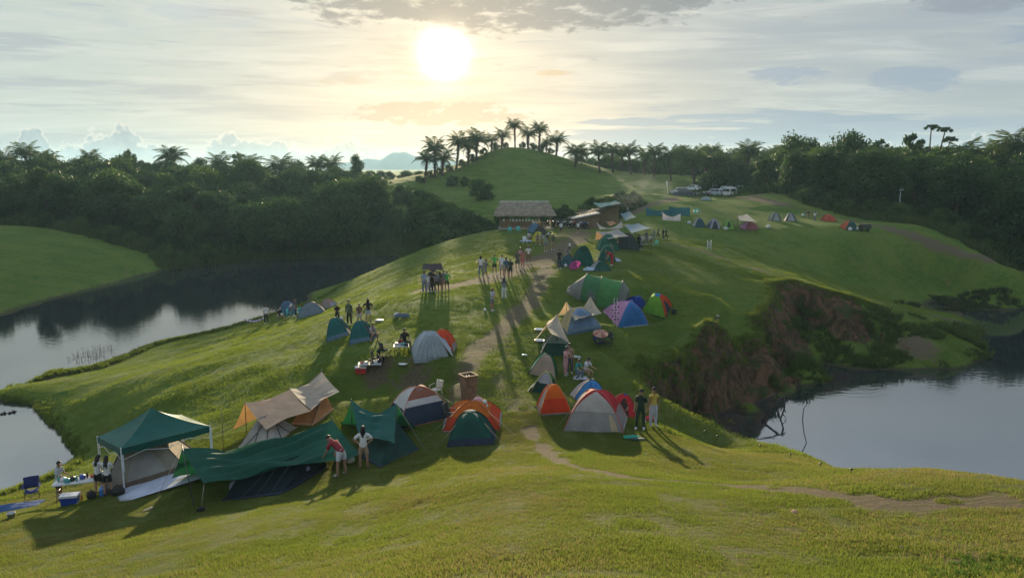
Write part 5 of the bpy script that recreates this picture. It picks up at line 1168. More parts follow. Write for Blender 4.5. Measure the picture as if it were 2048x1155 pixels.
# ---- pop-up canopy
def canopy():
    F, Rt, Lf = gy(249, 28.9), gy(424, 30.6), gy(203, 31.2); Bk = on(Lf.x+Rt.x-F.x, Lf.y+Rt.y-F.y)
    c = (F+Rt+Lf+Bk)/4; e = empty('canopy', on(c.x, c.y), 0, 'dark green square pop-up canopy on white legs at the left', 'canopy'); o = e.location.copy()
    zt = up(243, 906, 28.9).z; cor = [F, Rt, Bk, Lf]; tops = [Vector((k.x, k.y, zt+(k.z-F.z)*.55))-o for k in cor]
    ap = sum(tops, Vector())/4+Vector((0, 0, 1.02)); CG = (.010, .10, .080)
    for k in range(4):
        a, b = tops[k], tops[(k+1) % 4]; mb = MB()
        mb.grid(lambda u, v: a.lerp(b, u).lerp(ap, v)+Vector((0, 0, -.16*math.sin(math.pi*v)*(.6+.4*math.sin(math.pi*u))+.2)), 14, 12); mb.build('roof_panel', fabric(CG, .15, .5, .25), e)
        mb = MB(); out = ((a+b)/2-sum(tops, Vector())/4); out.z = 0; out = out.normalized()*.015
        mb.grid(lambda u, v: a.lerp(b, u)+out+Vector((0, 0, .2-.27*(1-v)+.012*math.sin(u*20)*(1-v))), 14, 3); mb.build('valance', fabric((.008, .075, .062), .12, .5), e)
    for k in range(4):
        g = cor[k]-o; t_ = tops[k]
        lg = MB(); lg.box(((t_.x+g.x)/2, (t_.y+g.y)/2, (t_.z+g.z)/2+.08), (.045, .045, t_.z-g.z+.3)); lo = lg.build('leg', M_white_steel, e)
        sl_ = MB(); sl_.box(((t_.x+g.x)/2+.04, (t_.y+g.y)/2+.03, t_.z-.35), (.03, .03, .9)); sl_.build('inner_leg', M_white_steel, e)
        ft = MB(); ft.box((g.x, g.y, g.z-.01), (.10, .10, .03)); ft.build('foot', M_white_steel, lo)
        n_ = tops[(k+1) % 4]; st_ = MB(); st_.tube([t_+Vector((0, 0, .1)), t_.lerp(n_, .5)-Vector((0, 0, .28)), n_+Vector((0, 0, .1))], .013, 4); st_.tube([t_-Vector((0, 0, .3)), t_.lerp(n_, .5)+Vector((0, 0, .1)), n_-Vector((0, 0, .3))], .013, 4); st_.build('truss', M_white_steel, e)
    return e
canopy()

# ================================================================== huts
M_thatch = mat('thatch', (.20, .17, .12), .95, bump=.9, bs=30, scale=2, var=.3); M_bamboo = mat('bamboo', (.22, .16, .09), .8, bump=.3, scale=5, var=.25)
M_lum = mat('weathered_wood', (.20, .13, .08), .85, bump=.4, scale=4, var=.3); M_tin = mat('tin_sheet', (.22, .23, .22), .7, metal=.1, var=.2)
def thatch_hut():
    a = gy(1000, 104); b = gy(1103, 104); L = (b-a).length; W = 4.2; e = empty('thatched_hut', on((a.x+b.x)/2, 106), 0, 'open-sided hut with a long grey thatched roof and white ridge', 'hut')
    o = e.location.copy(); zb = max(a.z, b.z)-o.z+.15; H = 2.3; R_ = random.Random(3)
    rz = zb+H+1.15; x0, x1 = -L/2-.9, L/2+.6
    for s in (-1, 1):          # roof slopes carry overlapping thatch courses
        for k in range(7):
            mb = MB(); v0, v1 = k/7, (k+1)/7+.05
            def f(u, v):
                q = v0+(v1-v0)*v; inset = .85*(1-q); x = (x0+inset)+(x1-x0-2*inset)*u
                return (x, s*(.08+(W/2+.6)*q), rz-(1.15+.55)*q+.06*(1-v)+.05*mnoise.noise(Vector((x*2.2, q*5, s)))-(.06*R_.random() if v == 1 else 0))
            mb.grid(f, 46, 3); ob = mb.build('thatch_course', M_thatch, e); md = ob.modifiers.new('t', 'SOLIDIFY'); md.thickness = .07
    mb = MB(); mb.tube([(x0+.85, 0, rz+.05), (x1-.85, 0, rz+.05)], .11, 8); mb.build('ridge_cap', mat('ridge_white', (.60, .62, .60), .6), e)
    for i in range(5):
        for s in (-1, 1):
            x = -L/2+L*i/4; mb = MB(); mb.tube([(x, s*(W/2-.2), -.6), (x, s*(W/2-.2), zb+H)], .06, 6); mb.build('post', M_bamboo, e)
    mb = MB(); mb.box((0, 0, zb-.1), (L+.4, W, .18)); mb.build('floor_slab', mat('slab', (.34, .33, .30), .9), e)
    for s in (-1, 1):
        mb = MB(); mb.box((0, s*(W/2-.2), zb+H), (L+.3, .12, .12)); mb.build('beam', M_lum, e)
    for i in range(26):        # half-height rail of planks at the front
        x = -L/2+L*.9*(i+.5)/26
        if .62 < (x+L/2)/L < .78: continue
        mb = MB(); mb.box((x, -W/2+.15, zb+.45), (L*.9/26*.86, .03, .8+.04*R_.random())); mb.build('plank', M_lum, e)
    mb = MB(); mb.box((-L*.05, -W/2+.15, zb+.92), (L*.86, .10, .07)); mb.build('rail', M_bamboo, e)
    for s in (-1, 1):
        for k in range(4):
            mb = MB(); x = -L/2+.1 if s < 0 else L/2-.1; mb.box((x, -W/2+.6+k*.95, zb+.5), (.04, .9, .9)); mb.build('side_panel', M_lum, e)
    return e, zb, L, W
hut, hzb, hL, hW = thatch_hut(); HO = hut.location.copy()
r = random.Random(8)
for k in range(12):
    x = -hL/2+.5+k*hL*.062; c = r.choice(((.7, .55, .4), (.7, .7, .68), (.5, .15, .06), (.55, .5, .42)))
    mb = MB(); mb.box((0, 0, .14), (.28, .2, .28)); mb.box((.05, .0, .31), (.12, .1, .08)); o = mb.build('parcel', mat('parcel_%d' % k, c, .7)); o.location = HO+Vector((x, -hW/2+.15, hzb+.955)); tag(o, 'small parcel on the rail of the thatched hut', 'parcel', 'things set out along the hut rail')
for k, x in enumerate((.66, .74)):
    mb = MB(); mb.box((0, 0, .38), (.6, .5, .72)); mb.box((0, 0, .78), (.66, .56, .05)); o = mb.build('counter', mat('counter_wood', (.50, .26, .10), .6)); o.location = HO+Vector((-hL/2+hL*x, -hW/2+.5, hzb)); tag(o, 'orange wooden counter at the doorway of the thatched hut, %s one' % ('first' if k == 0 else 'second'), 'counter')

def shed(name, label, px, y, w_, d_, h0, h1, wallc, roofm, rz=0, extra=0):
    p = gy(px, y); e = empty(name, p, rz, label, 'hut'); n = int(w_/.22)
    for i in range(n):
        x = -w_/2+w_*(i+.5)/n; hh = h0+(h1-h0)*(i+.5)/n; mb = MB(); mb.box((x, -d_/2, hh/2-.2), (w_/n*.9, .05, hh+.4)); mb.build('bamboo_slat', wallc, e)
    for s in (-1, 1):
        m_ = int(d_/.25)
        for i in range(m_):
            hh = h0 if s < 0 else h1; mb = MB(); mb.box((s*w_/2, -d_/2+d_*(i+.5)/m_, hh/2-.2), (.05, d_/m_*.9, hh+.4)); mb.build('bamboo_slat', wallc, e)
    mb = MB(); mb.box((0, d_/2, (h0+h1)/4), (w_, .05, (h0+h1)/2)); mb.build('back_wall', wallc, e)
    mb = MB(); mb.grid(lambda u, v: (-w_/2-.3+(w_+.6)*u, -d_/2-.5+(d_+1)*v, h0+(h1-h0)*u+.12+.03*math.sin(u*60)+.1*math.sin(v*3)), 60, 6); ob = mb.build('roof', roofm, e); md = ob.modifiers.new('t', 'SOLIDIFY'); md.thickness = .04
    return e
shed('bamboo_shed', 'bamboo shed with a sloping tin roof, left of the smoky shelter', 1196, 116, 5.6, 3.2, 1.5, 3.0, M_bamboo, M_thatch, .1)
shed('bamboo_shelter', 'lower lean-to of dark bamboo in front of the shed', 1168, 111, 3.6, 2.4, 1.2, 2.0, M_lum, M_tin, .15)
A = up(1186, 405, 115); B = up(1232, 401, 118)
tarp('shelter_roof', 'blue-green tarp roof over the smoky bamboo shelter', A, B, up(1200, 415, 111), up(1244, 406, 113), (.16, .30, .28), sag=.15, C2=up(1190, 409, 120), D2=up(1236, 405, 122), poles=((up(1200, 415, 111), gy(1200, 111)), (up(1244, 406, 113), gy(1244, 113)), (B, gy(1233, 118))), esag=.15, cat='canopy')
# smoke drifting from the cooking fire
sm = bpy.data.materials.new('cooking_smoke'); sm.use_nodes = True; t = NT(sm.node_tree)
o_ = t.n('ShaderNodeOutputMaterial'); pv = t.n('ShaderNodeVolumePrincipled'); pv.inputs['Color'].default_value = (.85, .9, .95, 1); pv.inputs['Anisotropy'].default_value = .4
g_ = t.n('ShaderNodeTexCoord').outputs['Object']; ln = t.vm('LENGTH', g_, out=1)
t.put(pv.inputs['Density'], t.m('MULTIPLY', t.m('MULTIPLY', t.ss(ln, 1.0, .25), t.ss(t.noise(g_, 2.6, 3, .6, .5), .42, .72)), .035)); t.t.links.new(pv.outputs[0], o_.inputs['Volume'])
mb = MB(); mb.ball((0, 0, 0), 1, 20, 14); o = mb.build('smoke', sm); p = gy(1262, 122); o.location = p+Vector((1.5, 3, 4.2)); o.scale = (8, 5, 4.4); tag(o, 'thin cooking smoke drifting over the bamboo shelter', 'smoke', kind='stuff')

# ================================================================== small camp things
def M(name, c, r_=.6, **k): return mat(name, c, r_, **k)
M_bluep = M('blue_plastic', (.015, .05, .30), .35); M_redp = M('red_plastic', (.45, .02, .03), .35); M_whitep = M('white_plastic', (.62, .63, .64), .4); M_tealp = M('turquoise_plastic', (.05, .42, .40), .4)
M_table = M('table_top', (.48, .49, .50), .5); M_cloth_b = M('blue_cloth', (.02, .03, .13), .9); M_jug = M('water_jug_blue', (.06, .20, .50), .15, spec=.6); M_camo = M('dark_camp_cloth', (.03, .04, .035), .9)
def put(o, p, rz=0, label=None, cat=None, group=None): o.location = Vector(p)+Vector((0, 0, .045 if o.name.split('.')[0] in ('basin', 'tent_plate', 'mat', 'crumpled_cloth', 'blue_tarp') else 0)); o.rotation_euler = (0, 0, rz); tag(o, label, cat, group); return o
def folding_table(p, rz, L, W, label, h=.72, mt=None):
    e = empty('folding_table', p, rz, label, 'table'); mb = MB(); mb.box((0, 0, h), (L, W, .045)); mb.build('table_top', mt or M_table, e)
    for sx in (-1, 1):
        for sy in (-1, 1):
            mb = MB(); mb.tube([(sx*L*.42, sy*W*.38, h), (sx*L*.44, sy*W*.42, -.1)], .014, 5); mb.build('leg', M_pole, e)
        mb = MB(); mb.tube([(sx*L*.42, -W*.38, h*.5), (sx*L*.42, W*.38, h*.5)], .012, 4); mb.tube([(sx*L*.42, 0, h*.5), (sx*L*.15, 0, h)], .012, 4); mb.build('brace', M_pole, e)
    return e
def cooler(p, rz, label, body, lid=None, s=1.0):
    e = empty('cooler_box', p, rz, label, 'cooler'); mb = MB()
    mb.add([(x*w_, y*d_, z) for z, w_, d_ in ((0, .24*s, .15*s), (.30*s, .27*s, .17*s)) for x, y in ((-1, -1), (1, -1), (1, 1), (-1, 1))], [(3, 2, 1, 0), (4, 5, 6, 7)]+[(i, (i+1) % 4, 4+(i+1) % 4, 4+i) for i in range(4)]); mb.build('body', body, e)
    mb = MB(); mb.box((0, 0, .335*s), (.57*s, .37*s, .07*s)); mb.build('lid', lid or M_whitep, e)
    mb = MB(); mb.tube([(-.28*s, 0, .2*s), (-.33*s, 0, .4*s), (.33*s, 0, .4*s), (.28*s, 0, .2*s)], .012, 4); mb.build('handle', lid or M_whitep, e)
    return e
def camp_chair(p, rz, label, m, group=None):
    e = empty('camp_chair', p, rz, label, 'chair', group)
    for sx in (-1, 1):
        mb = MB(); mb.tube([(sx*.28, -.25, 0), (sx*.22, .28, .45), (sx*.30, .33, .9)], .012, 4); mb.build('leg', M_pole, e)
        mb = MB(); mb.tube([(sx*.28, .28, 0), (sx*.26, -.25, .42), (sx*.30, -.25, .62)], .012, 4); mb.build('leg', M_pole, e)
        mb = MB(); mb.box((sx*.31, 0, .62), (.07, .52, .02)); mb.build('armrest', m, e)
    mb = MB(); mb.tube([(-.26, -.25, 0), (.26, -.25, .4)], .01, 4); mb.tube([(.26, -.25, 0), (-.26, -.25, .4)], .01, 4); mb.build('brace', M_pole, e)
    mb = MB(); mb.grid(lambda u, v: (-.25+.5*u, -.25+.5*v, .42-.06*math.sin(math.pi*u)), 6, 4); o = mb.build('seat', m, e, .02)
    mb = MB(); mb.grid(lambda u, v: (-.29+.58*u, .26+.08*v+.05*math.sin(math.pi*u), .42+.5*v), 6, 5); mb.build('backrest', m, e, .02)
    return e
def mono_chair(p, rz, label, m, group=None):
    e = empty('plastic_chair', p, rz, label, 'chair', group)
    for sx, sy in ((-1, -1), (1, -1), (-1, 1), (1, 1)):
        mb = MB(); mb.tube([(sx*.19, sy*.18, .42), (sx*.24, sy*.24, 0)], [.03, .02], 5); mb.build('leg', m, e)
    mb = MB(); mb.box((0, 0, .43), (.44, .42, .03)); mb.build('seat', m, e)
    mb = MB(); mb.grid(lambda u, v: (-.21+.42*u, .20+.10*v+.05*(1-math.sin(math.pi*u)), .44+.42*v-.05*abs(u-.5)*v), 6, 5); mb.build('backrest', m, e, .025)
    for sx in (-1, 1):
        mb = MB(); mb.tube([(sx*.22, -.18, .44), (sx*.26, -.16, .64), (sx*.24, .22, .68)], .02, 4); mb.build('armrest', m, e)
    return e
def bag(p, s, c, label, group=None, nm='bag', cat='bag'):
    rr = random.Random(int(p.x*91+p.y*7)); mb = MB(); mb.ball((0, 0, s*.35), (s*.55, s*.38, s*.42), 12, 8)
    mb.v = [(x*(1+.2*mnoise.noise(Vector((x, y, z))*5/s)), y*(1+.2*mnoise.noise(Vector((y, z, x))*5/s)), max(-.02, z+.1*s*mnoise.noise(Vector((z, x, y))*4/s))) for x, y, z in mb.v]
    mb.tube([(-s*.2, 0, s*.7), (0, 0, s*.95), (s*.2, 0, s*.7)], s*.03, 4)
    return put(mb.build(nm, M('bag_cloth', c, .8, bump=.5)), p, rr.random()*6, label, cat, group)
def heap(p, w_, d_, h, c, label, cat='cloth', name='crumpled_cloth', rz=0, c2=None):
    mb = MB(); sd = p.x*3
    def f(u, v):
        x, y = (u-.5)*2, (v-.5)*2; e_ = max(0, 1-x*x)*max(0, 1-y*y)
        return ((x*(1+.12*mnoise.noise(Vector((x*2, y*2, sd)))))*w_/2, (y*(1+.15*mnoise.noise(Vector((y*2, x*2, sd+3)))))*d_/2, .015+h*e_**.7*(.55+.9*abs(mnoise.noise(Vector((x*2.3, y*2.3, sd+7))))))
    mb.grid(f, 20, 16); return put(mb.build(name, fabric(c, .1)), p, rz, label, cat)
def bottle(p, c, label, group, h=.28, par=None):
    mb = MB(); mb.lathe([(.035, 0), (.038, .02), (.038, h*.6), (.015, h*.8), (.015, h)], 8); return put(mb.build('bottle', M('bottle', c, .15)), p, 0, label, 'bottle', group)
def tabletop(e, L, W, h, n, seed, label, group, kinds=('bowl', 'bottle', 'box', 'pot')):
    rr = random.Random(seed); M_ = e.matrix_basis if e.matrix_basis else Matrix(); mw = Matrix.Translation(e.location) @ e.rotation_euler.to_matrix().to_4x4()
    for k in range(n):
        kd = rr.choice(kinds); q = mw @ Vector(((-.45+.9*(k+.5)/n)*L, rr.uniform(-.33, .33)*W, h+.0225)); c = rr.choice(((.6, .6, .6), (.06, .30, .28), (.5, .1, .06), (.35, .25, .15), (.02, .02, .03), (.05, .1, .4), (.6, .5, .3)))
        mb = MB()
        if kd == 'bowl': mb.lathe([(.05, 0), (.10, .05), (.12, .08), (.11, .08), (.05, .02)], 10)
        elif kd == 'pot': mb.lathe([(.10, 0), (.12, .02), (.12, .14), (.04, .17), (.02, .2)], 10); mb.tube([(.12, 0, .1), (.26, 0, .12)], .012, 4)
        elif kd == 'bottle': mb.lathe([(.035, 0), (.04, .02), (.04, .17), (.015, .23), (.015, .28)], 8)
        else: mb.box((0, 0, .06), (.2, .14, .12)); mb.box((0, 0, .125), (.21, .15, .015))
        put(mb.build({'box': 'food_box', 'pot': 'cooking_pot'}.get(kd, kd), M('tableware', c, .4)), q, rr.random()*3, '%s %s' % ({'bowl': 'small bowl', 'pot': 'cooking pot', 'bottle': 'bottle', 'box': 'food box'}[kd], label), {'pot': 'pot', 'box': 'box'}.get(kd, kd), group)

# -- by the canopy
p = gy(163, 29.4); tb = folding_table(p, .33, 1.9, .7, 'white folding table with food beside the canopy'); tabletop(tb, 1.9, .7, .72, 10, 3, 'on the white folding table by the canopy', 'things on the folding table')
cooler(G(141, 1008), .2, 'blue cooler box under the white folding table', M_bluep, None, 1.15)
def jug(p, label):
    e = empty('water_jug', p, 0, label, 'water jug'); mb = MB(); mb.lathe([(.12, 0), (.135, .03), (.135, .12), (.125, .14), (.135, .16), (.135, .30), (.10, .37), (.03, .40), (.03, .44)], 14); mb.build('body', M_jug, e); mb = MB(); mb.lathe([(.036, .43), (.036, .47), (.01, .475)], 10); mb.build('cap', M_whitep, e); return e
jug(G(206, 991), 'big blue water jug standing at the end of the folding table')
bag(G(183, 997), .45, (.012, .012, .014), 'black bag on the grass under the folding table'); bag(G(236, 990), .5, (.02, .02, .02), 'black rucksack beside the grey tent under the canopy')
bottle(G(164, 1001), (.45, .12, .04), 'orange bottle on the grass under the folding table', None, .34)
camp_chair(G(65, 998), .5, 'navy folding camp chair at the left edge by the pond', M_cloth_b)
heap(G(28, 1017), 2.0, .95, .12, (.03, .08, .22), 'crumpled blue tarp on the grass at the left edge', 'tarp', 'blue_tarp', .35)
def bucket(p, label, c, s=1.0, nm='bucket'):
    e = empty(nm, p, 0, label, 'bucket'); mb = MB(); mb.lathe([(.10*s, 0), (.14*s, .22*s), (.15*s, .22*s), (.13*s, .20*s), (.09*s, .02*s)], 14); mb.build('body', M('bucket_grey', c, .4), e)
    mb = MB(); mb.tube([(-.14*s, 0, .21*s), (-.1*s, .02, .30*s), (.1*s, .02, .30*s), (.14*s, 0, .21*s)], .006, 4); mb.build('handle', M_pole, e); return e
bucket(G(23, 1036), 'small grey pail on the grass at the far left', (.40, .44, .45))
q = G(318, 985); mb = MB(); mb.grid(lambda u, v: (-2.2+4.4*u, -1.1+2.2*v, .13+.015*math.sin(u*21)*math.sin(v*9)), 24, 10); o = mb.build('ground_tarp', fabric((.42, .46, .56), .05)); settle(o, on(q.x+.2, q.y+1.1), .26); tag(o, 'pale blue-white groundsheet showing under the canopy tent', 'groundsheet')
bag(G(402, 1023), .26, (.01, .01, .01), 'small black bag at the foot of the tarp pole'); mb = MB(); mb.box((0, 0, .04), (.34, .05, .03)); mb.box((.12, 0, .05), (.1, .09, .04)); put(mb.build('hammer', M('pale_tool', (.5, .45, .35), .6)), G(297, 1019), .9, 'pale mallet lying on the grass before the canopy', 'mallet')
mb = MB(); mb.tube([(0, 0, -.3), (.03, 0, 1.95)], .013, 5); put(mb.build('tarp_pole', M_pole), gy(447, 31.5), 0, 'lone thin pole standing behind the long green tarp', 'pole')
# -- under and beside the long tarp
for px, py, s, c, lab in ((470, 982, .5, (.25, .28, .36), 'pale crumpled bag at the left foot of the low navy tent'), (612, 950, .55, (.22, .25, .42), 'blue and white sports bag beside the low navy tent'), (626, 941, .38, (.5, .5, .6), 'white plastic bag next to the sports bag'), (568, 969, .2, (.5, .5, .5), 'small white bag on the grass below the long tarp'), (701, 925, .34, (.5, .52, .45), 'white plastic bag at the feet of the man in maroon'), (520, 975, .35, (.04, .04, .06), 'dark bag against the low navy tent')):
    bag(G(px, py), s, c, lab)
# -- wooden planter box
def planter():
    p = G(937, 797); h = 48*mpp(p)*1.02; e = empty('wooden_bin', p, .55, 'tall tapering wooden slatted bin standing on the path', 'bin'); w0, w1 = .26, .34
    for k in range(4):
        R4 = Matrix.Rotation(k*math.pi/2, 3, 'Z')
        for i in range(5):
            a0 = -w0+2*w0*i/5+.008; a1 = -w0+2*w0*(i+1)/5-.008; b0 = a0*w1/w0; b1 = a1*w1/w0; mb = MB()
            mb.add([R4 @ Vector(v) for v in ((a0, -w0, 0), (a1, -w0, 0), (b1, -w1, h), (b0, -w1, h), (a0, -w0+.02, 0), (a1, -w0+.02, 0), (b1, -w1+.02, h), (b0, -w1+.02, h))], [(0, 1, 2, 3), (7, 6, 5, 4), (0, 4, 5, 1), (3, 2, 6, 7), (1, 5, 6, 2), (0, 3, 7, 4)]); mb.build('slat', M_lum, e)
        mb = MB(); mb.box(tuple(R4 @ Vector((0, -w1, h+.02))), (.76, .10, .04) if k % 2 == 0 else (.10, .60, .04)); mb.build('rim', M_lum, e)
    mb = MB(); mb.box((0, 0, h*.5), (.44, .44, h*.9)); mb.build('liner', M_dark, e)
planter()
p = gy(956, 33.2); e = folding_table(p, .1, .9, .6, 'small folding table with bags behind the orange dome'); tabletop(e, .9, .6, .72, 4, 5, 'on the small table behind the orange dome', 'things on the small table', ('bowl', 'box', 'bottle'))
bag(e.location+Vector((0, 0, .745)), .45, (.55, .30, .33), 'pink bag on the small table behind the orange dome'); bag(e.location+Vector((.3, 0, .745)), .28, (.55, .55, .5), 'white bag on the small table behind the orange dome')
camp_chair(gy(904, 32.8), 1.2, 'black folding camp chair between the brown dome and the orange dome', M_camo)
mono_chair(gy(872, 36.0), -.6, 'pale chair behind the brown and white dome', M('cream_plastic', (.5, .45, .36), .5))
# -- picnic sets on the left of the path
for px, py, rz, lab, sd in ((740, 742, .15, 'low table loaded with food near the red cooler', 6), (803, 706, .1, 'low table of food in front of the seated pair', 7)):
    p = G(px, py); e = folding_table(p, rz, 1.3 if sd == 6 else .9, .6, lab, .45); tabletop(e, 1.2 if sd == 6 else .8, .55, .45, 8 if sd == 6 else 5, sd, lab.replace('low table', 'on the low table', 1).replace('loaded with food ', '').replace('of food ', ''), 'food set %d' % (sd-5))
cooler(G(722, 746), .1, 'red cooler box with a white lid beside the low table', M_redp, None, 1.1)
camp_chair(gy(772, G(772, 730).y+.4), 2.2, 'folding chair right of the loaded low table', M_camo); camp_chair(G(756, 733), 1.6, 'folding chair behind the loaded low table', M_camo)
def lamp(px, py, hpx, label, group='disc lamps on thin stakes', s=.22):
    p = G(px, py); e = empty('garden_lamp', p, 0, label, 'lamp', group); h = hpx*mpp(p); mb = MB(); mb.tube([(0, 0, -.1), (0, 0, h)], .012, 5); mb.build('stake', M_pole, e); mb = MB(); mb.lathe([(s*.3, h-.03), (s, h), (s, h+.02), (s*.2, h+.04)], 12); mb.build('lamp_head', M_whitep, e); return e
mb = MB(); mb.lathe([(.26, 0), (.28, .02), (.25, .05), (.03, .06)], 16); put(mb.build('tent_plate', M_whitep), G(806, 729), 0, 'white round tray on the grass left of the blue-grey covered tent', 'tray')
lamp(1049, 718, 9, 'pale disc lamp beside the path left of the beige and green dome', None, .16)
# -- parasols
def parasol(p, r_, h, c, label, closed=False, tilt=0.0, rz=0, pole=True, pat=None, n=8):
    e = empty('parasol', p, rz, label, 'parasol'); e.rotation_euler = (tilt, 0, rz)
    for k in range(n):
        a0, a1 = 2*math.pi*k/n, 2*math.pi*(k+1)/n; mb = MB()
        mb.grid(lambda u, v: (r_*v*math.cos(a0+(a1-a0)*u)*(1-.06*math.sin(math.pi*u)*v), r_*v*math.sin(a0+(a1-a0)*u)*(1-.06*math.sin(math.pi*u)*v), h-.32*r_*v**1.8), 4, 6); mb.build('canopy_panel', fabric(c if not pat or k % 2 else pat, .3), e)
        mb = MB(); mb.tube([(0, 0, h-.02), (r_*.5*math.cos(a0), r_*.5*math.sin(a0), h-.11*r_), (r_*math.cos(a0), r_*math.sin(a0), h-.33*r_)], .008, 3); mb.build('rib', M_pole, e)
    mb = MB(); mb.tube([(0, 0, 0 if pole else h-.8*r_), (0, 0, h+.06)], .012, 5); mb.build('pole', M_pole, e); return e
pu = G(1199, 697); parasol(pu, .50, 1.30, (.50, .33, .25), 'patterned red and cream parasol over two camp chairs', tilt=.35, pat=(.42, .16, .12))
camp_chair(pu+Vector((0, .3, 0)), .2, 'camp chair with a blue seat under the patterned parasol', M_cloth_b); camp_chair(G(1216, 696)+Vector((0, .3, 0)), -.3, 'dark camp chair right of the patterned parasol', M_camo)
parasol(G(1152, 541)+Vector((0, 0, .25)), .60, .55, (.65, .10, .38), 'bright pink umbrella lying open on the grass', tilt=-.9, pole=False, rz=.3)
# -- balloon / tassel stand by the pink tent
def stand():
    p = G(1229, 655); e = empty('balloon_stand', p, 0, 'two thin white poles hung with dark discs before the pink and blue tent', 'stand'); m = mpp(p); h = 70*m
    for k, x in enumerate((-.06, .14)):
        mb = MB(); mb.tube([(x, 0, -.1), (x, 0, h*.85)], .012, 5); mb.build('pole', M_whitep, e)
        for i in range(7):
            mb = MB(); z = h*(.25+.09*i); mb.ball((x+.08*(-1)**i, -.03, z), (.055, .03, .055), 8, 6); mb.build('disc', M_dark, e)
stand()
def small_box(px, py, w_, d_, h, c, label, nm='speaker', cat='speaker', rz=0):
    p = G(px, py); e = empty(nm, p, rz, label, cat); mb = MB(); mb.box((0, 0, h/2), (w_, d_, h)); mb.build('body', M('box_body', c, .5), e); mb = MB(); mb.box((0, -d_/2-.006, h/2), (w_*.86, .012, h*.86)); mb.build('front_panel', M_dark, e); mb = MB(); mb.box((0, 0, h+.01), (w_*.3, .03, .03)); mb.build('handle', M_dark, e); return e
small_box(1348, 628, .36, .3, .42, (.01, .01, .012), 'black box standing right of the lime and orange dome')
heap(G(1161, 758), .9, .5, .22, (.55, .56, .6), 'white cloth and dark bag on the grass beside the open green tent'); heap(G(1264, 876), .7, .35, .10, (.02, .25, .16), 'green sandals and mat before the big red and grey dome', 'mat', 'mat')
mb = MB(); mb.lathe([(.30, 0), (.32, .02), (.05, .03)], 16); o = put(mb.build('mat', M('dark_green_mat', (.01, .04, .03), .8)), G(1274, 880), 0, 'dark oval mat on the grass before the red and grey dome', 'mat'); o.scale = (1.2, .6, 1)
bag(G(1298, 843), .42, (.45, .04, .05), 'red bag on the grass between the two standing men'); bottle(G(1290, 848), (.5, .4, .35), 'bottle on the grass between the two standing men', None, .3); bag(G(1309, 846), .3, (.02, .02, .02), 'black bag behind the man in the yellow vest')
heap(G(1145, 715), 1.0, .5, .1, (.30, .36, .34), 'pale green mat beside the tent under the lower cream tarp', 'mat', 'mat')
for px, py, lab in ((1078, 662, 'pale basin left of the upper cream tarp'), (1079, 684, 'pale basin below the lower cream tarp')):
    mb = MB(); mb.lathe([(.2, 0), (.3, .10), (.32, .10), (.2, .03)], 14); put(mb.build('basin', M_whitep), G(px, py), 0, lab, 'basin')
# -- pond-side family
for px, py, rz in ((578, 634, .4), (598, 632, -.3), (563, 636, 2.0)): mono_chair(G(px, py), rz, 'turquoise plastic chair at the pond edge, %s' % {578: 'middle of three', 598: 'right of three', 563: 'left of three'}[px], M_tealp, 'turquoise chairs at the pond edge')
def lounger(p, label):
    e = empty('camp_cot', p, .35, label, 'cot')
    mb = MB(); mb.grid(lambda u, v: (-.9+1.8*u, -.32+.64*v, .38+.28*(2*u-1)**2+.05*math.sin(v*9)), 14, 6)
    cm = bpy.data.materials.new('checked_cloth'); cm.use_nodes = True; t = NT(cm.node_tree); o = t.n('ShaderNodeOutputMaterial'); b = t.n('ShaderNodeBsdfPrincipled'); t.t.links.new(b.outputs[0], o.inputs[0]); ck = t.n('ShaderNodeTexChecker'); t.put(ck.inputs['Vector'], t.n('ShaderNodeTexCoord').outputs['Object']); t.put(ck.inputs['Scale'], 9.0); t.put(ck.inputs['Color1'], (.55, .50, .56)); t.put(ck.inputs['Color2'], (.09, .05, .12)); t.t.links.new(ck.outputs[0], b.inputs['Base Color']); b.inputs['Roughness'].default_value = .9
    mb.build('sheet', cm, e, .02)
    for x in (-.75, -.25, .25, .75):
        for y in (-.3, .3):
            mb = MB(); mb.tube([(x, y, .42), (x*1.05, y*1.1, -.05)], .014, 4); mb.build('leg', M_pole, e)
lounger(G(509, 650), 'camp cot draped in a purple and white checked cloth at the pond edge')
heap(G(805, 634), 1.2, .6, .28, (.06, .10, .14), 'dark and white bundle of gear on the slope above the covered tent'); bag(G(793, 633), .4, (.5, .5, .5), 'white bag beside the bundle of gear on the slope'); mb = MB(); mb.lathe([(.3, 0), (.34, .05), (.3, .09), (.05, .1)], 14); put(mb.build('basin', M('grey_basin', (.25, .28, .28), .5)), G(759, 643), 0, 'grey basin on the grass right of the standing woman', 'basin')
mb = MB(); mb.box((0, 0, 0), (.5, .28, .7)); mb.v = [(x*(1-.2*(z > 0)), y, z+.35) for x, y, z in mb.v]; mb.tube([(-.12, -.16, .6), (-.14, -.2, .3), (-.12, -.16, .1)], .02, 4); put(mb.build('rucksack', M_camo), gy(618, 38), 0, 'black rucksack standing behind the pale beige tarp', 'rucksack')
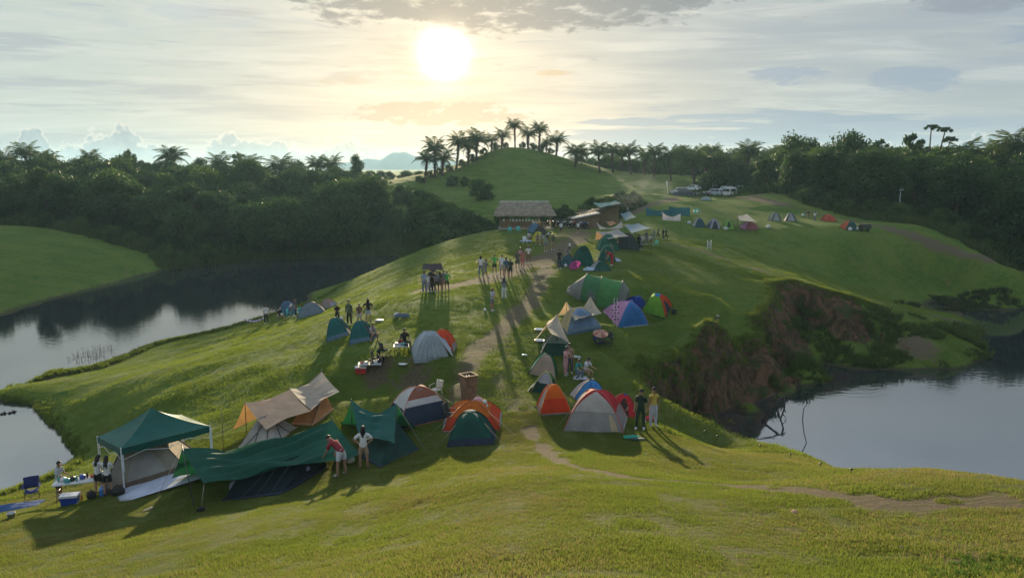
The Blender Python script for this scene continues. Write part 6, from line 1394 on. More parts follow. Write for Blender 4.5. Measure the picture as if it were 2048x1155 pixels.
# -- upper camp things
for px, py, rz, c, lab in ((1281, 497, .3, M_tealp, 'turquoise plastic chair at the right of the shelters'), (1312, 494, -.5, M('green_plastic', (.16, .45, .28), .4), 'green plastic chair furthest right of the shelters'), (1050, 487, .2, M_whitep, 'white plastic chair left of the yellow dome'), (1020, 452, .1, M_tealp, 'left turquoise chair in front of the thatched hut rail'), (1037, 452, .1, M_tealp, 'right turquoise chair in front of the thatched hut rail'), (1391, 430, .2, M_tealp, 'front turquoise chair on the far field'), (1397, 427, .9, M_tealp, 'back turquoise chair on the far field')):
    mono_chair(G(px, py) if px not in (1020, 1037) else gy(px, 100), rz, lab, c)
heap(G(1180, 541), 1.3, .7, .35, (.35, .45, .55), 'pale blue crumpled sheet before the upper green tents'); heap(G(1232, 523), 1.0, .6, .35, (.45, .48, .6), 'white and blue bundle right of the person in red'); bag(G(1131, 534), .4, (.5, .5, .5), 'white bag beside the standing youth in dark clothes')
heap(G(1053, 483), 1.6, .7, .2, (.40, .45, .60), 'white sheet on the grass left of the yellow dome'); 
for px, py, s, lab in ((1378, 448, .4, 'white bag left of the far row of domes'), (1536, 457, .5, 'white bundle right of the rose and blue dome'), (1606, 433, .4, 'pale bundle beside the matching far domes'), (1700, 462, .5, 'white bundle before the orange and teal dome'), (1452, 460, .4, 'pale bundle before the lime far dome'), (1712, 460, .5, 'second white bundle before the orange and teal dome')):
    bag(G(px, py), s*1.4, (.5, .52, .52), lab)
mb = MB(); mb.box((0, 0, .6), (1.5, .8, .5)); mb.box((0, 0, .9), (1.2, .7, .2)); mb.box((-.5, 0, .2), (.1, .6, .4)); mb.box((.5, 0, .2), (.1, .6, .4)); put(mb.build('gear_pile', M_camo), G(1729, 462), .2, 'dark pile of gear right of the orange and teal dome', 'gear')
# sign boards, standpipes, garden lights
def signpost(px, py, hpx, label, post=False):
    p = G(px, py); m = mpp(p); h = hpx*m; e = empty('sign', p, 0, label, 'sign')
    for s in (-1, 1):
        mb = MB(); mb.tube([(s*.22, 0, -.2), (s*.22, 0, h)], .04, 5); mb.build('post', M_whitep, e)
    for z in (.28, .52, .76): mb = MB(); mb.box((0, -.05, h*z+.05), (.56, .03, h*.15)); mb.build('board', M('sign_board', (.40, .42, .40), .7), e)
signpost(1418, 501, 21, 'small pale signboard on two posts in the middle of the far field')
def bollard(px, py, hpx, label):
    p = G(px, py); h = hpx*mpp(p); e = empty('marker_post', p, 0, label, 'post'); mb = MB(); mb.lathe([(.10, -.1), (.10, h*.8), (.12, h*.82), (.12, h), (.02, h+.02)], 10); mb.build('body', M('pale_post', (.45, .44, .40), .7), e); mb = MB(); mb.lathe([(.105, h*.45), (.105, h*.6)], 10); mb.build('band', M_dark, e)
bollard(1435, 640, 10, 'short pale marker post on the dark grass above the cliff')
p = gy(1797, 121); e = empty('street_lamp', p, 0, 'lone lamp post with a white head at the edge of the right wood', 'lamp'); h = 4.4; mb = MB(); mb.tube([(0, 0, -.3), (0, 0, h)], .05, 6); mb.build('pole', M_whitep, e); mb = MB(); mb.box((.15, 0, h), (.6, .25, .08)); mb.build('lamp_head', M_whitep, e); mb = MB(); mb.box((-.05, 0, h+.25), (.5, .4, .03), Matrix.Rotation(.4, 3, 'X')); mb.build('solar_panel', M_dark, e)
p = gy(1337, 158); mb = MB(); mb.tube([(0, 0, -.3), (-.5, 0, 3.2)], .06, 5); mb.tube([(-.35, 0, 2.2), (-.5, 0, 3.2)], .12, 6); put(mb.build('leaning_pole', M_whitep), p, 0, 'pale leaning pole on the slope left of the parked cars', 'pole')
for k, (px, py) in enumerate(((1410, 868), (1435, 878), (1520, 897), (1580, 916), (1641, 936), (1702, 949))):
    lab = ['first and farthest dark garden light on the brow, near the standing men', 'second dark garden light along the brow', 'third dark garden light, left of the middle of the brow', 'fourth dark garden light along the brow above the right pond', 'fifth dark garden light along the brow above the right pond', 'last garden light, where the brow meets the worn path slope'][k]
    p = G(px, py); e = empty('garden_light', p, 0, lab, 'garden light', 'dark garden lights along the brow'); mb = MB(); mb.tube([(0, 0, -.1), (0, 0, .17)], .012, 5); mb.build('stake', M_dark, e); mb = MB(); mb.lathe([(.02, .15), (.05, .18), (.055, .195), (.02, .205)], 10); mb.build('cap', M_dark, e)
# litter and dropped things on the near slope
def rock(p, s, c, label, nm='rock', cat='rock'):
    mb = MB(); mb.ball((0, 0, .2*s), (s, s*.7, s*.45), 9, 6); mb.v = [(x*(1+.3*mnoise.noise(Vector((x, y, z))*3/s)), y*(1+.3*mnoise.noise(Vector((y, x, z))*3/s)), z) for x, y, z in mb.v]; return put(mb.build(nm, M(nm, c, .9, bump=.6)), p, 1.0, label, cat)
rock(G(1588, 1025), .10, (.40, .24, .16), 'pale brown stone on the worn grass of the near slope'); rock(G(1803, 1097), .08, (.07, .05, .03), 'dark clod of earth at the lower right of the slope', 'clod', 'clod'); rock(G(1400, 1134), .04, (.35, .08, .12), 'tiny reddish scrap on the grass at the bottom', 'scrap', 'litter')
mb = MB(); mb.tube([(-.3, 0, .02), (-.1, .08, .05), (.1, 0, .03), (.3, .06, .02)], .012, 4); mb.tube([(-.1, .08, .05), (.05, .16, .03)], .01, 4); put(mb.build('stick', M('pale_stick', (.45, .38, .24), .8)), G(1020, 903), 0, 'pale forked stick on the grass right of the green dome', 'stick'); 
mb = MB(); mb.ball((0, 0, .1), .11, 10, 8); put(mb.build('ball', M_whitep), G(970, 622), 0, 'small white ball on the grass near the woman in the patterned shirt', 'ball')
# ---- dead branches standing in the right pond
def branchy(name, label, pts_list, cat='branch'):
    base = Vector(Wz(*pts_list[0][0][:2], 0)); e = MB(); y0 = base.y
    for pl, r0, r1 in [(q[0:-2] if False else q[0] if False else q, None, None) for q in []]: pass
    return base
def wood(name, label, strokes):
    """strokes: lists of (px, py, y offset from the foot, radius)"""
    fx, fy = strokes[0][0][:2]; f = Vector(Wz(fx, fy, 0)); mb = MB()
    for st_ in strokes:
        P_ = [Vector(Wy(a, b, f.y+c))-f for a, b, c, r_ in st_]; mb.tube(P_, [q[3] for q in st_], 6)
    return put(mb.build(name, M('dead_wood', (.030, .024, .020), .8, bump=.4)), f, 0, label, 'branch')
wood('dead_branch', 'forked dead branch sticking out of the right pond below the cliff', [[(1524, 842, 0, .07), (1545, 815, .6, .08), (1560, 797, 1.0, .09), (1570, 793, 1.1, .07)], [(1560, 797, 1.0, .08), (1552, 788, 1.2, .07), (1520, 802, .2, .035), (1508, 805, -.2, .02)], [(1568, 793, 1.1, .08), (1569, 815, .7, .06), (1561, 838, .4, .05), (1549, 862, .0, .03)], [(1566, 828, .5, .04), (1573, 836, .3, .02), (1556, 852, .1, .02)], [(1570, 793, 1.1, .05), (1576, 798, 1.2, .02)], [(1540, 822, .5, .03), (1530, 834, .2, .02)]])
wood('dead_stick', 'single thin curved stick rising from the right pond', [[(1613, 885, 0, .025), (1608, 865, .2, .03), (1605, 840, .6, .03), (1607, 818, 1.0, .025), (1617, 802, 1.4, .012)]])
mb = MB(); mb.tube([(0, 0, -.5), (0, 0, .7)], .10, 8); mb.ball((0, 0, .75), .12, 8, 6); put(mb.build('water_post', M('grey_post', (.22, .22, .22), .8)), Vector(Wz(1560, 782, 0)), 0, 'grey post at the foot of the cliff by the dead branch', 'post')
r = random.Random(4); mb = MB()
for k in range(26):
    x, y = r.gauss(0, .35), r.gauss(0, .6); mb.tube([(x, y, -.2), (x+r.gauss(0, .08), y, r.uniform(.1, .5))], [.012, .006], 3); mb.box((x+r.gauss(0, .1), y, .25), (.10, .03, .06))
put(mb.build('water_plant', M_dark), Vector(Wz(1993, 722, 0)), 0, 'dark water plant standing alone off the tip of the spur', 'plant')
mb = MB()
for k in range(90):
    a = r.random()*6.28; q = math.sqrt(r.random()); x, y = 1.7*q*math.cos(a), 2.8*q*math.sin(a); mb.tube([(x, y, -.1), (x+r.gauss(0, .1), y, r.uniform(.1, .45)), (x+r.gauss(0, .25), y, r.uniform(.1, .4))], [.012, .012, .005], 3)
put(mb.build('reed_patch', M_dark), Vector(Wz(184, 708, 0)), 0, 'sparse patch of reeds standing in the left pond', 'reeds')
for k, (a, b, c_, d_) in enumerate(((0, 829, 14, 825), (15, 827, 34, 822))):
    A = Vector(Wz(a, b, 0)); B = Vector(Wz(c_, d_, 0)); mb = MB(); n = 6; mb.tube([(B-A)*i/n+Vector((0, 0, .03+.04*math.sin(i*2))) for i in range(n+1)], [.02, .06, .10, .08, .11, .06, .02], 6); put(mb.build('driftwood', M('wet_wood', (.03, .025, .02), .6)), A, 0, ('dark log floating at the left edge of the lower pond', 'second piece of driftwood in the lower left pond')[k], 'log')

# ================================================================== people
def fk(lean=.03, side=0, arms=((0, .12, .15), (0, .12, .15)), legs=((.02, .06, .03), (-.02, .06, .03)), turn=0, nod=0, seat=None):
    T = Vector((math.sin(side), -math.sin(lean)*math.cos(side), math.cos(lean)*math.cos(side))); J = {}; P = Vector((0, 0, 0))
    J['pel'] = P; J['wai'] = P+T*.14; J['che'] = P+T*.33; J['nec'] = P+T*.485
    T2 = Vector((T.x, T.y-math.sin(nod)*.8, max(.2, T.z))).normalized(); J['jaw'] = J['nec']+T2*.09+Vector((0, -.012, 0)); J['skl'] = J['nec']+T2*.175; J['T2'] = T2
    for s, nm, (p, a, e) in ((-1, 'L', arms[0]), (1, 'R', arms[1])):
        S = J['che']+T*.10+Vector((s*.165, 0, 0)); J['sh'+nm] = S
        d = Vector((s*math.sin(a), -math.sin(p)*math.cos(a), -math.cos(p)*math.cos(a))); E = S+d*.275; J['el'+nm] = E
        a2 = a*(1-.9*min(1, abs(e)/1.2)) if e >= 0 else a; p2 = p+abs(e); ina = -.35*min(1, abs(e)) if e > .8 else 0
        d2 = Vector((s*(math.sin(a2)+ina), -math.sin(p2)*math.cos(a2), -math.cos(p2)*math.cos(a2))).normalized()
        if e < 0: d2 = Vector((-s*.75, -.1, -.62)).normalized()          # hand on hip
        J['wr'+nm] = E+d2*.235; J['hd'+nm] = E+d2*.31; J['hdir'+nm] = d2
    for s, nm, (q, a, k) in ((-1, 'L', legs[0]), (1, 'R', legs[1])):
        H = P+Vector((s*.085, 0, -.03)); J['hi'+nm] = H; d = Vector((s*math.sin(a), -math.sin(q)*math.cos(a), -math.cos(q)*math.cos(a))); K = H+d*.41; J['kn'+nm] = K
        q2 = q-k; d2 = Vector((s*math.sin(a)*.4, -math.sin(q2), -math.cos(q2))).normalized(); A_ = K+d2*.40; J['an'+nm] = A_
        J['to'+nm] = A_+Vector((s*.03, -.15, -.045)) if seat is None or q2 < .6 else A_+Vector((0, -.05, .13))
    zmin = min(min(J['an'+n].z-.075, J['to'+n].z-.035) for n in 'LR')
    if seat is not None: zmin = min(zmin, -seat-.12) if seat > .05 else min(zmin, -.13)
    for k_ in list(J):
        if k_ != 'T2' and not k_.startswith('hdir'): J[k_] = J[k_]-Vector((0, 0, zmin))
    return J
BONES = [('pel', 'wai', 'tor'), ('wai', 'che', 'tor'), ('che', 'nec', 'tor'), ('nec', 'jaw', 'head'), ('jaw', 'skl', 'head')]
for n in 'LR': BONES += [('che', 'sh'+n, 'tor'), ('sh'+n, 'el'+n, 'uarm'), ('el'+n, 'wr'+n, 'farm'), ('wr'+n, 'hd'+n, 'hand'), ('pel', 'hi'+n, 'hip'), ('hi'+n, 'kn'+n, 'thigh'), ('kn'+n, 'an'+n, 'shin'), ('an'+n, 'to'+n, 'foot')]
RAD = dict(pel=(.135, .105), wai=(.120, .092), che=(.150, .105), nec=(.052, .055), jaw=(.066, .075), skl=(.082, .098), sh=(.058, .058), el=(.040, .040), wr=(.028, .026), hd=(.036, .018), hi=(.095, .095), kn=(.058, .058), an=(.038, .040), to=(.040, .026))
def figure(**kw):
    J = fk(**kw); names = [k for k in J if k != 'T2' and not k.startswith('hdir')]; ix = {n: i for i, n in enumerate(names)}
    me = bpy.data.meshes.new('sk'); me.from_pydata([tuple(J[n]) for n in names], [(ix[a], ix[b]) for a, b, _ in BONES], []); o = bpy.data.objects.new('sk', me); COL.objects.link(o)
    md = o.modifiers.new('s', 'SKIN'); md.use_smooth_shade = True; md.branch_smoothing = .6
    for i, n in enumerate(names):
        r_ = RAD.get(n) or RAD[n[:2]]; me.skin_vertices[0].data[i].radius = r_; me.skin_vertices[0].data[i].use_root = n == 'pel'
    o.modifiers.new('u', 'SUBSURF').levels = 1
    bpy.context.view_layer.update(); ev = o.evaluated_get(bpy.context.evaluated_depsgraph_get()); m2 = bpy.data.meshes.new_from_object(ev)
    vs = np.array([v.co[:] for v in m2.vertices]); fs = [tuple(p.vertices) for p in m2.polygons]; nr = np.array([v.normal[:] for v in m2.vertices])
    bpy.data.objects.remove(o); 
    # which bone a face belongs to, and how far along it
    fc = np.array([vs[list(f)].mean(0) for f in fs]); best = np.full(len(fs), 1e9); lab = ['']*len(fs); tt = np.zeros(len(fs))
    for a, b, L_ in BONES:
        A_, B_ = np.array(J[a]), np.array(J[b]); v = B_-A_; t = np.clip(((fc-A_)@v)/(v@v), 0, 1); d = np.linalg.norm(fc-A_-t[:, None]*v, axis=1)/(1.0 if L_ in ('tor', 'hip') else .8)
        for i in np.where(d < best)[0]: lab[i] = L_; tt[i] = t[i]
        best = np.minimum(best, d)
    mb = MB(); mb.add(vs, fs, True)
    for n in 'LR':            # fingers: four of unequal length and a thumb leaving the side of the palm
        w_, hd = J['wr'+n], J['hd'+n]; d = J['hdir'+n]; sx = d.cross(Vector((0, 0, 1))); sx = sx.normalized() if sx.length > .1 else Vector((0, 1, 0)); cv = d.cross(sx).normalized()
        for i, L_ in enumerate((.060, .070, .066, .052)):
            b = hd-d*.012+sx*(.024-.016*i); mb.tube([b, b+d*L_*.55+cv*.006, b+d*L_*.9+cv*.026], [.0095, .009, .006], 5)
        b = w_.lerp(hd, .45)+sx*.026; mb.tube([b, b+d*.03+sx*.022, b+d*.06+sx*.026+cv*.012], [.012, .010, .007], 5)
    hc = J['skl']; T2 = J['T2']; f = Vector((0, -1, 0)); f = (f-T2*f.dot(T2)).normalized(); x = f.cross(T2)
    mb.tube([hc+f*.085+T2*.0, hc+f*.112-T2*.035, hc+f*.09-T2*.045], [.010, .017, .010], 5)        # nose
    for s in (-1, 1): mb.ball(hc+x*s*.083-T2*.02, (.012, .022, .030), 6, 4)
    body = mb.mesh('body')
    ey = MB()
    for s in (-1, 1): ey.ball(hc+f*.088+x*s*.032-T2*.0, (.013, .008, .008), 6, 4); ey.box(tuple(hc+f*.092+x*s*.034+T2*.024), (.034, .008, .008))
    ey.box(tuple(hc+f*.090-T2*.075), (.042, .008, .009)); eyes = ey.mesh('face_features')
    def shell(name, cond, off, jig=0):
        fi = [i for i in range(len(fs)) if cond(lab[i], tt[i], fc[i])]; used = sorted({v for i in fi for v in fs[i]}); mp = {v: k for k, v in enumerate(used)}
        vv = vs[used]+nr[used]*off
        if jig: vv = vv+np.array([mnoise.noise(Vector(v)*9)*jig for v in vv])[:, None]*nr[used]
        m_ = MB(); m_.add(vv, [tuple(mp[v] for v in fs[i]) for i in fi], True); return m_.mesh(name)
    pz = J['pel'].z
    D = dict(body=body, eyes=eyes,
             shirt=shell('shirt', lambda l, t, c: l == 'tor' or (l == 'uarm' and t < .72) or (l == 'hip' and c[2] > pz-.02), .022, .02),
             longshirt=shell('shirt', lambda l, t, c: l in ('tor', 'hip', 'uarm') or (l == 'farm' and t < .9), .022, .02),
             tank=shell('shirt', lambda l, t, c: l == 'tor', .018, .012),
             dress=shell('dress', lambda l, t, c: l in ('tor', 'hip') or (l == 'uarm' and t < .4) or (l == 'thigh' and t < .8), .045, .03),
             shorts=shell('shorts', lambda l, t, c: (l == 'hip') or (l == 'tor' and t < .4 and c[2] < pz+.08) or (l == 'thigh' and t < .70), .020, .014),
             trousers=shell('trousers', lambda l, t, c: l in ('hip', 'thigh') or (l == 'tor' and t < .4 and c[2] < pz+.08) or (l == 'shin' and t < .93), .018, .014),
             shoes=shell('shoes', lambda l, t, c: l == 'foot' or (l == 'shin' and t > .97), .010))
    hb_ = MB(); hair = MB()
    def cap(th, off, zc):
        m_ = MB(); fr = Matrix((x, -f, T2)).transposed()
        def g(u, v):
            an = 2*math.pi*u; po = th*v*(1-.42*max(0, -math.cos(an-math.pi/2+math.pi/2*0)*0+max(0, math.cos(an+math.pi/2)))); return hc+T2*zc+fr @ Vector((off[0]*math.sin(po)*math.cos(an), off[1]*math.sin(po)*math.sin(an), off[2]*math.cos(po)))
        m_.grid(g, 14, 7); return m_
    D['hair'] = cap(1.75, (.090, .106, .110), .004).mesh('hair')
    lh = cap(1.8, (.092, .108, .110), .004)
    def g(u, v): an = math.pi*(.08+.84*u); r_ = .10-.01*v; return hc-T2*(.02+.34*v)+x*(math.cos(an)*r_*1.02)+f*(-math.sin(an)*(r_*1.05)-.01*v)
    lh.grid(g, 8, 6); D['longhair'] = lh.mesh('hair')
    cp = cap(1.45, (.100, .116, .116), .012); cp.grid(lambda u, v: hc+T2*(.045-.01*v)+x*((u-.5)*.15*(1-.3*v))+f*(.09+.10*v), 4, 3); D['cap'] = cp.mesh('cap')
    D['J'] = J; return D
POSE = dict(
    stand=figure(), stand2=figure(arms=((.1, .16, .25), (-.08, .14, .2)), legs=((.10, .10, .08), (-.06, .08, .04)), side=.03), hips=figure(arms=((0, .75, -1), (0, .75, -1)), legs=((0, .10, .02), (.04, .10, .06))),
    hold=figure(lean=.06, arms=((.35, .12, 1.25), (.35, .12, 1.25)), nod=.35, legs=((.06, .07, .04), (-.04, .07, .04))), phone=figure(arms=((.05, .14, .2), (.9, .15, 1.5)), legs=((.05, .08, .05), (-.05, .08, .05)), nod=.1),
    up=figure(arms=((2.5, .25, .35), (2.5, .25, .35))), walk=figure(lean=.08, arms=((.45, .1, .35), (-.4, .1, .25)), legs=((-.40, .03, .25), (.38, .03, .06))), walk2=figure(lean=.05, arms=((-.35, .12, .3), (.4, .12, .3)), legs=((.32, .03, .05), (-.32, .03, .30))),
    bend=figure(lean=1.0, arms=((.10, .12, .35), (.30, .15, .3)), legs=((-.02, .12, .08), (.12, .12, .12)), nod=.2), sit=figure(lean=.18, arms=((.35, .12, .9), (.4, .12, .8)), legs=((1.45, .10, 1.35), (1.40, .12, 1.25)), seat=.42, nod=.25),
    ground=figure(lean=.22, arms=((.6, .15, .6), (.55, .15, .7)), legs=((1.75, .35, 2.2), (1.70, .4, 2.1)), seat=.0, nod=.25), squat=figure(lean=.35, arms=((.9, .12, .6), (.9, .12, .6)), legs=((1.9, .25, 2.25), (1.8, .25, 2.2)), nod=.2),
    cross=figure(arms=((.45, .1, 1.75), (.45, .1, 1.75)), legs=((.04, .07, .03), (-.03, .07, .03))), low=figure(lean=.3, arms=((.5, .12, .7), (.5, .12, .8)), legs=((1.35, .15, 1.9), (1.45, .15, 1.7)), seat=.25, nod=.3))
SKIN = [mat('skin', c, .55, spec=.3) for c in ((.32, .18, .115), (.25, .135, .085), (.38, .23, .15))]; M_hair = mat('black_hair', (.010, .008, .008), .5); M_feat = mat('face_lines', (.06, .025, .02), .6)
_cm = {}
def cmat(c):
    if c not in _cm: _cm[c] = mat('clothing', c, .85, bump=.4, bs=25, var=.18)
    return _cm[c]
BK = (.012, .012, .015); WH = (.58, .58, .58); NV = (.015, .022, .06); DG = (.015, .035, .022); GR = (.16, .16, .17); TN = (.32, .22, .15); MA = (.20, .018, .028); PK = (.50, .26, .27); YL = (.45, .33, .06); BL = (.05, .10, .26); JN = (.10, .15, .24); TQ = (.03, .26, .24); GN = (.05, .32, .05); RD = (.42, .03, .04); LB = (.25, .30, .42); SL = (.45, .14, .12); OL = (.08, .10, .06)
def person(p, hpx, pose, rz, top, bot, label, tk='shirt', bk='shorts', hair='hair', shoes=WH, hm=None, group=None, scale=None, sit=0):
    D = POSE[pose]; ref = {'sit': 1.28, 'ground': .90, 'squat': .98, 'bend': 1.42, 'low': 1.05, 'up': 1.62}.get(pose, 1.62)
    s = scale or max(.62, min(1.12, hpx*mpp(p)/ref*1.02)); e = empty('person', p+Vector((0, 0, sit)), rz, label, 'person', group, s)
    k = random.randrange(3); share('body', D['body'], SKIN[k], e); share('face_features', D['eyes'], M_feat, e)
    if tk: share(tk if tk in ('dress',) else 'shirt', D[tk], cmat(top), e)
    if bk and tk != 'dress': share(bk, D[bk], cmat(bot), e)
    share('hair', D['hair' if hair == 'cap' else hair], M_hair, e)
    if hair == 'cap': share('cap', D['cap'], cmat(BK), e)
    if shoes: share('shoes', D['shoes'], cmat(shoes), e)
    return e
PI = math.pi
def pp(px, py, *a, **k): return person(G(px, py), *a, **k)
# near camp
pp(121, 1000, 79, 'hold', 1.5, (.36, .40, .40), BK, 'woman in a pale striped tee and dark shorts standing left of the white folding table', hair='hair', shoes=BK)
for k, (px, py, lab) in enumerate(((199, 988, 'woman with black hair and white jersey, further left behind the folding table'), (217, 990, 'woman in a white jersey with number fifteen, by the canopy leg'))):
    e = pp(px, py, 78, 'hold', PI-.3+.5*k, WH, BK, lab, hair='longhair', shoes=BK)
    if k == 1:
        for i, ch in enumerate('15'):
            fc_ = bpy.data.curves.new('jersey_number', 'FONT'); fc_.body = ch; fc_.size = .20; fc_.extrude = .004; fc_.align_x = 'CENTER'; fc_.materials.append(cmat(NV))
            ft_ = bpy.data.objects.new('t', fc_); COL.objects.link(ft_); bpy.context.view_layer.update(); fm_ = bpy.data.meshes.new_from_object(ft_.evaluated_get(bpy.context.evaluated_depsgraph_get())); bpy.data.objects.remove(ft_); fo = bpy.data.objects.new('jersey_number', fm_); COL.objects.link(fo); fo.parent = e; J = POSE['hold']['J']; fo.location = (.055-.11*i, J['che'].y+.148, J['che'].z-.08); fo.rotation_euler = (R(86), 0, PI)
pp(233, 975, 50, 'low', 2.2, (.30, .25, .22), BK, 'person with black hair sitting low between the canopy leg and the tent', shoes=None)
pp(684, 952, 84, 'bend', -2.1, MA, (.45, .48, .52), 'man in a maroon shirt and pale shorts bending over beside the long tarp', shoes=(.3, .28, .25))
pp(728, 937, 84, 'hips', PI+.15, WH, TN, 'woman in a white tee and tan shorts standing with hands on hips', hair='longhair', shoes=(.35, .25, .2))
pp(1280, 858, 79, 'stand2', -.35, DG, DG, 'man in dark green and a cap, left of two standing by the red dome', tk='shirt', bk='trousers', hair='cap')
pp(1306, 853, 77, 'stand', .25, YL, (.42, .45, .52), 'man in a yellow vest and pale trousers standing by the red dome', tk='tank', bk='trousers', hair='cap')
pp(1251, 832, 34, 'squat', -.4, BK, RD, 'child crouching in the doorway of the red dome', shoes=None)
pp(1131, 751, 58, 'hold', .9, PK, PK, 'woman in pink top and pink trousers beside the beige and green dome', bk='trousers', hair='longhair')
pp(1139, 746, 58, 'stand', -.2, TN, NV, 'person in a tan top standing just behind the woman in pink', bk='trousers')
pp(1153, 757, 34, 'low', .7, TQ, JN, 'seated person in a turquoise shirt, back towards the tents', bk='trousers')
pp(1170, 758, 38, 'low', .9, (.50, .52, .58), TN, 'seated person in a white shirt next to the one in turquoise')
pp(757, 727, 32, 'low', .8, DG, BK, 'person in dark green sitting at the low table above the red cooler', bk='trousers', shoes=None)
pp(809, 696, 32, 'ground', .3, BK, OL, 'person in black sitting above the second low table', bk='trousers', shoes=None)
pp(800, 701, 22, 'ground', .5, MA, BK, 'smaller person in dark red sitting at the second low table', shoes=None)
pp(743, 681, 28, 'ground', .9, (.3, .25, .28), BK, 'person sitting in the open door of the right twin green dome', shoes=None)
gA = 'four people standing behind the twin green domes'
pp(675, 646, 38, 'hold', .3, BK, BK, 'person in black, first on the left behind the twin green domes', bk='trousers', group=gA)
pp(699, 650, 50, 'stand', -.2, OL, BK, 'tallest man in a dark jacket behind the twin green domes', tk='longshirt', bk='trousers', group=gA)
pp(719, 648, 40, 'stand2', .2, (.12, .07, .05), (.35, .36, .38), 'boy in brown top and pale shorts behind the twin green domes', group=gA)
pp(737, 646, 47, 'hips', PI, BK, (.40, .42, .46), 'woman in a black top and pale shorts, right-hand one behind the twin green domes', hair='longhair', group=gA)
bag(G(683, 640), .35, (.5, .5, .5), 'white bag between the people behind the twin green domes')
pp(533, 647, 38, 'stand', .3, WH, BK, 'man in a white tee and black trousers at the pond edge by the checked cot', bk='trousers', hair='cap')
pp(581, 633, 36, 'bend', .9, WH, JN, 'person in white bending over the turquoise chairs', bk='trousers')
pp(592, 633, 34, 'stand', -1.2, NV, NV, 'person in navy standing at the turquoise chairs', bk='trousers')
pp(559, 640, 22, 'ground', .6, BK, (.45, .33, .2), 'person in black sitting on the ground by the turquoise chairs', shoes=None)
# group posing for a picture, with one on shoulders
gB = 'people crowded together left of the worn track'
for k, (px, py, h, top, bot, pose, hr, lab) in enumerate(((849, 585, 42, LB, JN, 'stand', 'longhair', 'woman in pale blue at the left end of the crowded group'), (857, 584, 36, WH, (.3, .3, .4), 'stand2', 'hair', 'person in white with pale trousers, second in the crowded group'), (862, 583, 44, BK, BK, 'stand', 'hair', 'tall person in black, third in the crowded group'), (868, 584, 42, BK, BK, 'cross', 'hair', 'person in black with folded arms in the middle of the crowded group'),
        (874, 584, 40, (.15, .14, .18), BK, 'stand2', 'hair', 'person in dark grey and black in the crowded group'), (880, 583, 39, (.08, .04, .05), (.07, .04, .05), 'stand', 'longhair', 'woman in dark brown in the crowded group'), (888, 582, 41, GR, (.3, .18, .14), 'stand', 'hair', 'person in grey, second from the right in the crowded group'), (894, 582, 38, GN, DG, 'hips', 'hair', 'person in a bright green shirt at the right end of the crowded group'))):
    pp(px, py, h, pose, random.uniform(-.5, .5)+(PI if k in (5, 7) else 0), top, bot, lab, bk='trousers' if k in (0, 1, 2, 3) else 'shorts', hair=hr, group=gB)
pb = G(866, 577); person(pb, 44, 'up', PI, GR, BK, 'person at the back of the crowded group holding up a dark cloth', bk='trousers', group=gB, scale=1.12)
h0 = pb+Vector((0, -.35, 0)); tarp('dark_cloth', 'dark cloth held up over the heads of the crowded group', h0+Vector((-.75, .3, 2.12)), h0+Vector((.75, .3, 2.15)), h0+Vector((-.85, -.35, 1.72)), h0+Vector((.95, -.3, 1.62)), (.05, .045, .05), sag=.03, esag=.1, tr=.1, cat='cloth', wr=.02)
gC = 'people standing in line along the worn track'
for px, py, h, top, bot, pose, rz, hr, bk, tk, lab in ((962, 552, 41, WH, JN, 'stand2', 2.8, 'longhair', 'trousers', 'shirt', 'woman in white and pale jeans, first on the left of the line'), (971, 556, 38, GR, GR, 'walk', 2.2, 'hair', 'shorts', 'shirt', 'person in grey stepping out, second of the line'), (989, 549, 40, GN, DG, 'hips', .3, 'hair', 'shorts', 'shirt', 'man in a bright green tee with hand on hip in the line'),
        (1004, 551, 45, WH, (.4, .42, .48), 'stand', PI, 'hair', 'shorts', 'shirt', 'person with a white shirt and dark bag in the line'), (1013, 556, 41, (.06, .12, .15), (.25, .16, .12), 'stand2', PI, 'hair', 'shorts', 'shirt', 'person in a dark teal shirt facing away in the line'), (1021, 556, 37, DG, DG, 'stand', PI, 'hair', 'shorts', 'shirt', 'shorter person in dark green next to the one in teal'),
        (1035, 539, 36, OL, OL, 'hips', .2, 'longhair', None, 'dress', 'woman in a dark flared dress in the line'), (1041, 534, 39, PK, TN, 'stand', .1, 'longhair', 'shorts', 'shirt', 'person in pale pink behind the woman in salmon'), (1045, 538, 36, SL, SL, 'stand2', .2, 'longhair', 'shorts', 'shirt', 'woman in salmon top and shorts in the line'), (1057, 526, 33, WH, (.16, .08, .05), 'hips', .1, 'longhair', 'trousers', 'shirt', 'woman in white with brown trousers, last on the right of the line')):
    pp(px, py, h, pose, rz, top, bot, lab, tk=tk, bk=bk, hair=hr, group=gC)
pp(984, 622, 45, 'hold', .9, (.40, .40, .45), GR, 'woman in a patterned pale shirt standing alone on the grass', hair='longhair')
pp(1008, 598, 42, 'hold', PI, (.14, .16, .17), WH, 'woman in white wide trousers facing the line of people', bk='trousers', hair='longhair')
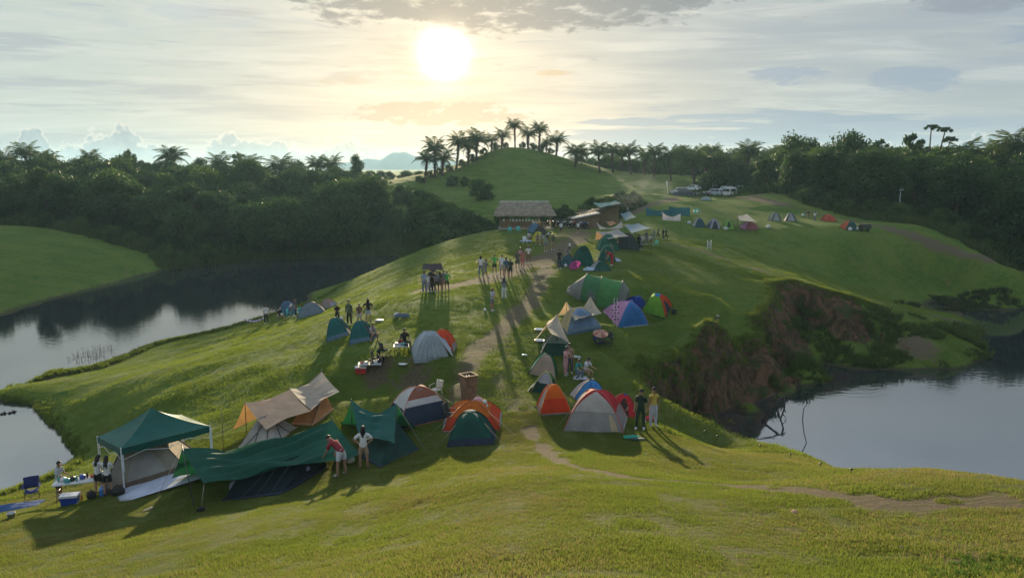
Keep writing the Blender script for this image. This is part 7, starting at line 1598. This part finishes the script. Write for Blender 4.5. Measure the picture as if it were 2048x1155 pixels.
# monopod
mb = MB(); mb.tube([(0, 0, 0), (-.1, 0, 1.15)], .014, 5); mb.box((-.1, 0, 1.2), (.08, .05, .12)); put(mb.build('monopod', M_dark), G(956, 551), 0, 'dark monopod held beside the first woman of the line', 'monopod')
gD = 'people around the upper camp'
for px, py, h, top, bot, pose, rz, hr, bk, lab in ((1118, 538, 41, BK, (.04, .06, .07), 'stand', .4, 'hair', 'trousers', 'youth in dark clothes left of the small blue-green tent'), (1133, 521, 26, (.18, .18, .18), BK, 'low', .5, 'hair', 'shorts', 'person in grey sitting by the blue-green tent'), (1139, 505, 21, WH, BK, 'stand', .6, 'hair', 'shorts', 'person in white walking behind the upper green domes'), (1105, 500, 31, OL, TN, 'stand2', .3, 'hair', 'shorts', 'person in olive on the worn ground near the yellow dome'),
        (1091, 503, 31, (.22, .28, .2), GR, 'stand', .1, 'hair', 'shorts', 'person in pale green on the worn ground near the yellow dome'), (1094, 484, 22, WH, BK, 'bend', .8, 'hair', 'shorts', 'person in white leaning over behind the yellow dome'), (1075, 489, 20, (.3, .2, .16), BK, 'low', 0, 'hair', 'shorts', 'left of two people sitting before the yellow dome'), (1083, 489, 20, (.3, .32, .34), BK, 'low', .3, 'longhair', 'shorts', 'right of two people sitting before the yellow dome'),
        (1057, 481, 14, WH, GR, 'ground', .5, 'hair', 'shorts', 'person in white sitting on the sheet left of the yellow dome'), (1122, 468, 24, WH, BK, 'walk', PI, 'hair', 'shorts', 'left-hand person in white tee and black shorts walking towards the bamboo shelter'), (1156, 467, 23, WH, BK, 'walk2', PI, 'hair', 'shorts', 'right-hand person in white tee and black shorts walking towards the bamboo shelter'), (1173, 458, 18, BK, BK, 'stand', .2, 'hair', 'trousers', 'person in black at the corner of the dark lean-to'),
        (1224, 531, 34, RD, RD, 'bend', -1.2, 'longhair', 'trousers', 'person in a red hooded top stooping at the green dome'), (1277, 500, 30, BK, BK, 'stand', .2, 'hair', 'trousers', 'person in black under the edge of the blue tarp'), (1284, 497, 28, WH, BK, 'hold', .2, 'hair', 'shorts', 'person in white under the edge of the blue tarp'), (1292, 489, 27, (.1, .1, .12), GR, 'stand2', .5, 'hair', 'trousers', 'person in dark grey at the right edge of the blue tarp'),
        (1281, 499, 20, (.2, .25, .3), BK, 'sit', .2, 'hair', 'trousers', 'person sitting on the turquoise chair beside the shelters'), (1299, 489, 17, WH, BK, 'low', .3, 'hair', 'shorts', 'person in white sitting low right of the shelters'), (1308, 478, 20, (.16, .2, .18), JN, 'walk', 2.5, 'hair', 'trousers', 'first of the group walking away on the right of the shelters'), (1316, 476, 20, OL, BK, 'walk2', 2.4, 'hair', 'trousers', 'second of the group walking away on the right of the shelters'),
        (1326, 479, 21, BK, DG, 'walk', 2.2, 'hair', 'trousers', 'third of the group walking away, in black'), (1332, 479, 21, DG, BK, 'walk2', 2.0, 'hair', 'trousers', 'last of the group walking away, at the right'), (1629, 443, 20, WH, (.1, .14, .2), 'stand', PI, 'longhair', 'trousers', 'lone person in white near the orange-red far tent'),
        (1248, 430, 20, NV, NV, 'stand', PI, 'hair', 'trousers', 'person in navy at the smoky end of the bamboo shelter'), (1255, 431, 18, (.2, .22, .25), BK, 'stand2', 2, 'hair', 'trousers', 'person in grey at the smoky end of the bamboo shelter'), (1614, 436, 13, BK, BK, 'ground', .4, 'hair', 'shorts', 'dark figure sitting beside the matching far domes'), (1221, 503, 14, (.2, .2, .2), GR, 'ground', .1, 'hair', 'shorts', 'figure sitting in the shade of the front green shelter tent')):
    pp(px, py, h, pose, rz, top, bot, lab, bk=bk, hair=hr, group=gD)

# ================================================================== vehicles
M_glass = mat('car_glass', (.015, .02, .025), .06, spec=.8); M_tyre = mat('tyre', (.012, .012, .012), .9); M_rim = mat('rim', (.35, .36, .37), .35, metal=.7); M_lampw = mat('headlight', (.6, .6, .6), .1); M_lampr = mat('tail_light', (.35, .01, .01), .2)
PROF = dict(
    suv=([(-2.25, .35), (-2.3, .75), (-2.2, 1.0), (-2.0, 1.05), (-1.65, 1.62), (-1.3, 1.72), (.55, 1.72), (.85, 1.66), (1.35, 1.12), (2.1, 1.0), (2.28, .8), (2.28, .35)], [(-1.85, 1.08), (-1.55, 1.58), (-.55, 1.60), (-.55, 1.08)], [(-.47, 1.08), (-.47, 1.60), (.62, 1.58), (1.15, 1.10)]),
    van=([(-2.4, .35), (-2.45, 1.0), (-2.35, 1.95), (-2.15, 2.08), (1.2, 2.08), (1.5, 1.98), (2.15, 1.15), (2.4, .95), (2.45, .35)], [(-2.2, 1.15), (-2.15, 1.8), (-.3, 1.8), (-.3, 1.15)], [(-.2, 1.15), (-.2, 1.8), (1.25, 1.8), (1.72, 1.2)]),
    car=([(-2.15, .32), (-2.2, .7), (-2.05, .95), (-1.6, 1.02), (-1.1, 1.42), (-.3, 1.48), (.35, 1.42), (1.05, .98), (1.9, .85), (2.12, .68), (2.12, .32)], [(-1.4, 1.02), (-1.0, 1.36), (-.3, 1.40), (-.3, 1.0)], [(-.22, 1.0), (-.22, 1.40), (.3, 1.34), (.85, 1.0)]))
_pm = {}
def paint(c):
    if c not in _pm: _pm[c] = mat('car_paint', c, .28, spec=.6, var=.05)
    return _pm[c]
def vehicle(kind, px, py, rz, c, label):
    p = gy(px, py); e = empty('parked_van' if kind == 'van' else 'parked_car', p, rz, label, 'van' if kind == 'van' else 'car', 'vehicles in the car park')
    prof, w1, w2 = PROF[kind]; W = .86 if kind != 'van' else .90; zt = max(z for x, z in prof)
    mb = MB(); n = len(prof); vs = []
    for k, (f, ins) in enumerate(((-1, .07), (-.93, 0), (.93, 0), (1, .07))):
        for x, z in prof:
            tp = .14*max(0, (z-1.0)/(zt-1.0)); vs.append((x*(1-ins*.25), f*W*(1-tp), z-ins*.3*(z > 1)))
    mb.add(vs, [tuple(range(n))[::-1], tuple(range(3*n, 4*n))]+[(k*n+i, k*n+(i+1) % n, (k+1)*n+(i+1) % n, (k+1)*n+i) for k in range(3) for i in range(n)]); mb.build('body', paint(c), e)
    for s in (-1, 1):
        for q in (w1, w2):
            mb = MB(); mb.add([(x, s*(W*(1-.14*max(0, (z-1)/(zt-1)))+.012), z) for x, z in q], [(0, 1, 2, 3) if s > 0 else (3, 2, 1, 0)]); mb.build('side_window', M_glass, e)
        for x in (prof[0][0]+.85, prof[-1][0]-.85):
            mb = MB(); mb.tube([(x, s*(W-.16), .33), (x, s*(W+.02), .33)], .33, 14); w_ = mb.build('wheel', M_tyre, e); mb = MB(); mb.tube([(x, s*(W+.0), .33), (x, s*(W+.035), .33)], .19, 10); mb.build('rim', M_rim, w_)
        mb = MB(); mb.box((prof[-1][0]-.03, s*.62, .82), (.08, .30, .16)); mb.build('headlight', M_lampw, e); mb = MB(); mb.box((prof[0][0]+.03, s*.70, .98), (.10, .18, .34)); mb.build('tail_light', M_lampr, e)
    rear = [(x, z) for x, z in prof if x < 0 and z > 1][:2]; (xa, za), (xb, zb_) = (prof[1], prof[2]) if kind == 'van' else (prof[3], prof[4])
    za, zb_ = (1.2, 1.85) if kind == 'van' else (za+.06, zb_-.08); xa = xa+.0
    mb = MB(); mb.add([(xa-.02, -W*.72, za), (xa-.02, W*.72, za), (xb-.03, W*.66, zb_), (xb-.03, -W*.66, zb_)], [(0, 1, 2, 3), (3, 2, 1, 0)]); mb.build('rear_window', M_glass, e)
    fr = [q for q in prof if q[0] > .2 and q[1] > .95]; a, b = fr[-2] if kind == 'van' else [q for q in fr if q[1] < 1.2][0], [q for q in fr if q[1] > 1.4][-1]
    if kind == 'van': a = prof[6]; b = prof[5]
    mb = MB(); d = .02; a_ = Vector((a[0], 0, a[1])).lerp(Vector((b[0], 0, b[1])), .1); b_ = Vector((a[0], 0, a[1])).lerp(Vector((b[0], 0, b[1])), .92)
    mb.add([(a_.x+d, -W*.78, a_.z+d), (a_.x+d, W*.78, a_.z+d), (b_.x+d, W*.70, b_.z+d), (b_.x+d, -W*.70, b_.z+d)], [(0, 1, 2, 3), (3, 2, 1, 0)]); mb.build('windscreen', M_glass, e)
    mb = MB(); mb.box((prof[0][0]-.03, 0, .5), (.14, W*1.9, .2)); mb.build('bumper', M_dark, e); mb = MB(); mb.box((prof[-1][0]+.03, 0, .48), (.14, W*1.9, .2)); mb.build('bumper', M_dark, e)
    mb = MB(); mb.box((prof[0][0]-.09, 0, .85), (.02, .42, .13)); mb.build('number_plate', M_whitep, e)
    return e
SI = (.42, .44, .46); WHT = (.62, .63, .64); DB = (.03, .045, .08)
for kind, px, y, rz, c, lab in (('suv', 1360, 186, PI-.15, SI, 'silver suv behind the dark blue one at the left end of the car park'), ('suv', 1366, 180, PI-.25, DB, 'dark blue suv at the left end of the car park'), ('car', 1432, 200, PI-.6, SI, 'silver car mostly hidden behind the white vans'),
        ('van', 1441, 203, PI-.75, WHT, 'long white van seen from the side at the back of the car park'), ('suv', 1451, 188, PI-.4, WHT, 'white suv wedged between the two white vans'), ('van', 1457, 180, 1.75, WHT, 'white van showing its rear window at the front of the car park'), ('suv', 1430, 183, PI-.9, (.34, .40, .44), 'pale blue-grey suv left of the white vans'),
        ('car', 1476, 193, PI-.5, SI, 'silver car right of the white vans'), ('car', 1487, 185, PI-.3, DB, 'dark blue car at the right side of the car park'), ('suv', 1502, 197, PI-.5, WHT, 'white suv nearest the wood at the right end of the car park'), ('car', 1468, 203, PI-.4, (.30, .32, .34), 'grey car at the very back of the car park'), ('suv', 1417, 198, PI-.9, WHT, 'white suv behind the car park motorbikes'), ('car', 1403, 196, PI-1.1, SI, 'silver car behind the motorbikes, further left'), ('car', 1385, 192, PI-.8, WHT, 'white car next to the dark blue suv'), ('suv', 1513, 203, PI-.6, SI, 'silver suv half in the trees at the right end of the car park'), ('van', 1424, 208, PI-1.0, WHT, 'white van at the back, left of the longer one'), ('car', 1493, 204, PI-.7, WHT, 'white car behind the dark blue one on the right')):
    vehicle(kind, px, y, rz, c, lab)
def bike(p, rz, c, label, group):
    e = empty('motorbike', p, rz, label, 'motorbike', group)
    for x in (-.62, .62):
        mb = MB(); pts = [(x+.29*math.cos(a*math.pi/6), 0, .30+.29*math.sin(a*math.pi/6)) for a in range(13)]; mb.tube(pts, .045, 5); w_ = mb.build('wheel', M_tyre, e)
        mb = MB(); mb.tube([(x, -.05, .3), (x, .05, .3)], .07, 8); mb.build('hub', M_rim, w_)
    mb = MB(); mb.tube([(.62, 0, .3), (.42, 0, .95), (.36, 0, 1.05)], [.03, .035, .03], 6); mb.tube([(.36, -.32, 1.05), (.38, 0, 1.0), (.36, .32, 1.05)], .018, 5); mb.build('handlebar', M_pole, e)
    mb = MB(); mb.tube([(-.62, 0, .32), (-.15, 0, .38), (.15, 0, .42), (.44, 0, .85)], [.05, .16, .14, .07], 8); mb.build('frame', M_dark, e)
    mb = MB(); mb.ball((.14, 0, .78), (.30, .15, .14), 10, 6); mb.ball((.45, 0, .88), (.11, .13, .14), 8, 6); mb.ball((-.62, 0, .66), (.24, .09, .07), 8, 5); mb.build('fairing', paint(c), e)
    mb = MB(); mb.tube([(-.62, 0, .80), (-.3, 0, .78), (.0, 0, .78)], [.08, .12, .09], 8); mb.build('saddle', M_dark, e)
    mb = MB(); mb.tube([(.3, -.34, 1.05), (.3, -.36, 1.22)], .01, 4); mb.ball((.3, -.37, 1.24), (.05, .02, .035), 6, 4); mb.ball((.3, .37, 1.24), (.05, .02, .035), 6, 4); mb.build('mirror', M_rim, e)
r = random.Random(6)
cols = [(.3, .02, .02), (.02, .02, .03), (.4, .4, .42), (.02, .05, .2), (.35, .35, .36), (.02, .02, .02), (.5, .5, .5)]
for k in range(12):
    bike(gy(1100+k*6.6, 108+r.uniform(-.5, .5)), -1.2+r.uniform(-.15, .15), cols[k % 7], 'motorbike parked in the row between the thatched hut and the dark lean-to', 'motorbikes in the row by the hut')
for k, px in enumerate((1382, 1389, 1396, 1403, 1410, 1417)):
    bike(gy(px, 183+r.uniform(-1, 1)), PI-.9+r.uniform(-.3, .3), cols[(k+2) % 7], 'motorbike parked between the dark blue suv and the white vans', 'motorbikes in the car park')

# ================================================================== distant hills and haze
hm = mat('far_hill', (.10, .12, .12), .95, scale=.02)
for nm, px0, px1, y, hts in (('far_hills', 640, 960, 3300, [0, 3, 9, 7, 14, 12, 21, 24, 17, 20, 13, 9, 6, 0]), ('far_hills', 1240, 1560, 3500, [0, 8, 14, 20, 29, 26, 33, 22, 18, 9, 4, 0])):
    mb = MB(); n = 60; m_ = 10
    def f(u, v):
        px = px0+(px1-px0)*u; q = u*(len(hts)-1); i = min(int(q), len(hts)-2); h = hts[i]*(1-q+i)+hts[i+1]*(q-i)
        x = (px-1024)/1518*y; b = v*2-1; h = h*(1-b*b)+2.2*mnoise.noise(Vector((u*16, v*4, y)))*(1-b*b)*(1 if h > 1 else 0)
        return (x, y+b*200, 8+(9+h*2.9)*(1 if 0 < u < 1 else 0)*(1-b*b))
    mb.grid(f, n, m_); tag(mb.build(nm, hm), kind='structure')
hzm = bpy.data.materials.new('haze'); hzm.use_nodes = True; t = NT(hzm.node_tree)
o_ = t.n('ShaderNodeOutputMaterial'); pv = t.n('ShaderNodeVolumePrincipled'); pv.inputs['Color'].default_value = (.48, .78, 1.0, 1)
pv.inputs['Density'].default_value = .00016; pv.inputs['Anisotropy'].default_value = .35
t.t.links.new(pv.outputs[0], o_.inputs['Volume'])
hb = MB(); hb.box((0, 1700, 42), (5200, 4400, 98)); ho = hb.build('haze', hzm); tag(ho, 'pale evening haze filling the valley air', 'haze', kind='stuff')
